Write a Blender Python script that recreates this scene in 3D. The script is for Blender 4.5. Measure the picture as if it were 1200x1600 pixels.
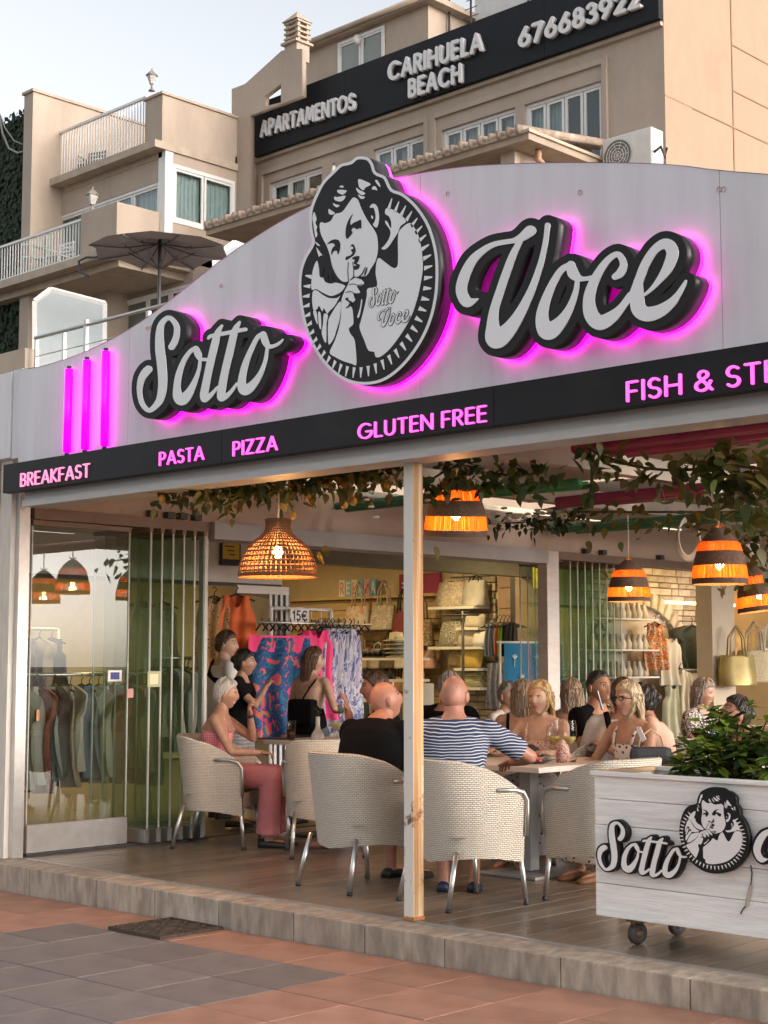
import bpy, bmesh, math, random
import numpy as np
from mathutils import Vector, Matrix
# ------------------------------------------------------------------ scene, camera, sky, sun
for o in list(bpy.data.objects): bpy.data.objects.remove(o)
scene = bpy.context.scene
COL = scene.collection
R = math.radians
F_PX = 2395.0                                   # focal length for a 1600 px tall frame
PITCH = math.atan(233.0 / F_PX)
AZ = math.atan(2496.0 / (F_PX / math.cos(PITCH)))  # angle between the view and the restaurant front
CAM = Vector((0.0, 0.0, 1.42))                  # z = 0 is the terrace floor
FWD = Vector((-math.cos(AZ) * math.cos(PITCH), math.sin(AZ) * math.cos(PITCH), math.sin(PITCH)))
RIGHT = FWD.cross(Vector((0, 0, 1))).normalized()
UP = RIGHT.cross(FWD)
cd = bpy.data.cameras.new('camera'); cam = bpy.data.objects.new('camera', cd); COL.objects.link(cam)
cam.location = CAM
cam.rotation_euler = FWD.to_track_quat('-Z', 'Y').to_euler()
cd.sensor_fit = 'AUTO'; cd.sensor_width = 36.0; cd.lens = F_PX / 1600 * 36
cd.clip_start = 0.05; cd.clip_end = 3000
scene.camera = cam
scene.render.resolution_x = 768; scene.render.resolution_y = 1024
SUN_EL, SUN_AZ = R(16.0), R(80.0)                # azimuth clockwise from +Y: low evening glow from the right
world = bpy.data.worlds.new('World'); scene.world = world; world.use_nodes = True
wn = world.node_tree; wn.nodes.clear()
sky = wn.nodes.new('ShaderNodeTexSky'); sky.sky_type = 'NISHITA'; sky.sun_disc = False
sky.sun_elevation = SUN_EL; sky.sun_rotation = SUN_AZ
sky.air_density = 1.0; sky.dust_density = 3.0; sky.ozone_density = 1.0; sky.altitude = 0
hsv = wn.nodes.new('ShaderNodeHueSaturation'); hsv.inputs['Saturation'].default_value = 0.22
bg = wn.nodes.new('ShaderNodeBackground'); bg.inputs['Strength'].default_value = 0.15
wo = wn.nodes.new('ShaderNodeOutputWorld')
wn.links.new(sky.outputs[0], hsv.inputs['Color']); wn.links.new(hsv.outputs[0], bg.inputs[0]); wn.links.new(bg.outputs[0], wo.inputs[0])
sd = bpy.data.lights.new('sun', 'SUN'); sun = bpy.data.objects.new('sun', sd); COL.objects.link(sun)
sd.energy = 0.5; sd.angle = R(35); sd.color = (1.0, 0.66, 0.42)
sdir = Vector((math.sin(SUN_AZ) * math.cos(SUN_EL), math.cos(SUN_AZ) * math.cos(SUN_EL), math.sin(SUN_EL)))
sun.rotation_euler = sdir.to_track_quat('Z', 'Y').to_euler()
scene.view_settings.view_transform = 'Standard'; scene.view_settings.look = 'None'
scene.view_settings.exposure = 1.15; scene.view_settings.gamma = 1.0; scene.view_settings.use_curve_mapping = False
scene.render.engine = 'CYCLES'
scene.cycles.max_bounces = 8; scene.cycles.transparent_max_bounces = 24
random.seed(7); RNG = np.random.default_rng(7)

# ------------------------------------------------------------------ survey: photograph pixel -> point on a real plane
def ray(x, y): return FWD + RIGHT * ((x - 600) / F_PX) - UP * ((y - 800) / F_PX)
def onY(x, y, Y): d = ray(x, y); return CAM + d * (Y / d.y)
def onX(x, y, X): d = ray(x, y); return CAM + d * (X / d.x)
def onZ(x, y, Z): d = ray(x, y); return CAM + d * ((Z - CAM.z) / d.z)

# ------------------------------------------------------------------ materials
MATS = {}
def mat(name, col=(.5, .5, .5), rough=.6, metal=0., var=.12, scale=6., bump=0., bscale=60., emis=None, estr=0.,
        stretch=(1, 1, 1), dirt=None, dscale=1.5, dlo=.55, dhi=.75, rnd=0., spec=.5, trans=0., alpha=1., sheen=0.):
    if name in MATS: return MATS[name]
    m = bpy.data.materials.new(name); m.use_nodes = True; n = m.node_tree; N = n.nodes; L = n.links
    b = N['Principled BSDF']
    b.inputs['Roughness'].default_value = rough; b.inputs['Metallic'].default_value = metal
    b.inputs['Specular IOR Level'].default_value = spec
    b.inputs['Transmission Weight'].default_value = trans
    if sheen: b.inputs['Sheen Weight'].default_value = sheen
    tc = N.new('ShaderNodeTexCoord'); mp = N.new('ShaderNodeMapping'); mp.inputs['Scale'].default_value = stretch
    L.new(tc.outputs['Object'], mp.inputs['Vector'])
    out = None
    if var or dirt or rnd:
        nz = N.new('ShaderNodeTexNoise'); nz.inputs['Scale'].default_value = scale; nz.inputs['Detail'].default_value = 6
        L.new(mp.outputs[0], nz.inputs['Vector'])
        mr = N.new('ShaderNodeMapRange'); mr.inputs['From Min'].default_value = .3; mr.inputs['From Max'].default_value = .7
        mr.inputs['To Min'].default_value = 1 - var; mr.inputs['To Max'].default_value = 1 + var
        L.new(nz.outputs['Fac'], mr.inputs['Value'])
        val = mr.outputs[0]
        if rnd:
            oi = N.new('ShaderNodeObjectInfo'); m2 = N.new('ShaderNodeMapRange')
            m2.inputs['To Min'].default_value = 1 - rnd; m2.inputs['To Max'].default_value = 1 + rnd
            L.new(oi.outputs['Random'], m2.inputs['Value'])
            mu = N.new('ShaderNodeMath'); mu.operation = 'MULTIPLY'; L.new(val, mu.inputs[0]); L.new(m2.outputs[0], mu.inputs[1]); val = mu.outputs[0]
        vm = N.new('ShaderNodeVectorMath'); vm.operation = 'SCALE'; vm.inputs[0].default_value = col
        L.new(val, vm.inputs['Scale']); out = vm.outputs[0]
        if dirt:
            n2 = N.new('ShaderNodeTexNoise'); n2.inputs['Scale'].default_value = dscale; n2.inputs['Detail'].default_value = 8
            n2.inputs['Roughness'].default_value = .7; L.new(mp.outputs[0], n2.inputs['Vector'])
            m3 = N.new('ShaderNodeMapRange'); m3.inputs['From Min'].default_value = dlo; m3.inputs['From Max'].default_value = dhi
            L.new(n2.outputs['Fac'], m3.inputs['Value'])
            mx = N.new('ShaderNodeMix'); mx.data_type = 'RGBA'; L.new(m3.outputs[0], mx.inputs['Factor']); L.new(out, mx.inputs['A'])
            mx.inputs['B'].default_value = (*dirt, 1); out = mx.outputs['Result']
        L.new(out, b.inputs['Base Color'])
    else: b.inputs['Base Color'].default_value = (*col, 1)
    if bump:
        n3 = N.new('ShaderNodeTexNoise'); n3.inputs['Scale'].default_value = bscale; n3.inputs['Detail'].default_value = 4
        L.new(mp.outputs[0], n3.inputs['Vector'])
        bp = N.new('ShaderNodeBump'); bp.inputs['Strength'].default_value = bump; bp.inputs['Distance'].default_value = .01
        L.new(n3.outputs['Fac'], bp.inputs['Height']); L.new(bp.outputs[0], b.inputs['Normal'])
    if emis:
        b.inputs['Emission Color'].default_value = (*emis, 1); b.inputs['Emission Strength'].default_value = estr
    MATS[name] = m
    return m
def nodes(m):
    n = m.node_tree; return n.nodes, n.links, n.nodes['Principled BSDF']
def glass_mat(name, tint=(.82, .93, .88), refl=1.0, ior=1.5, rough=0.0):
    if name in MATS: return MATS[name]
    m = bpy.data.materials.new(name); m.use_nodes = True; N = m.node_tree.nodes; L = m.node_tree.links; N.clear()
    o = N.new('ShaderNodeOutputMaterial'); t = N.new('ShaderNodeBsdfTransparent'); t.inputs[0].default_value = (*tint, 1)
    g = N.new('ShaderNodeBsdfGlossy'); g.inputs['Roughness'].default_value = rough; g.inputs[0].default_value = (refl, refl, refl, 1)
    f = N.new('ShaderNodeFresnel'); x = N.new('ShaderNodeMixShader')
    ge = N.new('ShaderNodeNewGeometry'); mr = N.new('ShaderNodeMapRange'); mr.inputs['To Min'].default_value = ior; mr.inputs['To Max'].default_value = 1 / ior   # thin glass: same from both sides
    L.new(ge.outputs['Backfacing'], mr.inputs['Value']); L.new(mr.outputs[0], f.inputs[0])
    L.new(f.outputs[0], x.inputs[0]); L.new(t.outputs[0], x.inputs[1]); L.new(g.outputs[0], x.inputs[2]); L.new(x.outputs[0], o.inputs[0])
    MATS[name] = m; return m

# ------------------------------------------------------------------ mesh helpers
class MB:
    """collects vertices and faces (with material slots and optional uv) for ONE mesh object"""
    def __init__(s): s.v = []; s.f = []; s.m = []; s.uv = {}; s.smooth = []
    def add(s, verts, faces, mi=0, smooth=False, uvs=None):
        b = len(s.v); s.v += [tuple(p) for p in verts]
        for k, f in enumerate(faces):
            if uvs is not None: s.uv[len(s.f)] = [uvs[i] for i in f]
            s.f.append(tuple(b + i for i in f)); s.m.append(mi); s.smooth.append(smooth)
        return s
    def box(s, c, d, mi=0, rz=0., M=None):
        x, y, z = d[0] / 2, d[1] / 2, d[2] / 2
        vs = [Vector((sx * x, sy * y, sz * z)) for sx in (-1, 1) for sy in (-1, 1) for sz in (-1, 1)]
        if rz: vs = [Matrix.Rotation(rz, 3, 'Z') @ v for v in vs]
        if M is not None: vs = [M @ v for v in vs]
        vs = [v + Vector(c) for v in vs]
        return s.add(vs, [(0, 1, 3, 2), (4, 6, 7, 5), (0, 4, 5, 1), (2, 3, 7, 6), (0, 2, 6, 4), (1, 5, 7, 3)], mi)
    def box2(s, a, b, mi=0):
        return s.box([(a[i] + b[i]) / 2 for i in range(3)], [abs(b[i] - a[i]) for i in range(3)], mi)
    def bevbox(s, c, d, bev, mi=0, rz=0., M=None):
        """box with chamfered edges"""
        x, y, z = d[0] / 2, d[1] / 2, d[2] / 2; e = min(bev, x * .9, y * .9, z * .9)
        bm = bmesh.new(); bmesh.ops.create_cube(bm, size=1)
        for v in bm.verts: v.co = Vector((v.co.x * 2 * x, v.co.y * 2 * y, v.co.z * 2 * z))
        bmesh.ops.bevel(bm, geom=list(bm.edges), offset=e, segments=2, affect='EDGES', profile=.6)
        bm.verts.index_update()
        vs = [v.co.copy() for v in bm.verts]; fs = [[v.index for v in f.verts] for f in bm.faces]; bm.free()
        if rz: vs = [Matrix.Rotation(rz, 3, 'Z') @ v for v in vs]
        if M is not None: vs = [M @ v for v in vs]
        return s.add([v + Vector(c) for v in vs], fs, mi)
    def tube(s, pts, rad, n=8, mi=0, caps=True, flat=1.0, upv=None, smooth=True):
        pts = [Vector(p) for p in pts]; k = len(pts)
        if not hasattr(rad, '__len__'): rad = [rad] * k
        vs = []; fs = []; prev = None
        for i, p in enumerate(pts):
            t = (pts[min(i + 1, k - 1)] - pts[max(i - 1, 0)])
            t = t.normalized() if t.length > 1e-9 else Vector((0, 0, 1))
            if prev is None:
                a = Vector(upv) if upv else (Vector((0, 0, 1)) if abs(t.z) < .9 else Vector((1, 0, 0)))
            else: a = prev
            u = (a - t * a.dot(t)).normalized(); w = t.cross(u); prev = u
            for j in range(n):
                q = 2 * math.pi * j / n; vs.append(p + (u * math.cos(q) + w * math.sin(q) * flat) * rad[i])
        for i in range(k - 1):
            for j in range(n):
                a, b = i * n + j, i * n + (j + 1) % n; fs.append((a, b, b + n, a + n))
        if caps: fs.append(tuple(range(n - 1, -1, -1))); fs.append(tuple(range((k - 1) * n, k * n)))
        return s.add(vs, fs, mi, smooth)
    def lathe(s, prof, n=20, c=(0, 0, 0), mi=0, smooth=True, close=False, M=None):
        vs = []; fs = []; k = len(prof)
        for r, z in prof:
            for j in range(n):
                q = 2 * math.pi * j / n; v = Vector((r * math.cos(q), r * math.sin(q), z))
                if M is not None: v = M @ v
                vs.append(v + Vector(c))
        for i in range(k - 1):
            for j in range(n):
                a, b = i * n + j, i * n + (j + 1) % n; fs.append((a, b, b + n, a + n))
        if close: fs.append(tuple(range(n - 1, -1, -1))); fs.append(tuple(range((k - 1) * n, k * n)))
        return s.add(vs, fs, mi, smooth)
    def ell(s, c, r, n=16, k=10, mi=0, M=None, smooth=True):
        prof = [(math.sin(math.pi * i / k), -math.cos(math.pi * i / k)) for i in range(k + 1)]
        vs = []; fs = []
        vs.append(Vector((0, 0, -r[2])))
        for i in range(1, k):
            for j in range(n):
                q = 2 * math.pi * j / n; vs.append(Vector((r[0] * prof[i][0] * math.cos(q), r[1] * prof[i][0] * math.sin(q), r[2] * prof[i][1])))
        vs.append(Vector((0, 0, r[2]))); e = len(vs) - 1
        for j in range(n): fs.append((0, 1 + (j + 1) % n, 1 + j))
        for i in range(k - 2):
            for j in range(n):
                a, b = 1 + i * n + j, 1 + i * n + (j + 1) % n; fs.append((a, b, b + n, a + n))
        o = 1 + (k - 2) * n
        for j in range(n): fs.append((o + j, o + (j + 1) % n, e))
        if M is not None: vs = [M @ v for v in vs]
        return s.add([v + Vector(c) for v in vs], fs, mi, smooth)
    def loft(s, rings, mi=0, smooth=True, caps=True):
        n = len(rings[0]); vs = [p for r in rings for p in r]; fs = []
        for i in range(len(rings) - 1):
            for j in range(n):
                a, b = i * n + j, i * n + (j + 1) % n; fs.append((a, b, b + n, a + n))
        if caps: fs.append(tuple(range(n - 1, -1, -1))); fs.append(tuple(range((len(rings) - 1) * n, len(rings) * n)))
        return s.add(vs, fs, mi, smooth)
    def prism(s, poly, f0, f1, mi=0):
        """poly: 2-D points; f0/f1: functions mapping a 2-D point to the back / front 3-D point"""
        n = len(poly); vs = [f0(p) for p in poly] + [f1(p) for p in poly]
        fs = [tuple(range(n - 1, -1, -1)), tuple(range(n, 2 * n))]
        for i in range(n): fs.append((i, (i + 1) % n, n + (i + 1) % n, n + i))
        return s.add(vs, fs, mi)
    def grid(s, P, mi=0, smooth=True, uv=None):
        """P[i][j] points"""
        a, b = len(P), len(P[0]); vs = [p for r in P for p in r]; fs = []
        for i in range(a - 1):
            for j in range(b - 1): fs.append((i * b + j, i * b + j + 1, (i + 1) * b + j + 1, (i + 1) * b + j))
        uvs = [q for r in uv for q in r] if uv else None
        return s.add(vs, fs, mi, smooth, uvs)
    def mesh(s, name, fixn=True):
        me = bpy.data.meshes.new(name); me.from_pydata([tuple(v) for v in s.v], [], s.f)
        me.polygons.foreach_set('material_index', s.m); me.polygons.foreach_set('use_smooth', s.smooth)
        if s.uv:
            ul = me.uv_layers.new(name='UVMap')
            for p in me.polygons:
                if p.index in s.uv:
                    for li, q in zip(p.loop_indices, s.uv[p.index]): ul.data[li].uv = q
        if fixn:
            bm = bmesh.new(); bm.from_mesh(me); bmesh.ops.recalc_face_normals(bm, faces=bm.faces); bm.to_mesh(me); bm.free()
        me.update(); return me
    def build(s, name, mats, parent=None, world=True, fixn=True):
        return obj(name, s.mesh(name, fixn), mats, parent, world)
WM = {}
def obj(name, me, mats=None, parent=None, world=True, M=None):
    o = bpy.data.objects.new(name, me); COL.objects.link(o)
    if mats is not None and me is not None and not me.materials:
        for m in (mats if isinstance(mats, (list, tuple)) else [mats]): me.materials.append(m)
    if parent is not None:
        o.parent = parent
        if world: o.matrix_parent_inverse = WM[parent].inverted(); WM[o] = M.copy() if M else Matrix.Identity(4)
        else: WM[o] = WM[parent] @ (M if M else Matrix.Identity(4))
    else: WM[o] = M.copy() if M else Matrix.Identity(4)
    if M is not None: o.matrix_basis = M
    return o
def thing(name, label, cat, loc=(0, 0, 0), rz=0., group=None):
    o = bpy.data.objects.new(name, None); COL.objects.link(o); o.empty_display_size = .1
    o.location = loc; o.rotation_euler = (0, 0, rz)
    WM[o] = Matrix.Translation(Vector(loc)) @ Matrix.Rotation(rz, 4, 'Z')
    return tag(o, label, cat, group)
def tag(o, label=None, cat=None, group=None, kind=None):
    if label: o['label'] = label
    if cat: o['category'] = cat
    if group: o['group'] = group
    if kind: o['kind'] = kind
    return o
def copy_tree(o, parent=None, label=None):
    c = o.copy(); COL.objects.link(c); c.parent = parent; WM[c] = WM[o].copy()
    if label: c['label'] = label
    for ch in list(o.children): copy_tree(ch, c)
    return c
def place(o, loc, rz=0.):
    o.location = loc; o.rotation_euler = (0, 0, rz); WM[o] = Matrix.Translation(Vector(loc)) @ Matrix.Rotation(rz, 4, 'Z')

# ------------------------------------------------------------------ lettering: strokes -> distance field -> outline
def catmull(pts, step=6):
    P = [np.array(p, float) for p in pts]
    if len(P) < 3: return [P[0] + (P[-1] - P[0]) * t for t in np.linspace(0, 1, step + 1)]
    out = []
    Q = [2 * P[0] - P[1]] + P + [2 * P[-1] - P[-2]]
    for i in range(1, len(Q) - 2):
        for t in np.linspace(0, 1, step, endpoint=False):
            a, b, c, d = Q[i - 1], Q[i], Q[i + 1], Q[i + 2]
            out.append(.5 * ((2 * b) + (c - a) * t + (2 * a - 5 * b + 4 * c - d) * t * t + (3 * b - a - 3 * c + d) * t ** 3))
    out.append(P[-1]); return out
def sdf_strokes(strokes, x0, y0, x1, y1, h):
    """strokes: lists of (x, y, halfwidth); signed distance of their union on a grid"""
    nx, ny = int((x1 - x0) / h) + 1, int((y1 - y0) / h) + 1
    X, Y = np.meshgrid(x0 + h * np.arange(nx), y0 + h * np.arange(ny))
    D = np.full(X.shape, 1e9)
    for st in strokes:
        for a, b in zip(st[:-1], st[1:]):
            ax, ay, ar = a; bx, by, br = b
            dx, dy = bx - ax, by - ay; L2 = dx * dx + dy * dy + 1e-9
            t = np.clip(((X - ax) * dx + (Y - ay) * dy) / L2, 0, 1)
            D = np.minimum(D, np.hypot(X - ax - t * dx, Y - ay - t * dy) - (ar + (br - ar) * t))
    return D
def contours(D, lev, x0, y0, h, tol):
    """closed iso-lines of D at lev (marching squares), simplified"""
    G = D - lev; G = np.where(np.abs(G) < 1e-9, 1e-9, G); S = G < 0
    cells = S[:-1, :-1].astype(int) + 2 * S[:-1, 1:] + 4 * S[1:, 1:] + 8 * S[1:, :-1]
    tab = {1: [(3, 0)], 2: [(0, 1)], 3: [(3, 1)], 4: [(1, 2)], 5: [(3, 0), (1, 2)], 6: [(0, 2)], 7: [(3, 2)], 8: [(2, 3)], 9: [(2, 0)],
           10: [(0, 1), (2, 3)], 11: [(2, 1)], 12: [(1, 3)], 13: [(1, 0)], 14: [(0, 3)]}
    nxt = {}; pos = {}
    for j, i in np.argwhere((cells > 0) & (cells < 15)):
        j = int(j); i = int(i)
        def e(k):
            if k == 0: key = (0, i, j); a, b, p, q = G[j, i], G[j, i + 1], (i, j), (i + 1, j)
            elif k == 1: key = (1, i + 1, j); a, b, p, q = G[j, i + 1], G[j + 1, i + 1], (i + 1, j), (i + 1, j + 1)
            elif k == 2: key = (0, i, j + 1); a, b, p, q = G[j + 1, i], G[j + 1, i + 1], (i, j + 1), (i + 1, j + 1)
            else: key = (1, i, j); a, b, p, q = G[j, i], G[j + 1, i], (i, j), (i, j + 1)
            if key not in pos:
                t = a / (a - b); pos[key] = (x0 + h * (p[0] + t * (q[0] - p[0])), y0 + h * (p[1] + t * (q[1] - p[1])))
            return key
        for a, b in tab[int(cells[j, i])]: nxt[e(a)] = e(b)
    res = []
    while nxt:
        s, c = nxt.popitem(); loop = [s]
        while c != s and c in nxt: loop.append(c); c = nxt.pop(c)
        pts = [pos[k] for k in loop]
        if len(pts) > 8: res.append(simplify(pts, tol))
    return [r for r in res if len(r) > 3]
def simplify(pts, tol):
    P = np.array(pts)
    if len(P) < 8: return pts
    far = int(np.argmax(np.hypot(*(P - P[0]).T)))
    def dp(a, b):
        keep = [a]; st = [(a, b)]; out = {a, b}
        while st:
            i, j = st.pop()
            if j <= i + 1: continue
            d = P[j] - P[i]; L = math.hypot(*d) + 1e-12
            dist = np.abs(d[0] * (P[i + 1:j, 1] - P[i, 1]) - d[1] * (P[i + 1:j, 0] - P[i, 0])) / L
            k = int(np.argmax(dist))
            if dist[k] > tol: k += i + 1; out.add(k); st += [(i, k), (k, j)]
        return out
    P = np.vstack([P, P[:1]])
    idx = sorted(dp(0, far) | dp(far, len(P) - 1))[:-1]
    return [tuple(P[i]) for i in idx]
def fill_mesh(name, loops, f_front, f_back=None):
    """2-D outlines (even-odd, holes allowed) -> mesh; front points by f_front, walls and back by f_back"""
    cu = bpy.data.curves.new(name, 'CURVE'); cu.dimensions = '2D'; cu.fill_mode = 'BOTH'
    sx = np.mean([p[0] for l in loops for p in l]); sy = np.mean([p[1] for l in loops for p in l])
    for l in loops:
        sp = cu.splines.new('POLY'); sp.points.add(len(l) - 1); sp.use_cyclic_u = True
        for q, p in zip(sp.points, l): q.co = (p[0] - sx, p[1] - sy, 0, 1)
    if f_back: cu.extrude = 0.5
    ob = bpy.data.objects.new(name, cu); COL.objects.link(ob)
    dg = bpy.context.evaluated_depsgraph_get(); me = bpy.data.meshes.new_from_object(ob.evaluated_get(dg))
    bpy.data.objects.remove(ob); bpy.data.curves.remove(cu)
    for v in me.vertices:
        p = (v.co.x + sx, v.co.y + sy); v.co = f_front(p) if (v.co.z > 0 or not f_back) else f_back(p)
    me.name = name
    bm = bmesh.new(); bm.from_mesh(me); bmesh.ops.remove_doubles(bm, verts=bm.verts, dist=1e-5)
    if f_back: bmesh.ops.recalc_face_normals(bm, faces=bm.faces)
    bm.to_mesh(me); bm.free()
    me.materials.clear(); return me
# ================================================================== ground and terrace floor
def gz(X): return -.139 - .0085 * (-4.0 - X)       # the pavement falls gently to the left
M_ground = mat('ground_asphalt', (.09, .085, .08), .9, var=.2, scale=2)
g = MB(); g.add([(-400, -400, gz(-4) - .35), (400, -400, gz(-4) - .35), (400, 400, gz(-4) - .35), (-400, 400, gz(-4) - .35)], [(0, 1, 2, 3)])
tag(g.build('ground', M_ground), kind='structure')
M_grout = mat('paving_grout', (.10, .075, .06), .95, var=.25, scale=20)
M_red = mat('terracotta_paving', (.35, .180, .125), .62, var=.24, scale=4, bump=.35, bscale=160, rnd=.13, dirt=(.26, .17, .13), dscale=1.6, dlo=.5, dhi=.85)
M_grey = mat('grey_paving', (.18, .152, .143), .6, var=.22, scale=4, bump=.35, bscale=160, rnd=.14, dirt=(.10, .088, .084), dscale=1.8, dlo=.5, dhi=.8)
pv = MB(); x0, x1, y0, y1 = -16, 4, -4, 6.06
pv.add([(x0, y0, gz(x0) - .012), (x1, y0, gz(x1) - .012), (x1, y1, gz(x1) - .012), (x0, y1, gz(x0) - .012)], [(0, 1, 2, 3)])
pave = tag(pv.build('pavement', M_grout), kind='structure')
TS = .48; tm = {}
def tile_mesh(key, m, w, d):
    if key not in tm:
        b = MB(); e = .0022; h = .03
        b.add([(-w/2, -d/2, -h), (w/2, -d/2, -h), (w/2, d/2, -h), (-w/2, d/2, -h), (-w/2, -d/2, -e), (w/2, -d/2, -e), (w/2, d/2, -e), (-w/2, d/2, -e),
               (-w/2+e, -d/2+e, 0), (w/2-e, -d/2+e, 0), (w/2-e, d/2-e, 0), (-w/2+e, d/2-e, 0)],
              [(4,5,9,8),(5,6,10,9),(6,7,11,10),(7,4,8,11),(8,9,10,11),(0,1,5,4),(1,2,6,5),(2,3,7,6),(3,0,4,7)])
        tm[key] = b.mesh('paving_slab'); tm[key].materials.append(m)
    return tm[key]
slope = math.atan((gz(1) - gz(0)))
cand = []
for i in range(-14, 14):
    for j in range(0, 9):
        cx, cy = -5.62 + (i + .5) * TS, 5.565 + TS/2 - j * TS
        grey = (-8.03 < cx < -5.62) and cy < 5.56
        v = Vector((cx, cy, gz(cx))) - CAM; z = v.dot(FWD)
        if z < .5: continue
        px, py = 600 + F_PX * v.dot(RIGHT) / z, 800 - F_PX * v.dot(UP) / z
        if -250 < px < 1450 and py < 1900: cand.append((cx, cy, grey))
for cx, cy, grey in cand:
    o = obj('paving_slab', tile_mesh('g' if grey else 'r', M_grey if grey else M_red, TS - .008, TS - .008), None, pave, True,
            Matrix.Translation((cx, cy, gz(cx) + random.uniform(-.0015, .0015))) @ Matrix.Rotation(-slope, 4, 'Y'))
# drain cover in the paving
dr = thing('drain_cover', 'dark cast iron drain cover set in the paving below the step', 'drain', (-7.38, 5.79, gz(-7.38)))
M_iron = mat('cast_iron', (.075, .055, .042), .75, metal=.3, var=.35, scale=25, bump=.3, bscale=90)
b = MB(); b.box((0, 0, .006), (.50, .47, .012)); b.build('plate', M_iron, dr, world=False)
b = MB()
for i in range(6):
    for j in range(5):
        x, y = -.21 + i * .084, -.185 + j * .092
        b.box((x, y, .0165), (.07, .022, .009), rz=R(45 if (i + j) % 2 else -45))
b.build('raised_ribs', M_iron, dr, world=False)
b = MB()
for s in (-1, 1): b.box((0, s * .228, .0165), (.46, .014, .009)); b.box((s * .243, 0, .0165), (.014, .47, .009))
b.build('rim', M_iron, dr, world=False)
# terrace floor: base, planks, kerb stones
M_base = mat('floor_base', (.08, .065, .055), .9)
fb = MB(); fb.box2((-9.95, 6.09, -.5), (4.0, 18.2, -.016)); floor = tag(fb.build('terrace_floor', M_base), kind='structure')
def wood_mat(name, c0, c1, rough=.45, sc=(14, .6, 14), rnd=.18, bump=.12):
    m = mat(name, c0, rough, var=0); N, L, B = nodes(m)
    tc = N.new('ShaderNodeTexCoord'); oi = N.new('ShaderNodeObjectInfo'); ad = N.new('ShaderNodeVectorMath'); ad.operation = 'ADD'
    sc_ = N.new('ShaderNodeVectorMath'); sc_.operation = 'SCALE'; sc_.inputs[0].default_value = (7, 13, 5); L.new(oi.outputs['Random'], sc_.inputs['Scale'])
    L.new(tc.outputs['Object'], ad.inputs[0]); L.new(sc_.outputs[0], ad.inputs[1])
    mp = N.new('ShaderNodeMapping'); mp.inputs['Scale'].default_value = sc; L.new(ad.outputs[0], mp.inputs[0])
    n = N.new('ShaderNodeTexNoise'); n.inputs['Scale'].default_value = 2.2; n.inputs['Detail'].default_value = 8; n.inputs['Roughness'].default_value = .65
    n.inputs['Distortion'].default_value = .6; L.new(mp.outputs[0], n.inputs['Vector'])
    cr = N.new('ShaderNodeValToRGB'); cr.color_ramp.elements[0].position = .3; cr.color_ramp.elements[1].position = .72
    cr.color_ramp.elements[0].color = (*c0, 1); cr.color_ramp.elements[1].color = (*c1, 1); L.new(n.outputs[0], cr.inputs[0])
    mr = N.new('ShaderNodeMapRange'); mr.inputs['To Min'].default_value = 1 - rnd; mr.inputs['To Max'].default_value = 1 + rnd; L.new(oi.outputs['Random'], mr.inputs[0])
    vm = N.new('ShaderNodeVectorMath'); vm.operation = 'SCALE'; L.new(cr.outputs[0], vm.inputs[0]); L.new(mr.outputs[0], vm.inputs['Scale']); L.new(vm.outputs[0], B.inputs['Base Color'])
    bp = N.new('ShaderNodeBump'); bp.inputs['Strength'].default_value = bump; bp.inputs['Distance'].default_value = .01; L.new(n.outputs[0], bp.inputs['Height']); L.new(bp.outputs[0], B.inputs['Normal'])
    return m
M_plank = wood_mat('floor_plank_wood', (.125, .095, .07), (.27, .21, .155), .30)
PW = .155; pl = {}
for i in range(0, 50):
    y = 6.33 - (i * 7 % 5) * .0; off = (i * 1.37) % 2.2; first = True; yy = 6.335
    X = -9.76 + (i + .5) * PW
    while yy < 13.5:
        L_ = off if (first and off > .5) else 2.2
        first = False; ye = min(yy + L_, 13.5); ln = round(ye - yy, 2)
        if ln > .1 and X + 2.5 < (ye + 1) * 1.0:
            if ln not in pl:
                q = MB(); q.bevbox((0, 0, -.009), (PW - .004, ln - .004, .018), .0025); pl[ln] = q.mesh('floor_plank'); pl[ln].materials.append(M_plank)
            obj('floor_plank', pl[ln], None, floor, True, Matrix.Translation((X, (yy + ye) / 2, random.uniform(-.0008, .0))))
        yy = ye
q = MB(); q.box2((-9.9, 13.5, -.016), (-1.5, 18.2, -.002)); q.build('floor_board', M_plank, floor)
M_kerb = mat('kerb_stone', (.39, .32, .255), .85, var=.3, scale=9, bump=.6, bscale=70, stretch=(2.2, 1, .6), dirt=(.20, .16, .125), dscale=2.5, dlo=.48, dhi=.8, rnd=.12)
kx = [-10.4, -9.82, -9.23, -8.45, -7.83, -7.21, -6.55, -5.98, -5.40, -4.65, -3.92, -3.2, -2.5, -1.8]
for a, c in zip(kx[:-1], kx[1:]):
    q = MB(); q.bevbox(((a + c) / 2, 6.17, -.155), (c - a - .006, .24, .303 + random.uniform(-.003, .003)), .006); q.build('kerb_stone', M_kerb, floor)
# floor track of the folding glass
M_alu = mat('aluminium', (.55, .54, .53), .35, metal=.85, var=.08, scale=12)
M_blackgap = mat('black_rubber', (.02, .02, .02), .6, var=0)
q = MB(); q.box2((-9.75, 6.293, -.012), (-2.0, 6.318, .004)); q.build('floor_track', M_alu, floor)
q = MB(); q.box2((-9.75, 6.318, -.014), (-2.0, 6.333, -.006)); q.build('track_slot', M_blackgap, floor)

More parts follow.
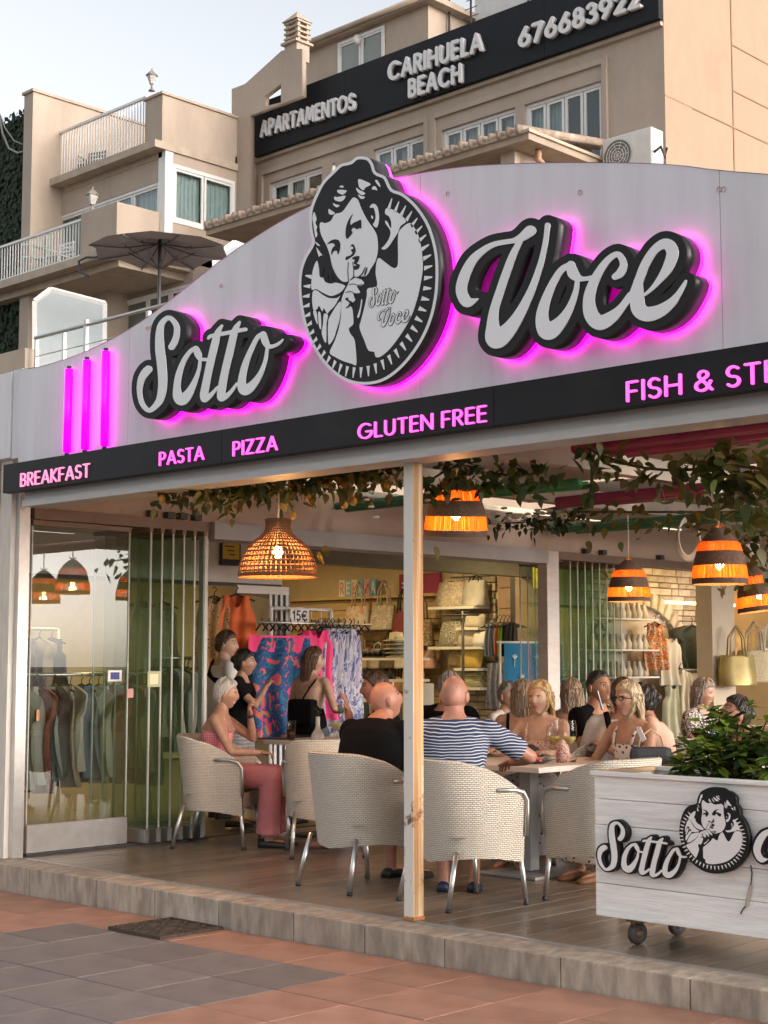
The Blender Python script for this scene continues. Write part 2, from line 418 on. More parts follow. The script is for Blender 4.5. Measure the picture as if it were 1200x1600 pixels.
# ================================================================== the pavilion front
pav = thing('restaurant_pavilion', 'white restaurant terrace pavilion with a curved white fascia over open glass front', 'pavilion', (-6.5, 6.3, 0))
M_fascia = mat('fascia_white_panel', (.68, .66, .685), .42, var=.07, scale=2.5, stretch=(3, 1, .4), dirt=(.58, .54, .54), dscale=2.6, dlo=.52, dhi=.9, bump=.02, bscale=3)
YF = 6.12
tops = [(-9.60, 3.545), (-9.35, 3.53), (-9.05, 3.54), (-8.75, 3.565), (-8.45, 3.61), (-8.1, 3.69), (-7.75, 3.80), (-7.4, 3.92), (-7.0, 4.03), (-6.6, 4.11), (-6.2, 4.145),
        (-5.8, 4.135), (-5.3, 4.085), (-4.8, 3.99), (-4.4, 3.90), (-4.0, 3.80), (-3.7, 3.70), (-3.3, 3.585), (-2.9, 3.50), (-2.4, 3.43), (-1.9, 3.40), (-1.4, 3.40)]
tc_ = catmull([(a, b) for a, b in tops], 4)
TX = np.array([p[0] for p in tc_]); TZ = np.array([p[1] for p in tc_])
def topz(x): return float(np.interp(x, TX, TZ))
ZB0, ZB1 = 2.635, 2.845                           # dark band
segs = [-9.60, -8.28, -5.62, -3.72, -1.4]
for a, c in zip(segs[:-1], segs[1:]):
    xs = [a + .0015] + [x for x in TX if a + .02 < x < c - .02] + [c - .0015]
    q = MB(); poly = [(x, topz(x)) for x in xs][::-1] + [(xs[0], ZB1 - .05), (xs[-1], ZB1 - .05)]
    q.prism(poly, lambda p: Vector((p[0], YF + .06, p[1])), lambda p: Vector((p[0], YF, p[1]))); q.build('fascia_panel', M_fascia, pav)
q = MB()
for x0_, x1_ in ((-9.60, -1.4),):
    xs = [x for x in np.linspace(x0_, x1_, 60)]
    P = [[Vector((x, YF - .004, topz(x) + .002)) for x in xs], [Vector((x, YF + .066, topz(x) + .002)) for x in xs], [Vector((x, YF + .066, topz(x) - .012)) for x in xs]]
    q.grid(P)
M_edge = mat('fascia_edge_trim', (.58, .56, .56), .5, var=.1)
q.build('fascia_edge_trim', M_edge, pav)
M_rust = mat('rust_stain', (.42, .16, .06), .8, var=.3, scale=60)
for px, py in ((231, 513), (237, 512), (346, 447), (545, 398), (700, 303), (907, 301), (1124, 296), (1131, 296)):
    p = onY(px, py, YF); q = MB(); q.lathe([(.0, -.008), (.011, -.006), (.013, 0)], 10, p + Vector((0, -.004, 0)), M=Matrix.Rotation(R(90), 3, 'X')); q.build('fascia_bolt', M_rust, pav)
# dark band
M_band = mat('dark_band_panel', (.012, .0115, .013), .5, var=.2, scale=3, dirt=(.026, .023, .022), dscale=2, spec=.2)
bs = [-9.70, -7.235, -5.05, -3.0, -1.4]
for a, c in zip(bs[:-1], bs[1:]):
    q = MB(); q.bevbox(((a + c) / 2, 6.095, (ZB0 + ZB1) / 2), (c - a - .003, .07, ZB1 - ZB0), .003); q.build('band_panel', M_band, pav)
# aluminium beam under it (two ribs)
M_beam = mat('white_aluminium_beam', (.50, .485, .47), .45, var=.08, scale=4, stretch=(1, 1, 6), dirt=(.40, .36, .33), dscale=2.5, dlo=.55, dhi=.9)
q = MB(); q.box2((-9.58, 6.17, 2.585), (-1.4, 6.36, 2.70)); q.build('head_beam', M_beam, pav)
q = MB(); q.box2((-9.58, 6.15, 2.535), (-1.4, 6.365, 2.583)); q.build('head_beam_lip', M_beam, pav)
q = MB(); q.box2((-9.58, 6.185, 2.70), (-1.4, 6.34, 3.38)); q.build('fascia_backing', M_beam, pav)
# left corner return and post
M_post = mat('peeling_white_post', (.66, .62, .56), .6, var=.1, scale=7, stretch=(6, 6, .8), bump=.2, bscale=30)
q = MB(); q.box2((-9.735, 6.15, 2.90), (-9.612, 7.2, 3.56)); q.build('side_fascia', M_fascia, pav)
q = MB(); q.box2((-10.9, 6.14, 2.91), (-9.745, 6.2, 3.55)); q.build('fascia_panel', M_fascia, pav)
q = MB(); q.box2((-10.9, 6.15, 2.62), (-9.962, 6.2, 2.905)); q.build('fascia_return', M_beam, pav)
q = MB(); q.box2((-9.95, 6.20, 0), (-9.80, 6.36, 2.90)); q.build('corner_post', M_post, pav)
q = MB(); q.box2((-9.795, 6.24, 0), (-9.745, 6.33, 2.66)); q.build('corner_channel', M_alu, pav)
# front post with rust and bare-wood streaks on its right face
def post_mat(name, thr0, thr1):
    m = mat(name, (.7, .66, .58), .55, var=0); N, L, B = nodes(m)
    tc = N.new('ShaderNodeTexCoord'); mp = N.new('ShaderNodeMapping'); mp.inputs['Scale'].default_value = (22, 22, .55); L.new(tc.outputs['Object'], mp.inputs[0])
    n = N.new('ShaderNodeTexNoise'); n.inputs['Scale'].default_value = 1.6; n.inputs['Detail'].default_value = 6; L.new(mp.outputs[0], n.inputs[0])
    n2 = N.new('ShaderNodeTexNoise'); n2.inputs['Scale'].default_value = 4.5; n2.inputs['Detail'].default_value = 9; n2.inputs['Roughness'].default_value = .7; L.new(tc.outputs['Object'], n2.inputs[0])
    cr = N.new('ShaderNodeValToRGB'); e = cr.color_ramp.elements
    e[0].position = thr0; e[0].color = (.70, .665, .60, 1); e[1].position = thr1; e[1].color = (.60, .40, .20, 1)
    x = cr.color_ramp.elements.new(min(.97, thr1 + .12)); x.color = (.42, .21, .085, 1); L.new(n.outputs[0], cr.inputs[0])
    c2 = N.new('ShaderNodeValToRGB'); c2.color_ramp.elements[0].position = .585; c2.color_ramp.elements[1].position = .64; L.new(n2.outputs[0], c2.inputs[0])
    mx = N.new('ShaderNodeMix'); mx.data_type = 'RGBA'; L.new(c2.outputs[0], mx.inputs['Factor']); L.new(cr.outputs[0], mx.inputs['A']); mx.inputs['B'].default_value = (.20, .085, .03, 1)
    L.new(mx.outputs['Result'], B.inputs['Base Color'])
    bp = N.new('ShaderNodeBump'); bp.inputs['Strength'].default_value = .35; bp.inputs['Distance'].default_value = .008; L.new(n2.outputs[0], bp.inputs['Height']); L.new(bp.outputs[0], B.inputs['Normal'])
    return m
MP1, MP2 = post_mat('post_paint_front', .66, .75), post_mat('post_paint_side', .34, .47)
pA = onZ(628, 1438, 0); XP0 = -5.905; XP1 = XP0 + .074
q = MB(); q.bevbox(((XP0 + XP1) / 2, 6.325, 1.28), (XP1 - XP0, .084, 2.56), .004)
po = q.build('front_post', [MP1, MP2], pav)
for p in po.data.polygons:
    if p.normal.x > .5: p.material_index = 1
q = MB(); q.bevbox(((XP0 + XP1) / 2, 6.325, .012), (.084, .094, .022), .006); q.build('rust_collar', M_rust, po)

# ================================================================== traced lettering: Sotto / Voce
def S8(l): return [(200 + x / 8, 470 + y / 8, r / 8) for x, y, r in l]
def T7(l): return [(320 + x / 7.5, 470 + y / 7.5, r / 7.5) for x, y, r in l]
def V5(l): return [(690 + x / 5.217, 320 + y / 5.217, r / 5.217) for x, y, r in l]
def C5(l): return [(880 + x / 5, 340 + y / 5, r / 5) for x, y, r in l]
SOTTO = [S8([(552,578,40),(590,510,40),(616,410,36),(606,300,33),(520,213,28),(432,280,36),(402,400,47),(405,600,57),(428,800,57),(440,1000,54),(428,1150,50),(385,1275,42),(275,1372,28),(185,1290,30),(150,1130,31),(172,985,42),(222,900,50),(262,858,48)]),
         S8([(855,592,28),(785,635,26),(705,750,30),(642,920,38),(618,1080,43),(632,1200,60),(688,1235,72),(770,1150,50),(850,990,30),(895,850,20),(908,740,18)]),
         S8([(855,598,34),(880,665,42),(912,728,24),(1010,737,20)]),
         [(347.3,508.7,1.5),(341.5,519,4.3),(338,531,5.5),(331,560,5.7),(325.5,585,5.5),(321.5,605,5.7),(319.5,617,6),(320.5,624,5),(327,620,4),(334,613.5,2.8),(341,605,2)],
         [(375.3,503,1.5),(369.5,513,4.3),(365.5,525,5.5),(359,553,5.7),(353,577,5.6),(348,603,6),(346,617,6),(347,622.5,5),(354,619.5,4),(362,612,2.8),(371,600,2.2)],
         [(326.5,529,2),(330,525.5,2.8),(345,522.5,3),(365,518.5,3),(384,515,3)],
         T7([(690,388,28),(622,435,26),(545,580,28),(482,740,36),(444,900,42),(440,1000,50),(480,1045,64),(560,995,48),(650,870,30),(710,720,20),(738,560,18)]),
         T7([(690,392,34),(710,470,40),(745,532,28),(800,535,22),(860,512,18),(900,480,13),(918,455,7)])]
VOCE = [V5([(298,768,6),(255,788,24),(205,790,44),(165,700,44),(190,580,42),(255,455,36),(340,375,27),(430,325,22),(520,305,20),(600,292,22),(665,262,34),(722,218,44),(738,212,36)]),
        V5([(650,285,20),(590,400,28),(540,530,32),(485,690,33),(435,850,36),(422,985,50),(446,1095,78),(545,1025,60),(640,890,42),(735,700,30),(800,520,24),(832,400,21),(855,280,20),(868,168,21)]),
        V5([(1060,492,28),(982,532,26),(912,640,30),(852,780,38),(824,900,48),(836,995,60),(880,1030,72),(962,970,50),(1040,860,32),(1095,720,22),(1112,615,18)]),
        [(893,414,6.2),(896,427,8.5),(904,434.5,5.5),(914,436,3.4),(928,434,3.8)],
        C5([(408,464,24),(450,435,32),(476,370,28),(455,310,24),(420,288,22),(350,335,25),(275,440,32),(222,560,40),(205,660,46),(226,765,56),(290,822,58),(380,780,46),(460,705,30),(530,610,28)]),
        C5([(530,640,26),(585,520,34),(640,375,34),(710,262,32),(785,208,38),(835,222,46),(858,285,46),(822,390,40),(762,480,26),(695,558,15),(640,604,11)]),
        C5([(590,500,34),(582,600,50),(592,710,58),(655,755,58),(750,735,50),(840,675,36),(900,605,23),(945,530,15),(962,495,8)])]
def smooth_strokes(S, step=5): return [[tuple(p) for p in catmull(s, step)] for s in S]
SOTTO = smooth_strokes(SOTTO); VOCE = smooth_strokes(VOCE)
YS = YF - .155                                     # front plane of the letters
D_sotto = sdf_strokes(SOTTO, 185, 465, 495, 680, .75); D_voce = sdf_strokes(VOCE, 680, 300, 1120, 590, 1.0)
def XZ(p, Y): v = onY(p[0], p[1], Y); return v
M_letter_black = mat('sign_black_face', (.022, .022, .023), .6, var=.08, scale=5, spec=.2)
M_letter_side = mat('sign_black_return', (.018, .014, .018), .35, var=.3, scale=9)
M_letter_white = mat('sign_white_face', (.80, .79, .80), .45, var=.03, scale=4)
M_led = mat('magenta_led', (.8, .1, .7), .5, var=0, emis=(1.0, .0, .62), estr=3.8)
def script_sign(name, label, D, x0, y0, h, off):
    face = contours(D, 0, x0, y0, h, .12); back = contours(D, off, x0, y0, h, .15); led = contours(D, off - 1.2, x0, y0, h, .3)
    allp = [XZ(p, YS) for l in back for p in l]
    t = thing(name, label, 'sign', (sum(p.x for p in allp) / len(allp), YF, min(p.z for p in allp)))
    fr = lambda Y: (lambda p: Vector((XZ(p, YS).x, Y, XZ(p, YS).z)))
    me = fill_mesh('backing', back, fr(YS), fr(YF - .034)); o = obj('backing', me, [M_letter_black, M_letter_side], t)
    for p in me.polygons:
        if p.normal.y > -.5: p.material_index = 1
    obj('white_lettering', fill_mesh('white_lettering', face, fr(YS - .006), fr(YS + .001)), M_letter_white, t)
    me = fill_mesh('led_strip', led, fr(YF - .033), fr(YF - .006)); obj('led_strip', me, M_led, t)
    return t, face, back
sg1, SO_face, SO_back = script_sign('script_sign', 'black and white script sign reading Sotto with magenta halo light, left of the round emblem', D_sotto, 185, 465, .75, 9.2)
sg2, VO_face, VO_back = script_sign('script_sign', 'black and white script sign reading Voce with magenta halo light, right of the round emblem', D_voce, 680, 300, 1.0, 12.3)
for s in (sg1, sg2): s['group'] = 'script signs on the fascia'

# ================================================================== the round emblem
def sdf_poly(poly, x0, y0, x1, y1, h):
    nx, ny = int((x1 - x0) / h) + 1, int((y1 - y0) / h) + 1
    X, Y = np.meshgrid(x0 + h * np.arange(nx), y0 + h * np.arange(ny)); D = np.full(X.shape, 1e9); I = np.zeros(X.shape, bool)
    n = len(poly)
    for i in range(n):
        ax, ay = poly[i]; bx, by = poly[(i + 1) % n]; dx, dy = bx - ax, by - ay
        t = np.clip(((X - ax) * dx + (Y - ay) * dy) / (dx * dx + dy * dy + 1e-9), 0, 1)
        D = np.minimum(D, np.hypot(X - ax - t * dx, Y - ay - t * dy))
        c = ((ay > Y) != (by > Y)) & (X < (bx - ax) * (Y - ay) / (by - ay + 1e-12) + ax); I ^= c
    return np.where(I, -D, D)
def closed(pts, step=5):
    P = list(pts) + list(pts[:1]); Q = [pts[-1]] + P + [pts[1]]
    out = []
    for i in range(1, len(Q) - 2):
        a, b, c, d = [np.array(Q[i + k], float) for k in (-1, 0, 1, 2)]
        for t in np.linspace(0, 1, step, endpoint=False):
            out.append(tuple(.5 * ((2*b) + (c-a)*t + (2*a-5*b+4*c-d)*t*t + (3*b-a-3*c+d)*t**3)))
    return out
def c4(l): return [(440 + x / 4, 220 + y / 4) for x, y in l]
def c5(l): return [(470 + x / 6, 240 + y / 6) for x, y in l]
def c6(l): return [(460 + x / 6, 400 + y / 6) for x, y in l]
EMB_OUT = closed(c4([(490,97),(540,105),(570,140),(590,195),(650,225),(690,300),(760,330),(840,400),(910,500),(950,600),(975,720),(980,850),(970,980),(940,1110),(890,1230),(820,1340),(740,1430),(650,1495),(560,1522),(460,1520),(370,1485),(290,1420),(220,1330),(160,1210),(125,1080),(107,940),(112,820),(140,730),(190,640),(180,580),(172,500),(180,420),(215,330),(260,250),(330,180),(370,145),(430,130),(460,105)]), 4)
WHITES = [c4([(455,355),(480,370),(500,420),(535,490),(580,555),(600,600),(605,680),(590,750),(560,800),(530,845),(475,850),(430,875),(400,885),(370,870),(345,840),(320,790),(305,720),(285,660),(250,590),(240,530),(250,510),(275,515),(310,500),(335,460),(380,445),(415,400),(440,365)]),
 c5([(650,500),(670,475),(700,475),(725,510),(738,580),(735,640),(720,690),(700,690),(680,665),(695,640),(705,600),(700,550),(685,510),(660,510)]),
 c5([(665,580),(680,590),(680,612),(666,606)]),
 c5([(545,240),(610,260),(660,290),(610,320),(590,345),(555,320),(545,290)]), c5([(525,320),(550,340),(600,365),(605,380),(575,390),(540,365),(525,340)]),
 c5([(540,385),(575,400),(605,405),(590,425),(560,420)]), c5([(700,255),(720,250),(745,290),(750,315),(725,295)]), c5([(680,310),(705,310),(722,345),(700,340),(670,335)]),
 c5([(365,310),(390,300),(408,315),(385,320)]), c5([(345,345),(380,340),(435,350),(400,385),(365,375),(350,365)]), c5([(320,405),(350,408),(420,395),(410,430),(380,450),(340,445),(318,430)]),
 c5([(305,465),(335,478),(368,485),(345,505),(315,490)]), c5([(265,520),(285,530),(325,560),(290,575),(265,560)]),
 c5([(128,548),(145,585),(152,620),(142,650),(157,690),(150,720),(160,760),(142,788),(130,730),(120,660),(112,600)]), c5([(135,825),(160,840),(185,865),(160,860)]), c5([(150,880),(180,920),(215,965),(195,960),(200,1020),(170,960)]),
 c5([(800,520),(830,515),(900,545),(990,630),(940,680),(915,740),(870,810),(830,870),(790,900),(760,890),(790,860),(830,800),(845,740),(830,700),(800,660),(795,630),(815,640),(835,680),(850,700),(850,640),(830,590),(795,565)]),
 c4([(800,515),(830,540),(860,600),(880,700),(885,800),(870,900),(850,990),(820,1080),(780,1160),(720,1250),(670,1310),(620,1350),(590,1350),(580,1320),(545,1310),(520,1250),(490,1170),(500,1120),(520,1040),(535,970),(540,925),(590,915),(600,890),(590,820),(605,735),(650,760),(690,790),(715,795),(730,760),(730,600),(750,550)]),
 c6([(215,45),(235,120),(240,190),(270,200),(290,240),(320,255),(350,260),(385,250),(440,262),(478,280),(465,310),(430,345),(370,372),(330,372),(270,345),(210,312),(165,315),(165,220),(180,120)]),
 c6([(180,330),(215,325),(270,365),(330,395),(400,395),(430,375),(420,400),(380,470),(330,520),(310,540),(280,490),(265,520),(235,470),(215,500),(185,510),(172,450),(170,380)]),
 c6([(180,520),(210,522),(222,640),(200,600)]), c6([(225,535),(250,540),(255,680),(235,660)]), c6([(280,545),(318,555),(305,640),(300,815),(260,730),(272,640)]),
 c6([(335,570),(435,425),(430,580),(400,690),(370,780),(325,830),(318,720),(320,640)]),
 c6([(500,270),(530,220),(560,195),(600,200),(650,240),(655,265),(630,280),(590,285),(620,340),(590,350),(560,350),(575,400),(560,430),(520,450),(545,490),(555,560),(555,640),(515,680),(530,730),(560,770),(575,830),(585,1015),(540,1010),(460,985),(390,950),(335,905),(380,800),(420,680),(440,560),(445,420),(470,340)]),
 c6([(630,410),(640,420),(625,520),(610,575),(592,575),(605,530),(622,470)])]
DETAIL = [c5([(495,565),(470,630),(475,670),(500,650),(535,635),(570,625),(572,700),(555,700),(530,710),(500,695),(480,720),(490,745),(440,800),(425,760),(430,690),(455,620)]),
 c5([(250,850),(290,815),(335,805),(370,825),(375,880),(365,930),(350,945),(345,915),(315,915),(295,950),(290,930),(300,890),(325,860),(300,840),(270,845)]),
 c5([(470,870),(490,850),(510,870),(520,910),(505,950),(480,970),(430,1000),(430,970),(470,955),(490,930),(475,905),(500,890),(485,870)]),
 c5([(485,985),(515,965),(555,965),(545,1010),(530,1030),(560,1045),(540,1085),(500,1085),(505,1055),(530,1050),(500,1030),(510,1000)]),
 c5([(600,1130),(625,1065),(628,1095),(606,1148)]),
 c6([(480,405),(505,390),(515,415),(545,430),(540,460),(510,485),(485,488),(510,465),(520,440),(505,425)])]
DSTROKE = [[(x, y, .55) for x, y in c6(l)] for l in ([(520,268),(560,263),(600,275),(650,268)], [(488,342),(530,335),(560,350),(573,400)], [(512,60),(506,140),(512,235),(500,272)], [(552,60),(562,130),(560,190)], [(560,192),(600,205),(625,215),(650,190)])]
DSTROKE += [[(x, y, .9) for x, y in c6(l)] for l in ([(340,60),(380,160),(430,232),(480,250),(512,243)], [(440,360),(478,310),(500,270)], [(600,205),(640,170),(670,110)])]
HAIRWISP = [c6([(245,0),(330,0),(345,60),(370,130),(400,190),(380,190),(360,170),(365,220),(385,245),(360,255),(340,220),(320,170),(318,230),(330,255),(310,245),(290,190),(290,110),(265,170),(268,205),(245,190),(240,130),(228,60)])]
# the emblem's ring is a circle on its plane
pc = [onY(x, y, YS) for x, y in ((466.7, 455), (685, 432), (570, 601))]
def circ(a, b, c):
    ax, ay, bx, by, cx, cy = a.x, a.z, b.x, b.z, c.x, c.z; d = 2 * (ax*(by-cy) + bx*(cy-ay) + cx*(ay-by))
    ux = ((ax*ax+ay*ay)*(by-cy) + (bx*bx+by*by)*(cy-ay) + (cx*cx+cy*cy)*(ay-by)) / d
    uy = ((ax*ax+ay*ay)*(cx-bx) + (bx*bx+by*by)*(ax-cx) + (cx*cx+cy*cy)*(bx-ax)) / d
    return ux, uy, math.hypot(ax-ux, ay-uy)
ECX, ECZ, ER = circ(*pc)
def e2(p): v = onY(p[0], p[1], YS); return ((v.x - ECX) / ER, (v.z - ECZ) / ER)
D_emb = sdf_poly(EMB_OUT, 455, 235, 700, 615, .75)
EMB = dict(outer=[[e2(p) for p in l] for l in contours(D_emb, 0, 455, 235, .75, .15)],
           field=[[e2(p) for p in l] for l in contours(D_emb, -4.6, 455, 235, .75, .15)],
           led=[[e2(p) for p in l] for l in contours(D_emb, -1.5, 455, 235, .75, .3)],
           white=[[e2(p) for p in closed(l, 4)] for l in WHITES], wisp=[[e2(p) for p in closed(l, 3)] for l in HAIRWISP],
           detail=[[e2(p) for p in closed(l, 4)] for l in DETAIL])
D_ds = sdf_strokes(smooth_strokes(DSTROKE, 4), 490, 395, 585, 500, .25)
EMB['lines'] = [[e2(p) for p in l] for l in contours(D_ds, 0, 490, 395, .25, .08)]
ticks = []
for k in range(52):
    a = 2 * math.pi * k / 52 + .06
    if R(68) < a < R(158): continue
    ca, sa = math.cos(a), math.sin(a)
    def pt(r, w): return (r * ca - w * sa, r * sa + w * ca)
    ticks.append([pt(.815, -.024), pt(.82, .022), pt(.925, .006), pt(.925, -.008)])
EMB['ticks'] = ticks
def mini(D, x0, y0, h, off, src, dst):
    """the same script, drawn small as outlined lettering inside the emblem"""
    sx, sy = (dst[2] - dst[0]) / (src[2] - src[0]), (dst[3] - dst[1]) / (src[3] - src[1])
    f = lambda p: e2((dst[0] + (p[0] - src[0]) * sx, dst[1] + (p[1] - src[1]) * sy))
    return [[f(p) for p in l] for l in contours(D, off, x0, y0, h, .3)], [[f(p) for p in l] for l in contours(D, 0, x0, y0, h, .3)]
m1b, m1w = mini(D_sotto, 185, 465, .75, 4.2, (212, 488, 447, 650), (576.5, 447.5, 624, 481.5))
m2b, m2w = mini(D_voce, 680, 300, 1.0, 6.0, (712, 345, 1075, 550), (590.5, 480, 641.5, 511.5))
def emblem(name, label, M4, scale, depth, rot, small=True, led=True, thick=True, mats=None):
    """M4 maps (u, v, w) to world: u right, v up, w out of the sign face"""
    c, s = math.cos(rot) * scale, math.sin(rot) * scale
    def f(w): return lambda p: (M4 @ Vector((p[0] * c - p[1] * s, p[0] * s + p[1] * c, w)))
    bl, wh, sd_ = mats or (M_letter_black, M_letter_white, M_letter_side)
    base = M4 @ Vector((0, -scale, -depth))
    t = thing(name, label, 'sign', base)
    st = .003 * max(scale, .4)
    me = fill_mesh('backing', EMB['outer'], f(0), f(-depth)); obj('backing', me, [wh if led else bl, sd_], t)
    n0 = (M4.to_3x3() @ Vector((0, 0, 1))).normalized()
    for p in me.polygons:
        if p.normal.dot(n0) < .5: p.material_index = 1
    obj('black_field', fill_mesh('black_field', EMB['field'], f(st), f(st * .2)), bl, t)
    def layer(nm, loops, w, m):
        b = bmesh.new()
        for l in loops:
            me_ = fill_mesh(nm, [l], f(w)); b.from_mesh(me_); bpy.data.meshes.remove(me_)
        me = bpy.data.meshes.new(nm); b.to_mesh(me); b.free(); obj(nm, me, m, t)
    layer('white_figure', EMB['white'], 2 * st, wh); layer('ring_ticks', EMB['ticks'], 2 * st, wh)
    [layer('face_drawing', [l], 3 * st, bl) for l in EMB['detail']]; obj('line_drawing', fill_mesh('line_drawing', EMB['lines'], f(3.3 * st)), bl, t)
    layer('hair_wisps', EMB['wisp'], 3 * st, bl)
    if small:
        obj('small_lettering_outline', fill_mesh('small_lettering_outline', m1b, f(3 * st)), bl, t); obj('small_lettering', fill_mesh('small_lettering', m1w, f(4 * st)), wh, t)
        obj('small_lettering_outline', fill_mesh('small_lettering_outline', m2b, f(3 * st)), bl, t); obj('small_lettering', fill_mesh('small_lettering', m2w, f(4 * st)), wh, t)
    if led: obj('led_strip', fill_mesh('led_strip', EMB['led'], f(-depth - .001), f(-depth - .028)), M_led, t)
    return t
M_front = Matrix.Translation((ECX, YS, ECZ)) @ Matrix(((1, 0, 0, 0), (0, 0, -1, 0), (0, 1, 0, 0), (0, 0, 0, 1)))
emblem('emblem_sign', 'large round black and white emblem of a child with finger to lips, magenta halo', M_front, ER, YF - YS - .034, 0)

# ================================================================== three neon tubes
M_neon = mat('magenta_neon', (.3, .0, .2), .4, var=0, emis=(1.0, .0, .75), estr=3.0)
for nm, (xt, yt, xb, yb) in zip(('leftmost', 'middle', 'rightmost'), ((108, 577, 104.5, 707), (136, 563, 132.5, 702), (165.5, 549, 163, 697))):
    a, c = onY(xt, yt, YF - .035), onY(xb, yb, YF - .035)
    t = thing('neon_tube', f'{nm} of three upright magenta neon tubes on the white fascia', 'neon light', (c.x, YF, c.z), group='three neon tubes')
    q = MB(); q.tube([a, c], .028, 12); q.build('tube', M_neon, t)
    for p, d in ((a, 1), (c, -1)): q = MB(); q.tube([p, p + Vector((0, 0, .022 * d))], .016, 8); q.build('end_cap', M_letter_side, t)

# ================================================================== geometric sans capitals (stroke font)
def arc(cx, cy, rx, ry, a0, a1, n=14): return [(cx + rx * math.cos(R(a0 + (a1 - a0) * i / n)), cy + ry * math.sin(R(a0 + (a1 - a0) * i / n))) for i in range(n + 1)]
FONT = {
 'A': (.78, [[(0, 0), (.39, 1), (.78, 0)], [(.14, .3), (.64, .3)]]),
 'B': (.55, [[(0, 0), (0, 1), (.25, 1)] + arc(.27, .75, .23, .25, 90, -90) + [(0, .5)], [(.27, .5)] + arc(.29, .25, .26, .25, 90, -90) + [(0, 0)]]),
 'C': (.86, [arc(.5, .5, .5, .5, 48, 312, 22)]),
 'E': (.48, [[(.48, 1), (0, 1), (0, 0), (.48, 0)], [(0, .52), (.44, .52)]]),
 'F': (.48, [[(.48, 1), (0, 1), (0, 0)], [(0, .5), (.42, .5)]]),
 'G': (.95, [arc(.5, .5, .5, .5, 48, 350, 24) + [(.98, .45), (.58, .45)]]),
 'H': (.68, [[(0, 0), (0, 1)], [(.68, 0), (.68, 1)], [(0, .5), (.68, .5)]]),
 'I': (.0, [[(0, 0), (0, 1)]]),
 'K': (.6, [[(0, 0), (0, 1)], [(.58, 1), (.06, .5), (.6, 0)]]),
 'L': (.45, [[(0, 1), (0, 0), (.45, 0)]]),
 'M': (.9, [[(0, 0), (.12, 1), (.45, .2), (.78, 1), (.9, 0)]]),
 'N': (.72, [[(0, 0), (0, 1), (.72, 0), (.72, 1)]]),
 'O': (1.0, [arc(.5, .5, .5, .5, 0, 360, 30)]),
 'P': (.52, [[(0, 0), (0, 1), (.24, 1)] + arc(.25, .73, .27, .27, 90, -90) + [(0, .46)]]),
 'R': (.55, [[(0, 0), (0, 1), (.24, 1)] + arc(.25, .74, .26, .26, 90, -90) + [(0, .48)], [(.24, .48), (.55, 0)]]),
 'S': (.52, [arc(.26, .75, .25, .25, 35, 270, 16) + arc(.26, .25, .26, .25, 90, -150, 16)]),
 'T': (.6, [[(0, 1), (.6, 1)], [(.3, 1), (.3, 0)]]),
 'U': (.64, [[(0, 1), (0, .32)] + arc(.32, .32, .32, .32, 180, 360, 14) + [(.64, 1)]]),
 'Z': (.6, [[(0, 1), (.6, 1), (0, 0), (.6, 0)]]),
 'J': (.4, [[(.4, 1), (.4, .22)] + arc(.2, .22, .2, .22, 0, -150, 10)]),
 '&': (.75, [[(.75, 0), (.2, .68)] + arc(.36, .8, .2, .2, 200, -30, 12) + [(.12, .42)] + arc(.3, .25, .28, .25, 140, 320, 14) + [(.7, .45)]]),
 '1': (.25, [[(0, .8), (.22, 1), (.22, 0)]]), '0': (.6, [arc(.3, .5, .3, .5, 0, 360, 28)]),
 '2': (.55, [arc(.27, .72, .27, .28, 165, -30, 14) + [(0, 0), (.56, 0)]]),
 '3': (.52, [arc(.25, .76, .24, .24, 150, -90, 14), arc(.25, .26, .28, .26, 90, -150, 14)]),
 '5': (.52, [[(.5, 1), (.1, 1), (.04, .55)] + arc(.24, .32, .29, .32, 130, -140, 16)]),
 '6': (.6, [[(.42, 1), (.06, .46)] + arc(.3, .3, .3, .3, 150, 510, 26)]),
 '7': (.55, [[(0, 1), (.55, 1), (.14, 0)]]),
 '8': (.54, [arc(.27, .75, .22, .24, 0, 360, 22), arc(.27, .26, .27, .26, 0, 360, 24)]),
 '9': (.6, [[(.18, 0), (.54, .54)] + arc(.3, .7, .3, .3, -30, 330, 26)]),
 '€': (.7, [arc(.45, .5, .42, .5, 48, 312, 20), [(-.05, .6), (.55, .6)], [(-.05, .42), (.5, .42)]]),
 '#': (.6, [[(.2, 0), (.28, 1)], [(.42, 0), (.5, 1)], [(0, .33), (.6, .33)], [(.05, .66), (.65, .66)]]),
 '.': (.05, [[(0, 0), (.02, 0)]])}
GL = {}
def glyph(ch, w):
    k = (ch, w)
    if k not in GL:
        adv, st = FONT[ch]; h = .022
        D = sdf_strokes([[(x, y, w) for x, y in s] for s in st], -.3, -.3, adv + .4, 1.3, h)
        GL[k] = (adv, contours(D, 0, -.3, -.3, h, .006))
    return GL[k]
def text_layout(text, w, gap):
    x = w; out = []
    for ch in text:
        if ch == ' ': x += .42; continue
        adv, lp = glyph(ch, w); out.append((ch, x, lp)); x += adv + gap + 2 * w
    return out, x - gap - w
def text_parts(text, fpos, depth_vec, height, width, w, gap, m, parent, name='letter', world=True):
    """one mesh per letter; fpos maps (x, y) in metres along the text to the letter's front face"""
    lay, tot = text_layout(text, w, gap); sx = width / tot
    for ch, x, lp in lay:
        ff = lambda p, x=x: fpos((x + p[0]) * sx, p[1] * height)
        me = fill_mesh(name, lp, ff, lambda p, x=x: ff(p, x) + depth_vec)
        obj(name, me, m, parent, world)
M_pink = mat('pink_lit_letter', (.7, .25, .6), .4, var=0, emis=(1.0, .07, .62), estr=.62)
M_pink2 = mat('pink_dim_letter', (.9, .6, .75), .4, var=0, emis=(1.0, .16, .45), estr=.36)
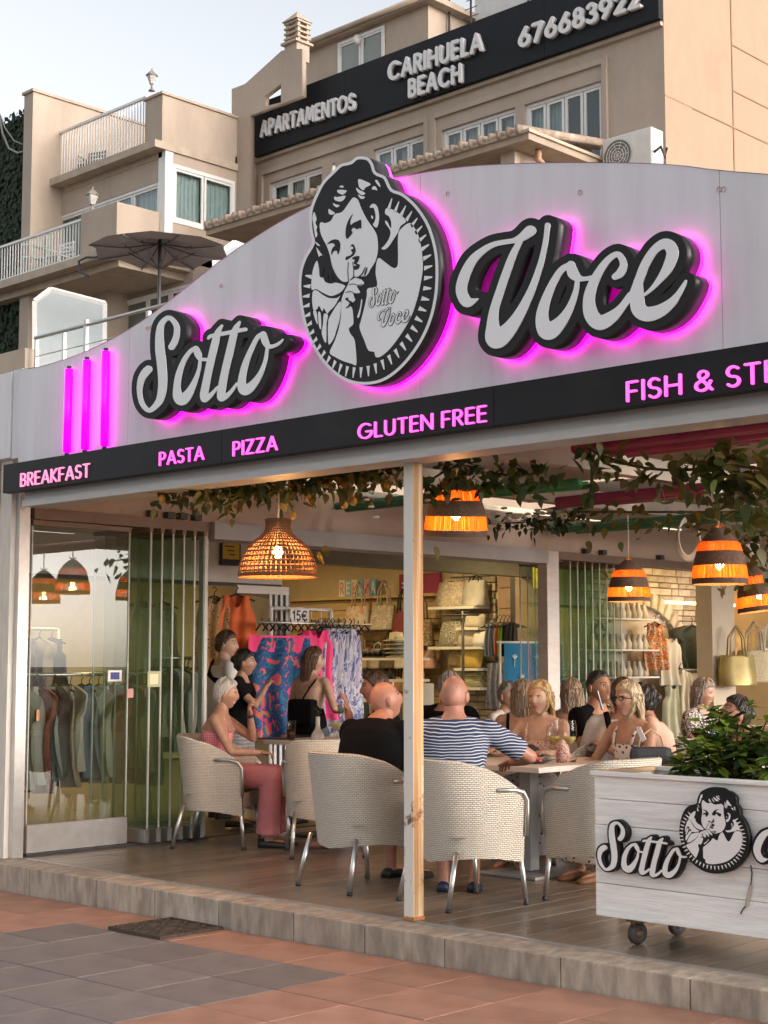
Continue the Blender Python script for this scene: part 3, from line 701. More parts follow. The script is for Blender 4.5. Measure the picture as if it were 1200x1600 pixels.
for txt, bl_, br_, tl_ in (('BREAKFAST', (33, 760.5), (141, 747), (33, 739)), ('PASTA', (250, 727), (319.5, 720.5), (250, 705)), ('PIZZA', (365, 713.5), (434.5, 704), (365, 690)),
                           ('GLUTEN FREE', (560.5, 686), (761.5, 661.5), (560.5, 661)), ('FISH & STEAK', (980, 627), (1292, 588), (980, 594))):
    Yb = 6.058; a, c, e = onY(*bl_, Yb), onY(*br_, Yb), onY(*tl_, Yb)
    hgt = e.z - a.z; Wd = c.x - a.x; z0 = (a.z + c.z) / 2
    t = thing('word_sign', f'pink lit capital lettering reading {txt.title()} on the dark band', 'lettering', (a.x, 6.06, z0), group='lit words on the dark band')
    wt = .062
    text_parts(txt, lambda x, y, a=a, z0=z0, hg=hgt: Vector((a.x + x, Yb - .012, z0 + .06 * hg + y * .88)), Vector((0, .0135, 0)), hgt, Wd, wt, .17, M_pink2 if txt == 'BREAKFAST' else M_pink, t)
# ================================================================== the apartment block behind
M_stucco = mat('beige_stucco', (.45, .365, .295), .9, var=.09, scale=1.2, bump=.25, bscale=35, dirt=(.36, .285, .225), dscale=1.1, dlo=.46, dhi=.85, stretch=(1, 1, .45))
M_stucco_side = mat('ochre_glow_stucco', (.41, .28, .20), .9, var=.09, scale=.9, bump=.25, bscale=35, dirt=(.30, .19, .125), dscale=.9, dlo=.46, dhi=.85, stretch=(1, 1, .45))  # ochre is partly evening glow on the side wall, painted into its colour
M_trim = mat('pale_trim', (.45, .365, .285), .8, var=.12, scale=4, dirt=(.36, .30, .25), dscale=3)
M_white = mat('white_frame_paint', (.74, .73, .71), .4, var=.05)
M_wglass = mat('dark_window_glass', (.09, .105, .11), .06, var=.15, scale=1.5, spec=.8)
M_curtain = None
def curtain_mat():
    m = mat('pale_curtain', (.52, .55, .55), .9, var=0); N, L, B = nodes(m)
    tc = N.new('ShaderNodeTexCoord'); w = N.new('ShaderNodeTexWave'); w.inputs['Scale'].default_value = 3.5; w.inputs['Distortion'].default_value = 1.5; w.inputs['Detail'].default_value = 2
    L.new(tc.outputs['Object'], w.inputs[0]); mx = N.new('ShaderNodeMix'); mx.data_type = 'RGBA'; L.new(w.outputs['Fac'], mx.inputs['Factor'])
    mx.inputs['A'].default_value = (.34, .37, .37, 1); mx.inputs['B'].default_value = (.62, .65, .64, 1); L.new(mx.outputs['Result'], B.inputs['Base Color']); return m
M_curtain = curtain_mat()
G_pane = glass_mat('window_pane', (.80, .86, .86), .9, 1.55)
def window(parent, o, u, n, width, height, panes, fw=.07, curtain=.75, name='window', open_=None):
    """o: lower-left corner on the wall face, u: direction along the wall, n: outward normal"""
    o, u, n = Vector(o), Vector(u), Vector(n); z = Vector((0, 0, 1))
    P = lambda a, b, d: o + u * a + z * b + n * d
    def bar(q, a0, a1, b0, b1, d0, d1):
        vs = [P(a, b, d) for a in (a0, a1) for b in (b0, b1) for d in (d0, d1)]
        q.add(vs, [(0, 1, 3, 2), (4, 6, 7, 5), (0, 4, 5, 1), (2, 3, 7, 6), (0, 2, 6, 4), (1, 5, 7, 3)])
    q = MB(); bar(q, 0, width, 0, fw, .0, .045); bar(q, 0, width, height - fw, height, .0, .045); bar(q, 0, fw, fw, height - fw, .0, .045); bar(q, width - fw, width, fw, height - fw, .0, .045)
    w = q.build(name, M_white, parent)
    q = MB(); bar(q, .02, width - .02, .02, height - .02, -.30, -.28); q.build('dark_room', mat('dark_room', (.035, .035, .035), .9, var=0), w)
    pw = (width - fw) / panes
    for k in range(panes):
        a0, a1 = fw * .5 + k * pw, fw * .5 + (k + 1) * pw
        q = MB(); bar(q, a0 + .012, a1 - .012, fw, fw + .06, -.03, .02); bar(q, a0 + .012, a1 - .012, height - fw - .06, height - fw, -.03, .02)
        bar(q, a0 + .012, a0 + .075, fw + .06, height - fw - .06, -.03, .02); bar(q, a1 - .075, a1 - .012, fw + .06, height - fw - .06, -.03, .02); q.build('sash', M_white, w)
        q = MB(); bar(q, a0 + .07, a1 - .07, fw + .05, height - fw - .05, -.008, -.004); q.build('pane', G_pane, w)
        if random.random() < curtain:
            c0, c1 = a0 + .03, a1 - .03
            if random.random() < .5: c0 += pw * .25 * random.random()
            nn = 18; r = []
            for j in range(2): r.append([P(c0 + (c1 - c0) * i / nn, fw + (height - 2 * fw) * j, -.14 + .03 * math.sin(i * 2.1 + k)) for i in range(nn + 1)])
            q = MB(); q.grid(r); q.build('curtain', M_curtain, w)
    return w
XE, XN = Vector((1, 0, 0)), Vector((0, -1, 0)); XSide = Vector((1, 0, 0)); US = Vector((0, 1, 0))
def pxX(px, Y): return onY(px, 300, Y).x
def wall_box(parent, a, b, m=None, name='wall'):
    q = MB(); q.box2(a, b); return q.build(name, m or M_stucco, parent)
apt = thing('apartment_building', 'beige stucco apartment block with white framed window bands and a dark rooftop sign', 'building', (-22, 25, -.3))
# main block; its front wall is built round the window openings
YB = 25.0; XR = -16.4; XL = -29.3
WINS = [(421, 503, 12.0, 13.36, 3), (583, 664, 12.0, 13.36, 3), (690, 806, 12.0, 13.30, 4), (820, 941, 11.55, 13.28, 4)]
wz0, wz1 = 11.5, 13.42
wall_box(apt, (XL, YB, -.3), (XR, YB + 1.0, wz0)); wall_box(apt, (XL, YB, wz1), (XR, YB + 1.0, 15.30))
edges = []
for a, c, z0, z1, n in WINS: edges.append((pxX(a, YB), pxX(c, YB), z0, z1, n))
cur = XL
for a, c, z0, z1, n in edges:
    wall_box(apt, (cur, YB, wz0), (a, YB + .9, wz1)); wall_box(apt, (a, YB, wz0), (c, YB + .9, z0)) if z0 > wz0 + .02 else None
    wall_box(apt, (a, YB, z1), (c, YB + .9, wz1)); cur = c
    window(apt, (a, YB + .12, z0), XE, XN, c - a, z1 - z0, n)
wall_box(apt, (cur, YB, wz0), (XR, YB + .9, wz1))
# raised surround over the windows
for x0, x1 in ((412, 665), (682, 945)):
    a, c = pxX(x0, YB), pxX(x1, YB)
    q = MB(); q.box2((a, YB - .07, 13.60), (c, YB + .01, 13.72)); q.build('lintel_moulding', M_stucco, apt)
    q = MB(); q.box2((a - .12, YB - .07, wz0), (a, YB + .01, 13.72)); q.build('side_moulding', M_stucco, apt)
    q = MB(); q.box2((c, YB - .07, wz0), (c + .12, YB + .01, 13.72)); q.build('side_moulding', M_stucco, apt)
q = MB(); q.box2((pxX(665, YB) - .0, YB - .05, wz0), (pxX(682, YB) - .13, YB + .01, 13.72)); q.build('pilaster', M_stucco, apt)
q = MB(); q.box2((XL, YB - .10, 13.98), (XR, YB + .01, 14.06)); q.build('sign_ledge', M_trim, apt)
# right side wall with scored joints
zt = onX(1135, 0, XR).z; tp = onX(1200, 40, XR)
q = MB(); yb2 = YB + 26
sidepoly = [(YB + 1.0, -.3), (yb2, -.3), (yb2, 17.05), (YB + 1.0, 17.05)]
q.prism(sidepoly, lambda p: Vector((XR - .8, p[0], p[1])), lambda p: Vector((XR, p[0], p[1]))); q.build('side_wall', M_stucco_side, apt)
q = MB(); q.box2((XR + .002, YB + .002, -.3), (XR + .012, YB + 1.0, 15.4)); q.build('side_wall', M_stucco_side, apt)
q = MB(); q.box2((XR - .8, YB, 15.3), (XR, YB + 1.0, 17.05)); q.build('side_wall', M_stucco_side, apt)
M_joint = mat('stucco_joint', (.30, .20, .13), .9, var=.1)
for (p0, p1) in (((877, 90), (971, 113)), ((975, 60), (1100, 120))): pass
for z in (12.55, 13.35, 14.35):
    q = MB(); q.box2((XR + .003, YB + (2.6 if z != 12.55 else 0), z), (XR + .016, yb2, z + .03)); q.build('wall_joint', M_joint, apt)
q = MB(); q.box2((XR + .003, YB + 2.55, 5), (XR + .017, YB + 2.59, 17.0)); q.build('wall_joint', M_joint, apt)
q = MB(); q.box2((XR - .9, YB - .05, 17.05), (XR + .10, yb2, 17.16)); q.build('wall_coping', M_trim, apt)
# penthouse set back behind the sign
YP = 27.5; a, c = onY(470, 80, YP), onY(669, 17, YP)
wall_box(apt, (a.x, YP, 14.0), (c.x, YP + 4, a.z - .1), M_stucco, 'penthouse_wall')
q = MB(); q.box2((a.x - .1, YP - .25, a.z - .12), (c.x + .3, YP + 4.3, a.z + .03)); q.build('penthouse_eave', M_trim, apt)
q = MB(); q.tube([(a.x - .1, YP - .3, a.z - .02), (c.x + .35, YP - .3, a.z - .02)], .07, 8); q.build('roof_gutter', M_trim, apt)
w0, w1 = onY(530, 120, YP), onY(602, 75, YP); window(apt, (w0.x, YP - .02, w0.z - .6), XE, XN, w1.x - w0.x, 1.5, 2)
q = MB(); p = onY(558, 62, YP - .12); q.ell(p, (.10, .12, .14), 10, 6); q.build('wall_light', M_white, apt)
# gable wall with a triangular opening, and the chimney
YG = 24.35
gp = [(362, 345), (362, 139), (383, 131), (440, 79), (472, 76), (472, 150), (391, 180), (391, 345)]
hole = [(414, 166), (414, 150), (439, 131), (439, 160)]
f0 = lambda p: onY(p[0], p[1], YG); 
me = fill_mesh('gable_wall', [gp, hole], f0, lambda p: onY(p[0], p[1], YG) + Vector((0, .14, 0))); obj('gable_wall', me, M_stucco, apt)
p = onY(454, 76, YG); cz = p.z - .30
q = MB(); q.box2((p.x - .22, YG + .0, cz), (p.x + .22, YG + .42, cz + .42)); ch = q.build('chimney', M_stucco, apt)
q = MB(); q.box2((p.x - .28, YG - .08, cz + .42), (p.x + .28, YG + .50, cz + .48)); q.build('chimney_ledge', M_trim, ch)
for k in range(4):
    for sx in (-1, 1):
        for sy in (0, 1):
            q = MB(); q.box2((p.x + sx * .17 - .05, YG + .04 + sy * .29, cz + .485 + k * .13), (p.x + sx * .17 + .05, YG + .12 + sy * .29, cz + .562 + k * .13)); q.build('brick', M_trim, ch)
    q = MB(); q.box2((p.x - .25, YG - .0, cz + .563 + k * .13), (p.x + .25, YG + .45, cz + .612 + k * .13)); q.build('tile_course', M_trim, ch)
q = MB(); q.add([(p.x-.27, YG-.06, cz+1.01), (p.x+.27, YG-.06, cz+1.01), (p.x+.27, YG+.48, cz+1.01), (p.x-.27, YG+.48, cz+1.01), (p.x, YG+.21, cz+1.30)], [(0,1,4),(1,2,4),(2,3,4),(3,0,4),(0,3,2,1)]); q.build('chimney_cap', M_trim, ch)
# white plant room and aerials above the sign
p0, p1 = onY(742, 60, 29), onY(832, 0, 29)
wall_box(apt, (p0.x, 29, 14.5), (p1.x + 1.0, 31, 19.2), mat('white_render', (.66, .66, .66), .8, var=.06), 'plant_room')
M_metal_dark = mat('dark_metal', (.06, .06, .065), .5, metal=.4, var=.1)
for px in (702, 736, 826):
    b = onY(px, 45, 28.2); q = MB(); q.tube([(b.x, 28.2, 15.0), (b.x, 28.2, b.z + 1.5)], .03, 6); ae = q.build('aerial_mast', M_metal_dark, apt)
    if px == 736:
        for k in range(4): q = MB(); q.tube([(b.x - .3 + .05*k, 28.2, b.z + .1 + .22 * k), (b.x + .3 - .05*k, 28.2, b.z + .1 + .22 * k)], .012, 5); q.build('aerial_rod', M_metal_dark, ae)
# tiled canopy over the storey below
M_tile = mat('old_roof_tile', (.40, .30, .23), .85, var=.25, scale=8, rnd=.2, dirt=(.55, .50, .44), dscale=4)
cx0, cx1, zc = onY(322, 366, 22).x, onY(826, 214, 22).x, 11.17
q = MB(); q.box2((cx0, 22.0, zc), (cx1, 25.0, zc + .13)); cano = q.build('canopy_slab', mat('canopy_soffit', (.37, .29, .22), .9, var=.15, scale=3), apt)
q = MB(); q.box2((cx0 - .03, 21.95, zc + .13), (cx1 + .05, 25.0, zc + .19)); q.build('canopy_edge', M_trim, cano)
tb = MB(); tb.tube([(0, -.05, 0), (0, 2.9, .45)], [.10, .08], 8, flat=.6); tme = tb.mesh('roof_tile'); tme.materials.append(M_tile)
xx = cx0 + .1
while xx < cx1:
    obj('roof_tile', tme, None, cano, True, Matrix.Translation((xx, 21.97 + random.uniform(-.04, .03), zc + .215 + random.uniform(-.012, .012)))); xx += .235
wall_box(apt, (cx0 + .6, 23.1, -.3), (cx1 - .55, 25.0, zc))
for px in (680, 820): 
    x = pxX(px, 22.6); q = MB(); q.box2((x - .35, 22.3, 6), (x, 23.1, zc)); q.build('wall_pier', M_stucco, apt)
p = onY(836, 240, 22.5); q = MB(); q.tube([(p.x, 22.6, zc - .02), (p.x, 22.6, zc - .2), (p.x + .12, 22.75, zc - .4), (p.x + .12, 22.75, 6)], .07, 8); q.build('downpipe', mat('terracotta_pipe', (.42, .25, .16), .7), apt)
# ------------------------------------------------ left wing
XW = -28.6
wall_box(apt, (-33.2, 23.0, -.3), (XW, 24.3, 11.35)); 
wall_box(apt, (-33.2, 24.4, 11.35), (-29.2, 25.4, 14.0))
# storey with the glazed corner
YW = 22.12; wz = 13.62; zw1 = onY(247, 284, YW).z; zw0 = 11.45
wall_box(apt, (-33.2, YW, zw1), (XW, YW + .25, wz), None, 'lintel_wall')
a = pxX(91, YW); c = pxX(248, YW)
wall_box(apt, (-33.2, YW, 11.0), (a, YW + .25, zw1)); window(apt, (a, YW + .06, zw0), XE, XN, c - a, zw1 - zw0, 4, curtain=1.)
wall_box(apt, (a, YW, 11.0), (c, YW + .2, zw0), None, 'sill_wall')
q = MB(); q.box2((c, YW - .02, 11.0), (XW + .02, YW + .22, wz)); q.build('corner_column', M_white, apt)
zs1, zs0 = onX(264, 254, XW).z, onX(264, 346, XW).z
window(apt, (XW - .02, YW + .22, zs0), US, XSide, 24.28 - YW - .22, zs1 - zs0, 2, fw=.09, curtain=1.)
wall_box(apt, (XW - .3, YW + .22, 11.0), (XW, 24.3, zs0)); wall_box(apt, (XW - .3, YW + .22, zs1), (XW, 24.3, wz)) if zs1 < wz else None
q = MB(); q.box2((XW - .8, 24.3, -.3), (XW, 25.0, 14.0)); q.build('wall', M_stucco, apt)
# balcony slab and roof-terrace parapet
q = MB(); q.box2((-34.1, 21.75, 13.62), (XW + .06, 24.4, 13.80)); sl = q.build('balcony_slab', M_trim, apt)
q = MB(); q.box2((-33.6, 22.1, 13.48), (XW - .12, 24.0, 13.618)); q.build('slab_moulding', M_trim, sl)
wall_box(apt, (pxX(225, 22), 22.0, 13.80), (XW, 22.25, 14.98), None, 'parapet'); wall_box(apt, (XW - .25, 22.25, 13.80), (XW, 24.35, 14.98), None, 'parapet')
q = MB(); q.box2((pxX(225, 22) - .05, 21.95, 14.98), (XW + .05, 24.35, 15.04)); q.build('parapet_coping', M_trim, apt)
def balustrade(parent, xa, xb, Y, z0, z1, step=.115, m=None):
    m = m or M_white
    q = MB(); q.box2((xa, Y - .035, z1 - .06), (xb, Y + .035, z1)); r = q.build('balcony_rail', m, parent)
    q = MB(); q.box2((xa, Y - .02, z0 + .05), (xb, Y + .02, z0 + .09)); q.build('bottom_rail', m, r)
    b = MB(); b.box((0, 0, 0), (.03, .02, z1 - z0 - .151)); me = b.mesh('baluster'); me.materials.append(m)
    n = int((xb - xa) / step)
    for k in range(n + 1): obj('baluster', me, None, r, True, Matrix.Translation((xa + .02 + (xb - xa - .04) * k / n, Y, (z0 + z1) / 2 + .015)))
balustrade(apt, onY(86, 207, 22).x, pxX(225, 22), 22.05, 13.85, 15.13)
q = MB(); q.box2((onY(66, 205, 22).x, 21.95, 13.8), (onY(86, 207, 22).x, 22.25, 15.2)); q.build('balcony_pier', M_stucco, apt)
# left block, its side wall seen beyond the terrace
pt = onY(52, 143, 21.2)
wall_box(apt, (onY(37, 200, 21.2).x, 21.2, -.3), (pt.x, 33, pt.z), M_stucco, 'left_block')
q = MB(); q.box2((onY(37, 200, 21.2).x - .05, 21.15, pt.z), (pt.x + .05, 33, pt.z + .07)); q.build('block_coping', M_trim, apt)
# lower balcony
YLB = 20.9; zb = onY(130, 404, YLB).z; ztb = onY(130, 341, YLB).z
q = MB(); q.box2((-37.5, YLB - .2, zb - .2), (pxX(183, YLB) + .15, 23.1, zb)); sl2 = q.build('balcony_slab', M_trim, apt)
q = MB(); q.box2((-37.5, YLB + .15, zb - .38), (pxX(183, YLB) - .1, 23.0, zb - .202)); q.build('slab_moulding', M_trim, sl2)
balustrade(apt, -37.4, pxX(130, YLB), YLB, zb + .02, ztb, .125)
wall_box(apt, (pxX(130, YLB), YLB - .05, zb), (pxX(186, YLB), YLB + .2, ztb + .1), None, 'parapet'); wall_box(apt, (pxX(186, YLB) - .25, YLB + .2, zb), (pxX(186, YLB), 22.9, ztb + .1), None, 'parapet')
for px0, px1, z0, z1, n in ((2, 52, 9.1, 10.45, 2), (197, 305, 8.3, 10.5, 3)):
    a, c = pxX(px0, 22.9), pxX(px1, 22.9); window(apt, (a, 22.94, z0), XE, XN, c - a, z1 - z0, n)
q = MB(); x = pxX(166, 22.6); q.box2((x - .1, 22.3, 4), (x + .55, 23.0, zb - .22)); q.build('wall_pier', M_stucco, apt)

# ------------------------------------------------ rooftop sign of the apartments
M_navy = mat('navy_sign_panel', (.013, .0145, .018), .6, var=.15, scale=2, spec=.2)
asg = thing('rooftop_sign', 'long dark navy sign board with white capitals across the apartment facade', 'sign', (-22.4, 24.85, 14.06))
for a, c in ((-28.45, -25.2), (-25.2, -22.1), (-22.1, -19.2), (-19.2, -16.35)):
    q = MB(); q.box2((a + .004, 24.78, 14.07), (c - .004, 24.92, 15.42)); q.build('sign_panel', M_navy, asg)
M_signwhite = mat('sign_letter_white', (.74, .72, .72), .5, var=.03); YL = 24.66
for txt, bl_, br_, hpx in (('APARTAMENTOS', (405.5, 215), (553, 171), 27), ('CARIHUELA', (605, 128), (753, 79), 31), ('BEACH', (637, 153.5), (720, 128), 31), ('676683922', (809, 76), (1000, 10), 33)):
    a, c = onY(*bl_, YL), onY(*br_, YL); tl = onY(bl_[0], bl_[1] - hpx, YL); hg = (tl.z - a.z) * .95; z0 = a.z
    text_parts(txt, lambda x, y, a=a, z0=z0, c=c: Vector((a.x + x, YL, z0 + (c.z - z0) * (x / (c.x - a.x)) + y * .83 + .09 * hg)), Vector((0, .118, 0)), hg, c.x - a.x, .115, .10, M_signwhite, asg)

# ------------------------------------------------ things on the building
ac = thing('air_conditioner', 'white air conditioner outdoor unit on the canopy beside the corner of the apartments', 'air conditioner', (pxX(985, 24.3), 24.3, 11.3))
cx_ = pxX(985, 24.3); p = onY(985, 240, 24.3); az_ = p.z
M_ac = mat('ac_white', (.66, .64, .60), .5, var=.06)
q = MB(); q.bevbox((cx_, 24.4, az_), (1.15, .42, .78), .03); q.build('casing', M_ac, ac)
q = MB(); q.lathe([(.0, 0), (.29, 0), (.31, .02), (.31, .0)], 24, (cx_ - .2, 24.178, az_ - .02), M=Matrix.Rotation(R(90), 3, 'X')); fg = q.build('fan_grille', mat('ac_grille', (.16, .155, .15), .6), ac)
q = MB()
for r in (.08, .14, .2, .26): q.lathe([(r - .006, .0), (r - .006, .012), (r + .006, .012), (r + .006, 0)], 24, (cx_ - .2, 24.175, az_ - .02), M=Matrix.Rotation(R(90), 3, 'X'))
for k in range(5):
    an = k * math.pi / 5; q.tube([(cx_ - .2 - .28 * math.cos(an), 24.166, az_ - .02 - .28 * math.sin(an)), (cx_ - .2 + .28 * math.cos(an), 24.166, az_ - .02 + .28 * math.sin(an))], .005, 5)
q.build('grille_wires', M_ac, fg)
q = MB(); q.tube([(cx_ + .56, 24.3, az_ - .1), (cx_ + .75, 24.25, az_ - .05), (cx_ + .85, 24.25, az_ - .3), (cx_ + .85, 24.3, 11.2)], .03, 6); q.build('hose', M_metal_dark, ac)
q = MB(); q.box2((cx_ - .5, 24.2, 11.36), (cx_ - .4, 24.6, az_ - .39)); q.box2((cx_ + .4, 24.2, 11.36), (cx_ + .5, 24.6, az_ - .39)); q.build('feet', M_metal_dark, ac)
M_lantern = mat('lantern_metal', (.30, .27, .24), .6, metal=.3, var=.2); M_lglass = mat('lantern_glass', (.55, .53, .50), .2, var=.1)
def lantern(px, py_top, py_base, Y, label):
    b, t_ = onY(px, py_base, Y), onY(px, py_top, Y); h = t_.z - b.z
    t = thing('lantern', label, 'lantern', b, group='lanterns on the apartment parapets')
    q = MB(); q.lathe([(.16 * h, 0), (.10 * h, .05 * h), (.05 * h, .12 * h), (.05 * h, .30 * h)], 8, b, close=True); q.build('stem', M_lantern, t)
    q = MB(); q.lathe([(.10 * h, .30 * h), (.22 * h, .66 * h)], 6, b, close=True, smooth=False); q.build('lamp_glass', M_lglass, t)
    q = MB(); q.lathe([(.28 * h, .66 * h), (.26 * h, .70 * h), (.12 * h, .84 * h), (.04 * h, .90 * h), (.03 * h, 1.0 * h)], 6, b, close=True, smooth=False); q.build('lamp_cap', M_lantern, t)
lantern(237, 107, 142, 22.1, 'small lantern on top of the high parapet against the sky'); lantern(83, 174, 205, 22.1, 'small lantern on the left pier of the upper balcony'); lantern(144, 292, 332, 21.0, 'small lantern on the lower balcony parapet above the parasol')
def slat_chair(name, label, loc, rz, m, s=1.0):
    t = thing(name, label, 'chair', loc, rz)
    for x in (-.22, .22):
        for y in (-.22, .22):
            q = MB(); q.tube([(x * s, y * s, 0), (x * s, y * s, (.42 if y > 0 else .85) * s)], .017 * s, 6); q.build('leg', m, t, world=False)
    q = MB(); q.box((0, 0, .43 * s), (.48 * s, .48 * s, .03 * s)); q.build('seat', m, t, world=False)
    for k in range(4): q = MB(); q.box((0, -.23 * s, (.55 + k * .09) * s), (.46 * s, .02 * s, .05 * s)); q.build('back_slat', m, t, world=False)
    for x in (-.24, .24): q = MB(); q.box((x * s, 0, .64 * s), (.04 * s, .46 * s, .025 * s)); q.build('armrest', m, t, world=False)
    return t
M_dgrey = mat('dark_grey_plastic', (.10, .11, .115), .6); M_mint = mat('mint_plastic', (.28, .48, .42), .6, var=.1); M_wplastic = mat('white_plastic', (.68, .68, .67), .5)
slat_chair('balcony_chair', 'dark grey slatted chair behind the upper balcony rail', (pxX(148, 22.9), 22.8, 13.8), R(200), M_dgrey, 1.15)
slat_chair('balcony_chair', 'white plastic chair at the left end of the upper balcony', (pxX(106, 22.8), 22.8, 13.8), R(150), M_wplastic)
slat_chair('balcony_chair', 'mint green chair showing over the lower balcony rail', (pxX(55, 21.5), 21.5, zb), R(150), M_mint, 1.45)
slat_chair('balcony_chair', 'white plastic chair behind the lower balcony rail', (pxX(95, 21.5), 21.5, zb), R(190), M_wplastic, 1.1)
# folded cream parasol in front of the window band
p = onY(501, 300, 22.6); pzt = onY(501, 264, 23.0).z - 13.12
fp = thing('folded_parasol', 'folded cream parasol standing behind the tiled canopy edge', 'parasol', (p.x, 23.0, 11.3))
M_cream = mat('cream_canvas', (.55, .49, .40), .9, var=.1)
q = MB(); q.tube([(p.x, 23.0, 11.4), (p.x, 23.0, 13.15 + pzt)], .025, 6); q.build('pole', M_metal_dark, fp)
rg = []
for k, (zz, r) in enumerate([(12.05, .20), (12.2, .19), (12.5, .14), (12.8, .09), (13.1, .03)]):
    rg.append([Vector((p.x + r * (1 + .28 * math.cos(5 * a)) * math.cos(a), 23.0 + r * (1 + .28 * math.cos(5 * a)) * math.sin(a), zz + pzt)) for a in np.linspace(0, 2 * math.pi, 24, endpoint=False)])
q = MB(); q.loft(rg); q.build('canopy', M_cream, fp)

# ================================================================== roof terrace over the shops
rt = thing('shop_building', 'low shop building beside the terrace with a railed roof terrace on top', 'building', (-16, 14, -.3))
M_shopwall = mat('shop_outer_wall', (.29, .22, .165), .9, var=.08, scale=2)
ZR = 4.95
q = MB(); q.box2((-30, 11.95, ZR - .35), (-12.9, 22.5, ZR)); q.build('roof_slab', M_shopwall, rt)
q = MB(); q.box2((-29.9, 12.05, 3.04), (-13.0, 22.4, ZR - .352)); q.build('upper_wall', M_shopwall, rt)
q = MB(); q.box2((-40, 11.9, 2.9), (-18.55, 12.15, 5.85)); q.build('roof_parapet', M_stucco, rt)
M_steel = mat('brushed_steel', (.42, .40, .38), .35, metal=.9, var=.1)
rl = thing('terrace_railing', 'stainless steel railing along the roof terrace above the fascia', 'railing', (-15.6, 12.0, ZR))
za, zb_ = 5.96, 4.98
for px in (57, 100, 134, 232):
    x = onY(px, 540, 12.0).x; q = MB(); q.box((x, 12.0, (za + zb_) / 2 + (.05 if px == 134 else 0)), (.06 if px == 134 else .045, .045, za - zb_ + (.1 if px == 134 else 0))); q.build('post', M_steel, rl)
xr0, xr1 = onY(55, 530, 12).x, -12.95
q = MB(); q.tube([(xr0, 12, za + .03), (xr1, 12, za + .03)], .027, 8); q.build('handrail', M_steel, rl)
for k in range(4): q = MB(); q.tube([(xr0, 12, zb_ + .14 + .2 * k), (xr1, 12, zb_ + .14 + .2 * k)], .010, 6); q.build('rod', M_steel, rl)
M_frost = mat('frosted_panel', (.25, .29, .31), .4, var=.04)
def frost(pts, X0, label):
    P = [onX(x, y, X0) for x, y in pts]; ymid = sum(p.y for p in P) / len(P)
    t = thing('frosted_screen', label, 'screen', (X0, ymid, ZR), group='frosted roof terrace screens')
    q = MB(); q.prism([(p.y, p.z) for p in P], lambda p: Vector((X0 - .02, p[0], p[1])), lambda p: Vector((X0, p[0], p[1]))); q.build('panel', M_frost, t)
    for a, b in zip(P, P[1:] + P[:1]):
        q = MB(); q.tube([a, b], .042, 4, smooth=False); q.build('frame_bar', M_white, t)
frost([(54, 471), (79, 452), (164, 474), (163, 600), (54, 600)], -19.4, 'large frosted white framed screen on the roof terrace behind the railing')
frost([(335, 402), (366, 379), (398, 391), (398, 470), (335, 470)], -17.2, 'small frosted white framed screen beside the parasol')
# parasol on the roof terrace
pb = onY(250, 366, 13.2); pr_ = thing('parasol', 'open grey parasol on the roof terrace seen from below', 'parasol', (pb.x, 13.2, ZR))
M_canvas = mat('grey_canvas', (.24, .215, .225), .9, var=.06); Mpole = mat('parasol_pole', (.10, .09, .095), .45, metal=.5)
ztop = pb.z; zr_ = pb.z - .26; Rr = 1.02
q = MB(); ring = []; rv = [Vector((pb.x, 13.2, ztop))]
N8 = 8
for k in range(N8):
    a = 2 * math.pi * (k + .5) / N8
    rv.append(Vector((pb.x + Rr * math.cos(a), 13.2 + Rr * math.sin(a), zr_)))
for k in range(N8):
    a_, b_ = rv[1 + k], rv[1 + (k + 1) % N8]; m_ = (a_ + b_) / 2 + Vector((0, 0, .05)); m_.x = pb.x + (m_.x - pb.x) * .97; m_.y = 13.2 + (m_.y - 13.2) * .97
    g1 = [rv[0].lerp(a_, t) + Vector((0, 0, -.07 * math.sin(math.pi * t))) for t in (0, .33, .66, 1)]; g2 = [rv[0].lerp(m_, t) + Vector((0, 0, -.10 * math.sin(math.pi * t))) for t in (0, .33, .66, 1)]; g3 = [rv[0].lerp(b_, t) + Vector((0, 0, -.07 * math.sin(math.pi * t))) for t in (0, .33, .66, 1)]
    q.grid([g1, g2, g3], smooth=False)
q.build('canopy', M_canvas, pr_)
q = MB(); q.tube([(pb.x, 13.2, ZR), (pb.x, 13.2, ztop)], .026, 8); q.build('pole', Mpole, pr_)
for k in range(N8):
    e_ = rv[1 + k]; hub = Vector((pb.x, 13.2, ztop - .14)); run = Vector((pb.x, 13.2, ztop - .52)); mid = hub.lerp(e_, .5) + Vector((0, 0, -.02))
    q = MB(); q.tube([hub, mid + Vector((0, 0, -.035)), e_ + Vector((0, 0, -.015))], .011, 5); rb = q.build('rib', Mpole, pr_)
    q = MB(); q.tube([run, mid], .009, 5); q.build('strut', Mpole, rb)
q = MB(); q.lathe([(.26, 0), (.26, .05), (.05, .07), (.035, .35)], 16, (pb.x, 13.2, ZR), close=True); q.build('base', Mpole, pr_)
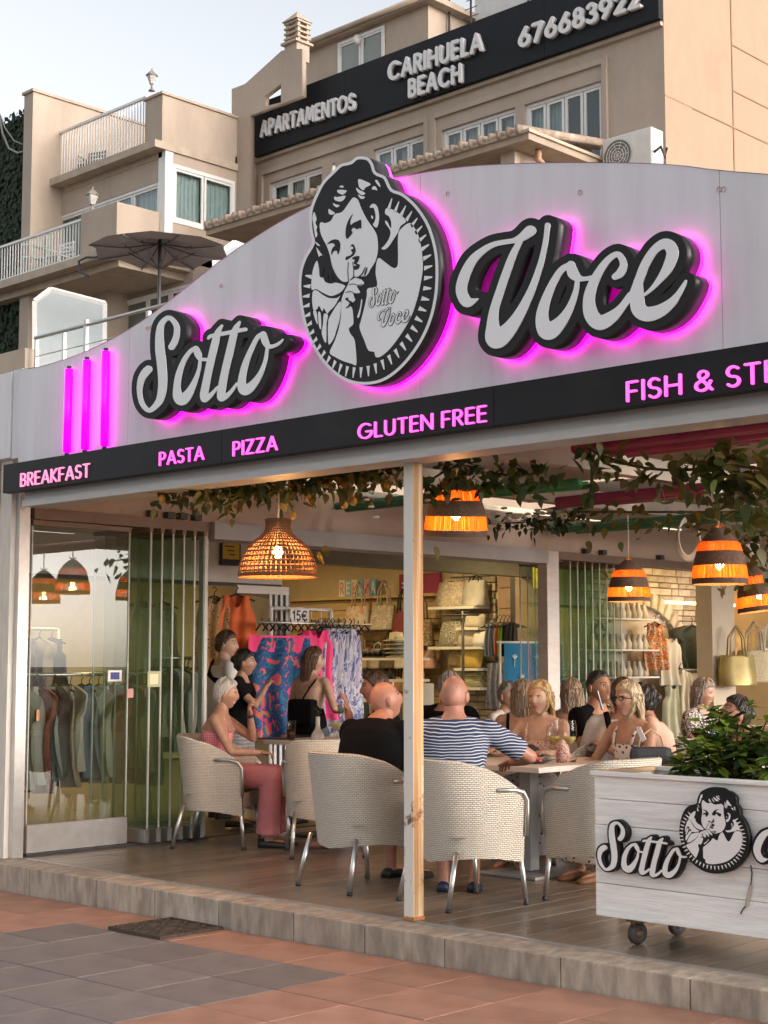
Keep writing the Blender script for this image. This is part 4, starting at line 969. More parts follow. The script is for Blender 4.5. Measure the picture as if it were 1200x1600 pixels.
# sunbed cushion / dark cover and white cloths on the railing
ch_ = thing('covered_lounger', 'dark purple cover slumped on a lounger behind the railing', 'lounger', (onY(110, 560, 12.9).x, 12.9, ZR))
q = MB(); c0 = onY(110, 553, 12.9); q.ell((c0.x, 12.9, 5.33), (.62, .35, .36), 16, 10); me = q.mesh('cover')
for v in me.vertices: v.co += Vector((.05 * math.sin(v.co.z * 13), .03 * math.sin(v.co.x * 17), .07 * math.sin(v.co.x * 9 + v.co.z * 5)))
obj('cover', me, mat('dark_purple_cloth', (.045, .03, .05), .9, var=.2), ch_)
q = MB(); q.box2((c0.x - .55, 12.75, ZR), (c0.x + .55, 13.2, ZR + .14)); q.build('base', M_wplastic, ch_)
tw = MB(); c1 = onY(188, 522, 12.05)
P = [[Vector((c1.x - .2 + .42 * i / 8, 11.99 - .03 * math.sin(i * 1.3) + .045 * (j > 2), 5.62 - .10 * j + .012 * math.sin(i + j))) for i in range(9)] for j in range(4)]
tw.grid(P); tag(tw.build('towel', mat('white_towel', (.62, .62, .64), .95, var=.06)), 'white towel hanging on the roof terrace railing', 'towel')
# ivy wall at the far left
iw = thing('ivy_wall', 'dark green ivy covered wall at the left edge behind the balconies', 'ivy', (-39, 21.4, -.3))
M_ivy = mat('dark_ivy', (.016, .034, .012), .8, var=.4, scale=9, bump=.8, bscale=25)
x1_ = onY(38, 300, 21.4).x; q = MB(); q.box2((x1_ - 6, 21.45, -.3), (x1_, 23, onY(30, 182, 21.4).z)); q.build('wall', mat('dark_wall', (.03, .035, .025), .9), iw)
lv = MB()
zt_ = onY(30, 182, 21.4).z
for k in range(5200):
    x, z = x1_ - 3.2 * random.random(), 7.5 + (zt_ - 7.4) * random.random(); s = random.uniform(.05, .11); a = random.uniform(0, 6.28)
    d1 = Vector((math.cos(a), -.4 * random.random(), math.sin(a))) * s; d2 = Vector((-math.sin(a), -.4 * random.random(), math.cos(a))) * s * .7; c_ = Vector((x, 21.42 - .10 * random.random(), z))
    lv.add([c_ - d1, c_ + d2, c_ + d1, c_ - d2], [(0, 1, 2, 3)])
o = lv.build('leaves', M_ivy, iw, fixn=False); o['kind'] = 'stuff'
cb = thing('hanging_cable', 'grey cable loop hanging beside the ivy wall', 'cable', onY(20, 190, 21.3)); q = MB()
q.tube([onY(x, y, 21.3) for x, y in ((0, 180), (4, 208), (14, 232), (28, 239), (38, 236))], .03, 6); q.build('cable', mat('grey_cable', (.3, .3, .28), .7), cb)
q = MB(); q.tube([onY(x, y, 21.3) for x, y in ((0, 178), (8, 200), (22, 220), (36, 226))], .02, 6); q.build('cable', MATS['grey_cable'], cb)
q = MB(); q.tube([onY(x, y, 20.6) for x, y in ((165, 394), (150, 402), (135, 402), (123, 408), (125, 425), (142, 432))], .03, 6)
tag(q.build('cable_bundle', M_metal_dark), 'black cable looping from the lower balcony slab behind the parasol', 'cable')
wall_ = MB(); wall_.box2((-60, 20.5, -.3), (-41.5, 30, 15.2)); tag(wall_.build('far_building', M_stucco), 'plain building beyond the ivy wall at the left edge', 'building')
# ================================================================== left side of the terrace: beam, sliding glass, shutter box
XG = -9.8
M_beige_beam = mat('beige_beam', (.47, .37, .30), .8, var=.08, scale=3, dirt=(.33, .25, .2), dscale=1.5)
M_track = mat('bronze_track', (.20, .135, .10), .5, metal=.5, var=.1)
M_grey_box = mat('grey_shutter_box', (.33, .32, .33), .5, var=.06)
q = MB(); q.box2((XG - .28, 6.37, 2.56), (XG + .02, 18.2, 2.92)); q.build('side_beam', M_beige_beam, pav)
q = MB(); q.box2((XG - .10, 6.37, 2.475), (XG + .05, 8.06, 2.558)); q.build('sliding_track', M_track, pav)
q = MB(); q.box2((XG - .20, 8.06, 2.42), (XG + .10, 12.50, 2.558)); q.build('shutter_box', M_grey_box, pav)
q = MB(); q.box2((XG - .10, 12.74, 2.475), (XG + .05, 18.2, 2.558)); q.build('sliding_track', M_track, pav)
q = MB(); q.bevbox((XG, 12.62, 1.28), (.13, .2, 2.56), .008); q.build('side_post', M_beam, pav)
q = MB(); q.bevbox((XG - .05, 15.9, 1.28), (.22, .50, 2.56), .008); q.build('side_column', mat('cream_column', (.56, .47, .36), .7, var=.06), pav)
q = MB(); q.bevbox((XG, 8.03, 1.24), (.06, .05, 2.47), .006); q.build('side_mullion', M_beam, pav)
for y in (7.45, 7.62, 7.75, 7.9, 13.2, 13.5, 14.6): 
    q = MB(); q.box((XG + .06, y, 2.585), (.06, .07, .05)); q.build('track_roller', M_metal_dark, pav)
q = MB(); q.box2((XG - .06, 6.36, 0), (XG + .06, 8.06, .018)); q.build('sill_track', M_metal_dark, pav)
G_side = glass_mat('green_tinted_glass', (.76, .86, .79), .95, 2.0)
def glass_leaf(name, label, c, ln, rz, group, low=.2):
    t = thing(name, label, 'glass panel', (c[0], c[1], .0), rz, group)
    q = MB(); q.box((0, 0, .022 + low / 2), (ln, .045, low)); q.build('bottom_rail', M_alu, t, world=False)
    q = MB(); hx = ln / 2 - .006; q.add([(-hx, 0, low + .02), (hx, 0, low + .02), (hx, 0, 2.44), (-hx, 0, 2.44)], [(0, 1, 2, 3)]); q.build('pane', G_side, t, world=False)
    q = MB(); q.box((0, 0, 2.45), (ln, .04, .035)); q.build('top_rail', M_track, t, world=False)
    for s in (-1, 1): q = MB(); q.box((s * (ln / 2 - .004), 0, (low + 2.42) / 2 + .02), (.009, .014, 2.40 - low)); q.build('edge_seal', mat('clear_seal', (.45, .46, .42), .3, var=0), t, world=False)
    return t
g1 = glass_leaf('glass_door', 'frameless glass door leaf with aluminium bottom rail at the left end of the terrace', (XG, 6.83), .90, R(90), None)
q = MB(); q.bevbox((-.36, .012, 1.02), (.03, .03, .09), .006); q.build('door_lock', mat('copper_lock', (.32, .16, .09), .4, metal=.7), g1, world=False)
stk = [('first', 7.36), ('second', 7.47), ('third', 7.58), ('fourth', 7.69), ('fifth', 7.80), ('sixth', 7.91)]
for nm, y in stk:
    glass_leaf('folded_glass_panel', f'{nm} of the folded glass panels stacked beside the glass door', (XG - .20, y), .66, R(6), 'folded glass panels on the left', .10)
for k in range(8):
    glass_leaf('folded_glass_panel', ['first', 'second', 'third', 'fourth', 'fifth', 'sixth', 'seventh', 'last'][k] + ' folded glass panel right of the white side post', (XG - .28, 12.92 + k * .13), .62, R(8), 'folded glass panels on the right', .10)
# stickers on the glass
def sticker(p, w, h, cols, label):
    t = thing('sticker', label, 'sticker', p)
    for k, c in enumerate(cols):
        q = MB(); q.box((p[0] + .004 + .0006 * k, p[1], p[2] ), (.001, w * (1 - .35 * k), h * (1 - .35 * k))); q.build('print', mat('sticker_%d_%d' % (int(c[0] * 99), int(c[2] * 99)), c, .5, var=0), t)
sticker(onX(179, 1056, XG + .012), .13, .085, [(.75, .75, .75), (.05, .07, .25)], 'small blue and white sticker on the glass door')
sticker(onX(240, 1061, XG + .34), .12, .12, [(.35, .38, .2), (.65, .6, .4)], 'small green and yellow sticker on the folded glass')
sticker(onX(203, 1083, XG + .012), .06, .07, [(.6, .3, .25)], 'small pink sticker on the edge of the glass door')

# ================================================================== shops behind
shop = thing('souvenir_shop', 'brightly lit souvenir and clothes shop open to the terrace', 'shop', (-13.5, 11, 0))
M_shopfloor = mat('shop_floor', (.16, .13, .10), .35, var=.12, scale=3)
q = MB(); q.box2((-20, 6.0, -.5), (-9.97, 24, -.02)); tag(q.build('shop_floor', M_shopfloor), kind='structure')
M_cream_wall = mat('shop_cream_wall', (.58, .48, .32), .85, var=.06)
M_ceil = mat('shop_ceiling', (.60, .54, .40), .9, var=.06)
M_white_soffit = mat('white_soffit', (.62, .60, .57), .7, var=.05)
q = MB(); q.box2((-20, 6.2, 2.92), (-10.1, 24, 3.02)); q.build('ceiling', M_ceil, shop)
q = MB(); q.box2((-20, 6.0, 0), (-10.1, 6.15, 3.0)); q.build('end_wall', M_cream_wall, shop)
q = MB(); q.box2((-18.2, 6.2, 0), (-18.0, 15.4, 2.92)); q.build('back_wall', M_cream_wall, shop)
q = MB(); q.box2((-18.2, 15.6, 0), (-11.9, 15.8, 2.92)); q.build('cross_wall', M_cream_wall, shop)
q = MB(); q.box2((-12.45, 6.2, 2.20), (-12.0, 10.9, 2.92)); q.build('white_fascia', M_white_soffit, shop)
q = MB(); q.box2((-12.02, 6.3, 2.185), (-11.985, 10.88, 2.22)); q.build('fascia_edge', M_metal_dark, shop)
q = MB(); q.box2((-12.3, 10.9, 2.48), (-12.1, 15.55, 2.72)); q.build('shop_beam', mat('grey_green_beam', (.17, .17, .15), .6), shop)
q = MB(); q.box2((-12.30, 10.72, 0), (-12.12, 11.12, 2.2)); q.build('grey_pier', mat('grey_pier', (.30, .30, .29), .6), shop)
# folded grey shutters / glass doors at the pier
for k in range(4):
    q = MB(); q.box2((-12.05 + .0 * k, 10.50 + .075 * k, 0), (-11.75, 10.535 + .075 * k, 2.18)); q.build('folded_door', mat('silver_profile', (.48, .49, .50), .4, metal=.5), shop)
q = MB(); q.box2((-11.76, 10.02, 2.10), (-11.70, 10.72, 2.18)); q.build('door_head', M_white, shop)
# slat wall: individual boards
M_slat = wood_mat('slat_wall_board', (.46, .33, .17), (.60, .46, .26), .5, (1, 12, 12), .06, .05)
for k in range(13):
    q = MB(); q.bevbox((-15.95, 15.57, .42 + k * .15), (4.0, .03, .138), .006); q.build('slat_board', M_slat, shop)
q = MB(); q.box2((-18.0, 15.42, 2.30), (-13.95, 15.6, 2.34)); q.build('display_ledge', M_slat, shop)
# stone wall, stone by stone
M_stone = mat('wall_stone', (.40, .36, .29), .9, var=.25, scale=7, bump=.6, bscale=30, rnd=.3)
def stone_wall(x0, x1, z0, z1, place_, hh=.075, ll=.24, skip=None, mm=None):
    z = z0; row = 0
    while z < z1 - .02:
        h = hh * random.uniform(.75, 1.2); x = x0 - (row % 2) * ll * .4
        while x < x1:
            l = ll * random.uniform(.55, 1.35); a, b = max(x, x0), min(x + l, x1)
            if b - a > .04 and not (skip and skip((a + b) / 2, z + h / 2)):
                M = place_((a + b) / 2, z + h / 2); q = MB(); q.bevbox((0, 0, 0), (b - a - .012, .05 + random.uniform(0, .03), h - .012), .012); obj('stone', q.mesh('stone'), mm or M_stone, shop, True, M)
            x += l
        z += h; row += 1
stone_wall(-13.75, -12.95, .5, 2.7, lambda x, z: Matrix.Translation((x, 15.57, z)), .10, .30)
M_ptile = mat('rose_wall_tile', (.36, .25, .19), .6, var=.1, rnd=.08)
for k in range(2):
    for j in range(9):
        q = MB(); q.bevbox((-12.78 + k * .30, 15.58, .35 + j * .27), (.29, .02, .26), .004); q.build('wall_tile', M_ptile, shop)
q = MB(); q.box2((-12.50, 15.30, 0), (-12.40, 15.6, 2.5)); q.build('door_jamb', M_metal_dark, shop)
q = MB(); q.box2((-12.40, 15.28, 0), (-12.0, 15.62, 2.75)); q.build('door_jamb', mat('bronze_jamb', (.30, .22, .15), .5), shop)
q = MB(); q.box2((-12.0, 15.3, 0), (-11.7, 15.6, 2.9)); q.build('lit_wall', mat('yellow_lit_wall', (.60, .47, .24), .8, var=.12, scale=4), shop)
# right wing: whitewashed stone with an arch
M_wstone = mat('whitewashed_stone', (.50, .47, .41), .9, var=.2, scale=8, bump=.7, bscale=30, rnd=.25)
q = MB(); q.box2((-12.05, 15.6, 0), (-11.86, 19.0, 2.9)); q.build('arch_wall', mat('plaster_arch_wall', (.46, .42, .36), .9, var=.1), shop)
cy_, cz_, ra = 17.2, 1.05, 1.12
stone_wall(15.9, 18.75, 1.9, 2.85, lambda y, z: Matrix.Translation((-11.85, y, z)) @ Matrix.Rotation(R(90), 4, 'Z'), .085, .26, lambda y, z: math.hypot(y - cy_, z - cz_) < ra + .16, M_wstone)
for k in range(20):
    a = R(8 + k * 8.4); q = MB(); q.bevbox((0, 0, 0), (.20, .09, .12), .012)
    obj('arch_stone', q.mesh('arch_stone'), M_wstone, shop, True, Matrix.Translation((-11.82, cy_ + (ra + .09) * math.cos(a), cz_ + (ra + .09) * math.sin(a))) @ Matrix.Rotation(R(90), 4, 'Z') @ Matrix.Rotation(-a, 4, 'Y'))
q = MB(); q.box2((-20, 19.0, 0), (-7, 19.2, 3.0)); q.build('end_wall', M_cream_wall, shop)
# lit ceiling fittings
M_lampwarm = mat('warm_ceiling_lamp', (.9, .8, .6), .5, var=0, emis=(1.0, .70, .32), estr=150.0)
for x, y, s in ((-13.2, 7.6, 1), (-15.5, 8.2, 1), (-13.4, 9.9, 1), (-15.6, 11.0, 1), (-14.0, 12.6, 1), (-12.9, 14.4, 1), (-15.8, 13.8, 1), (-11.2, 14.6, .8), (-11.0, 17.2, .8), (-10.9, 10.6, .0)):
    if not s: continue
    t = thing('ceiling_lamp', 'round warm ceiling downlight in the shop', 'ceiling lamp', (x, y, 2.9), group='shop ceiling downlights')
    q = MB(); q.lathe([(.0, .0), (.10 * s, 0)], 14, (x, y, 2.885)); q.build('diffuser', M_lampwarm, t)
    q = MB(); q.lathe([(.10 * s, .0), (.125 * s, 0), (.125 * s, .03), (.10 * s, .03)], 14, (x, y, 2.885)); q.build('rim', M_white, t)
# RELAJA letters, poster, notice boards
lw = thing('letter_blocks', 'pastel letter cards spelling RELAJA on the ledge of the slat wall', 'letters', (-15.45, 15.45, 2.34))
cl = [(.75, .7, .62), (.25, .5, .62), (.7, .68, .55), (.18, .42, .6), (.65, .35, .4), (.15, .4, .6)]
M_ink = mat('letter_ink_white', (.72, .7, .66), .6, var=0); M_ink2 = mat('letter_ink_pink', (.6, .25, .25), .6, var=0)
for k, ch in enumerate('RELAJA'):
    x = -15.78 + k * .125; q = MB(); q.box((x + .055, 15.45, 2.46), (.115, .02, .235)); cd_ = q.build('letter_card', mat('letter_card_%d' % k, cl[k], .7, var=.05), lw)
    text_parts(ch, lambda a, b, x=x: Vector((x + .02 + a, 15.436, 2.385 + b)), Vector((0, .003, 0)), .15, .075, .09, .1, M_ink if k in (1, 3, 5) else M_ink2, cd_)
q = MB(); q.box2((-14.65, 15.5, 2.32), (-13.9, 15.56, 2.62)); ps = q.build('poster', mat('magenta_poster', (.28, .03, .10), .6)); tag(ps, 'dark magenta poster with a white hash sign above the shelves', 'poster')
text_parts('#', lambda a, b: Vector((-14.6 + a, 15.492, 2.38 + b)), Vector((0, .006, 0)), .17, .13, .07, .1, M_ink, ps)
def notice(p, w, h, label, c0=(.02, .02, .02), c1=(.62, .45, .05)):
    t = thing('notice_sign', label, 'sign', p); x, y, z = p
    q = MB(); q.box((x, y, z), (.02, w, h)); q.build('board', mat('notice_board_%d' % int(c0[0] * 100), c0, .5, var=0), t)
    q = MB(); q.box((x + .012, y, z + h * .08), (.003, w * .84, h * .66)); q.build('yellow_field', mat('notice_yellow_%d' % int(c1[1] * 100), c1, .5, var=.1, scale=30), t)
    for k in range(3): q = MB(); q.box((x + .0145, y - w * .1 + .02 * k, z + h * (.25 - .16 * k)), (.001, w * (.5 - .1 * k), h * .05)); q.build('print_line', mat('notice_print', (.1, .08, .02), .6, var=0), t)
notice(onX(360, 864, -11.97), .26, .26, 'black and yellow notice on the white shop fascia behind the dome lamp')
notice(onX(839, 898, -11.65), .17, .34, 'bright yellow notice beside the white side post', (.5, .4, .05), (.75, .62, .05))
q = MB(); p = onX(433, 951, -11.98); q.box((p.x, p.y, p.z), (.01, .16, .17)); tag(q.build('notice_sign', mat('white_notice', (.6, .62, .6), .6)), 'small white notice on the grey pier beside the orange dress', 'sign')

# ------------------------------------------------------------------ merchandise
def pattern_mat(name, cols, scale=9., detail=3., dist=2., stretch=(1, 1, 1), rough=.85, kind='noise'):
    if name in MATS: return MATS[name]
    m = mat(name, cols[0], rough, var=0); N, L, B = nodes(m)
    tc = N.new('ShaderNodeTexCoord'); mp = N.new('ShaderNodeMapping'); mp.inputs['Scale'].default_value = stretch; L.new(tc.outputs['Object'], mp.inputs[0])
    if kind == 'voronoi': n = N.new('ShaderNodeTexVoronoi'); n.inputs['Scale'].default_value = scale; o = n.outputs['Distance']
    else: n = N.new('ShaderNodeTexNoise'); n.inputs['Scale'].default_value = scale; n.inputs['Detail'].default_value = detail; n.inputs['Distortion'].default_value = dist; o = n.outputs[0]
    L.new(mp.outputs[0], n.inputs['Vector']); cr = N.new('ShaderNodeValToRGB'); cr.color_ramp.interpolation = 'CONSTANT'
    lo, hi = (.0, .75) if kind == 'voronoi' else (.32, .66)
    e = cr.color_ramp.elements
    while len(e) < len(cols): e.new(.5)
    for i, c in enumerate(cols): e[i].position = 0 if i == 0 else lo + (hi - lo) * i / len(cols); e[i].color = (*c, 1)
    L.new(o, cr.inputs[0]); L.new(cr.outputs[0], B.inputs['Base Color']); return m
M_hanger = mat('black_hanger', (.02, .02, .02), .5, var=0)
GM = {}
def garment_mesh(kind, w, h, key):
    """hanging garment, local: x across, z down from the hanger hook at 0, y thickness"""
    k = (kind, w, h, key)
    if k in GM: return GM[k]
    rr = random.Random(hash((w, h, key)) % 999)
    prof = {'dress': [(0, .30), (.08, .29), (.15, .40), (.28, .42), (.45, .40), (.7, .46), (1, .52)], 'tee': [(0, .18), (.04, .40), (.10, .66), (.30, .60), (.34, .45), (.6, .44), (1, .47)],
            'skirt': [(0, .40), (.06, .42), (.4, .46), (1, .52)], 'tank': [(0, .30), (.06, .29), (.25, .27), (.33, .42), (.6, .43), (1, .47)], 'shorts': [(0, .42), (.1, .43), (.5, .48), (1, .52)]}[kind]
    nz, nx = 22, 22; F_ = []; B_ = []
    ph = rr.random() * 6
    for j in range(nz + 1):
        t = j / nz; hw = np.interp(t, [p[0] for p in prof], [p[1] for p in prof]) * w; rf = []; rb = []
        for i in range(nx + 1):
            s = -1 + 2 * i / nx; fold = (.012 + .030 * t) * math.sin(s * 9 + ph + 2 * math.sin(t * 3)) * w / .4; th = .035 * (1 - s * s) ** .5 * w / .4 + .002
            dip = 0
            if kind in ('dress', 'tank', 'tee') and abs(s) < .5 and t < .2: dip = (.16 if kind != 'tee' else .05) * h * (math.cos(s * math.pi) ) * (1 - t / .2) * .6
            rf.append(Vector((s * hw, -th + fold, -t * h - dip - .05))); rb.append(Vector((s * hw, th + fold, -t * h - .05)))
        F_.append(rf); B_.append(rb)
    q = MB(); q.grid(F_); q.grid(B_)
    GM[k] = q.mesh('cloth', fixn=False); return GM[k]
hg = MB(); hg.tube([(-.19, 0, -.10), (0, 0, -.035), (.19, 0, -.10)], .009, 6); hg.tube([(0, 0, -.035), (0, 0, .0), (.025, 0, .03), (.0, 0, .055), (-.02, 0, .04)], .005, 5); HG = hg.mesh('hanger'); HG.materials.append(M_hanger)
def garment(kind, w, h, p, rz, m, label, group=None, hanger=True, key=0):
    t = thing({'dress': 'hanging_dress', 'tee': 'hanging_blouse', 'skirt': 'hanging_skirt', 'tank': 'sleeveless_vest', 'shorts': 'hanging_shorts'}[kind], label, 'garment', p, rz, group)
    me = garment_mesh(kind, w, h, key)
    if me.materials and me.materials[0] != m: me = me.copy(); me.materials.clear()
    o = obj('cloth', me, None, t, False)
    if not me.materials: me.materials.append(m)
    if hanger: obj('hanger', HG, None, t, False)
    return t
FX = R(90)      # a garment whose broad side faces +X (towards the terrace)
M_orange = mat('orange_cloth', (.72, .15, .045), .85, var=.08); M_leo = pattern_mat('leopard_print', [(.05, .03, .02), (.42, .27, .13), (.36, .20, .08)], 22, 'v', 0, kind='voronoi')
p = onX(369, 930, -11.7); garment('dress', .50, 1.28, (p.x, p.y, 2.12), R(62), M_orange, 'long orange slip dress hanging at the shop entrance')
p = onX(340, 930, -11.75); garment('dress', .42, .75, (p.x - .05, p.y, 2.10), R(62), M_leo, 'leopard print dress hanging left of the orange dress')
# the rack with the bright beach dresses
rk = thing('garment_rack', 'white garment rack with a price card of 15 euros above beach dresses', 'rack', (-11.5, 11.1, 0))
ya, yb_ = onX(423, 960, -11.5).y, onX(517, 960, -11.5).y
for y in (ya, yb_): q = MB(); q.tube([(-11.5, y, 0), (-11.5, y, 1.95)], .025, 6); q.build('upright', M_white, rk)
q = MB(); q.tube([(-11.5, ya, 1.95), (-11.5, yb_, 1.95)], .02, 6); q.build('top_bar', M_white, rk)
q = MB(); q.tube([(-11.35, ya - .3, 1.80), (-11.35, yb_ + .45, 1.80)], .014, 6); q.build('hanging_bar', M_alu, rk)
for k in range(5): q = MB(); q.tube([(-11.5, ya + (yb_ - ya) * (k + 1) / 6, 1.62), (-11.5, ya + (yb_ - ya) * (k + 1) / 6, 1.95)], .006, 5); q.build('grid_wire', M_white, rk)
p = onX(470, 962, -11.4); q = MB(); q.box((-11.42, p.y, p.z), (.01, .26, .15)); pc_ = q.build('price_card', M_wplastic, rk)
text_parts('15€', lambda a, b: Vector((-11.412, p.y - .10 + a, p.z - .045 + b)), Vector((-.002, 0, 0)), .09, .20, .09, .15, M_ink if False else mat('black_print', (.02, .02, .02), .6, var=0), pc_)
M_pinkc = mat('hot_pink_cloth', (.85, .06, .22), .85, var=.06, emis=None)
M_tribal = pattern_mat('blue_pink_print', [(.02, .07, .22), (.015, .05, .17), (.02, .16, .24), (.02, .06, .2), (.02, .06, .19), (.62, .05, .14), (.26, .24, .03), (.6, .06, .14)], 5, 2, 2.0)
p = onX(440, 985, -11.25); t = garment('skirt', .78, .98, (p.x, p.y, 1.70), R(68), M_tribal, 'blue beach dress with pink printed figure and hot pink top')
q = MB(); P = [[Vector((-.36 + .72 * i / 20, -.052 + .012 * math.sin(i * 1.1) + (.09 if s else 0), -.03 - .16 * j)) for i in range(21)] for s in (0, ) for j in range(2)]
q.grid(P); q.build('pink_top', M_pinkc, t, world=False)
p = onX(492, 985, -11.25); garment('dress', .5, .9, (p.x, p.y, 1.78), R(70), M_pinkc, 'hot pink dress at the right of the beach dresses', hanger=True)
M_tie = pattern_mat('tie_dye', [(.08, .10, .24), (.28, .30, .42), (.50, .48, .55), (.12, .14, .28), (.40, .34, .42)], 5, 3, 3, (1, 1, .35))
for k, px in enumerate((520, 529, 538, 547, 553)):
    p = onX(px, 985, -11.2); garment('dress', .36, 1.05, (p.x, p.y, 1.80), R(80 + 8 * k), M_tie, ['first', 'second', 'third', 'fourth', 'last'][k] + ' blue and white tie dye dress from the left on the dress rack', 'tie dye dresses on the rack', key=k)
for k, (px, c) in enumerate(((508, (.10, .25, .38)), (513, (.30, .05, .04)), (503, (.7, .1, .15)))):
    p = onX(px, 985, -11.3); garment('dress', .26, 1.0, (p.x, p.y, 1.80), R(50), mat('rack_cloth_%d' % k, c, .85), ['teal dress squeezed in beside the tie dye dresses', 'brick red dress squeezed in beside the tie dye dresses', 'coral dress behind the hot pink dress'][k], key=k)
for k in range(16):
    q = MB(); y = ya - .25 + (yb_ + .6 - ya) * k / 15; q.tube([(-11.44, y, 1.72), (-11.35, y, 1.80), (-11.26, y, 1.72)], .010, 5); q.tube([(-11.35, y, 1.80), (-11.35, y, 1.845)], .006, 5)
    tag(q.build('clothes_hanger', M_hanger), 'black clothes hanger on the bar above the beach dresses', 'hanger', 'hangers on the dress rack')
# dark clothes rail seen left of the orange dress and through the glass
def rail(x, y0, y1, z, n, kinds, cols, label, group, w=.42, h=.75):
    t = thing('clothes_rail', label, 'rack', (x, (y0 + y1) / 2, 0))
    for y in (y0, y1): q = MB(); q.tube([(x, y, 0), (x, y, z)], .018, 6); q.build('upright', M_white, t)
    q = MB(); q.tube([(x, y0, z), (x, y1, z)], .016, 6); q.build('bar', M_alu, t)
    for k in range(n):
        c = cols[k % len(cols)]; garment(kinds[k % len(kinds)], w, h * random.uniform(.85, 1.1), (x + random.uniform(-.02, .02), y0 + (y1 - y0) * (k + .5) / n, z - .05), R(random.uniform(-12, 16)), mat('rail_cloth_%02d%02d%02d' % tuple(int(v * 99) for v in c), c, .85), f'garment on the {group[0]}', group[1], key=k % 4)
rail(-12.1, 9.2, 10.2, 1.45, 14, ('tee', 'tank'), [(.05, .07, .06), (.35, .33, .3), (.02, .02, .03), (.12, .16, .12), (.5, .48, .45)], 'clothes rail of dark tops at the left of the shop entrance', ('dark rail left of the orange dress', 'dark tops on the entrance rail'))
rail(-11.6, 7.2, 8.9, 1.30, 18, ('tee', 'dress'), [(.5, .47, .38), (.16, .2, .26), (.42, .40, .32), (.55, .53, .5), (.35, .12, .08), (.25, .33, .3), (.1, .1, .1), (.45, .36, .25)], 'clothes rail of pale linen seen through the glass door', ('linen rail behind the glass door', 'linen clothes behind the glass'), .5, .85)
rail(-13.6, 7.3, 9.2, 1.75, 12, ('tee', 'tank'), [(.5, .12, .06), (.15, .15, .2), (.4, .36, .3), (.08, .1, .12)], 'clothes rail of red and dark tops deeper in the shop', ('deeper rail in the shop', 'tops on the deeper rail'), .45, .6)
for k, (px, py, m_) in enumerate(((222, 925, (.5, .42, .28)), (255, 925, (.45, .40, .30)))):
    p = onX(px, py, -12.3); garment('dress', .4, .75, (p.x, p.y, 2.05), FX, mat('display_cloth_%d' % k, m_, .9, var=.25, scale=12), ['beige dress on display behind the folded glass', 'patterned dress on display behind the folded glass'][k], key=7 + k)
# shelves with bags, pillows, hats
def shelf(p0, p1, depth, label, thick=.035, m=None):
    q = MB(); q.box2((p0[0], p0[1], p0[2] - thick), (p1[0], p1[1] + depth, p0[2])); return tag(q.build('wall_shelf', m or M_white), label, 'shelf', 'shop shelves')
zsh = [(2.14, -13.86, -13.05, 'upper'), (1.61, -13.86, -12.92, 'middle'), (1.86, -13.35, -12.98, 'short'), (1.33, -13.4, -12.98, 'yellow bag'), (1.08, -13.55, -12.95, 'basket')]
for z, a, c, nm in zsh: shelf((a, 15.22, z), (c, 15.22, z), .33, f'{nm} white wall shelf on the stone wall of the shop')
def pillow(p, w, h, rz, m, label, tilt=.25):
    t = MB(); n = 12; P = []; Q = []
    for j in range(n + 1):
        a = []; b = []
        for i in range(n + 1):
            u, v = -1 + 2 * i / n, -1 + 2 * j / n; bul = .09 * (max(0, (1 - u ** 4)) ** .6) * (max(0, 1 - v ** 4)) ** .6; pin = 1 - .07 * (abs(u) * abs(v)) + .05 * ((abs(u) > .9) & (abs(v) > .9))
            x, z = u * w / 2 * pin, (v + 1) * h / 2; y0 = tilt * z
            a.append(Vector((x, y0 - bul, z))); b.append(Vector((x, y0 + bul, z)))
        P.append(a); Q.append(b)
    t.grid(P); t.grid(Q); me = t.mesh('cushion', fixn=False); o = obj('cushion', me, m, None, True, Matrix.Translation(p) @ Matrix.Rotation(rz, 4, 'Z')); tag(o, label, 'cushion', 'cushions on the shop shelves'); return o
def tote(p, w, h, d, rz, m, label, strap=None, handle=.28, cat='bag'):
    t = thing('tote_bag', label, cat, p, rz)
    q = MB(); rg = []
    for z, f in ((0, .86), (.06, .95), (.5, 1.0), (.95, .96), (1, .95)):
        rg.append([Vector((sx * w / 2 * f + .012 * math.sin(z * 9 + sx), sy * d / 2 * (1.15 - .75 * z), z * h)) for sx, sy in ((-1, -1), (-.3, -1.25), (.3, -1.2), (1, -1), (1, 1), (.3, 1.2), (-.3, 1.25), (-1, 1))])
    q.loft(rg, smooth=True); q.build('body', m, t, world=False)
    for sy in (-1, 1):
        q = MB(); q.tube([(-w * .24, sy * d * .22, h * .93), (-w * .20, sy * d * .2, h + handle * .6), (0, sy * d * .1, h + handle), (w * .20, sy * d * .2, h + handle * .6), (w * .24, sy * d * .22, h * .93)], .012, 6); q.build('handle', strap or m, t, world=False)
    return t
M_floral = pattern_mat('floral_canvas', [(.55, .52, .44), (.52, .49, .42), (.45, .30, .26), (.35, .38, .30), (.58, .55, .47)], 14, 3, 1.5); M_greyc = mat('grey_canvas_bag', (.46, .46, .44), .9, var=.12)
M_geo = pattern_mat('geometric_weave', [(.40, .38, .30), (.12, .12, .11), (.46, .44, .36), (.25, .24, .2)], 18, kind='voronoi'); M_linen = mat('linen_cloth', (.50, .47, .40), .95, var=.12, scale=20); M_blackstrap = mat('black_strap', (.025, .025, .03), .7, var=0)
M_yel = mat('mustard_cloth', (.52, .38, .09), .9, var=.12); M_tapestry = pattern_mat('dark_tapestry', [(.08, .09, .06), (.25, .10, .06), (.12, .16, .09), (.36, .28, .16)], 16)
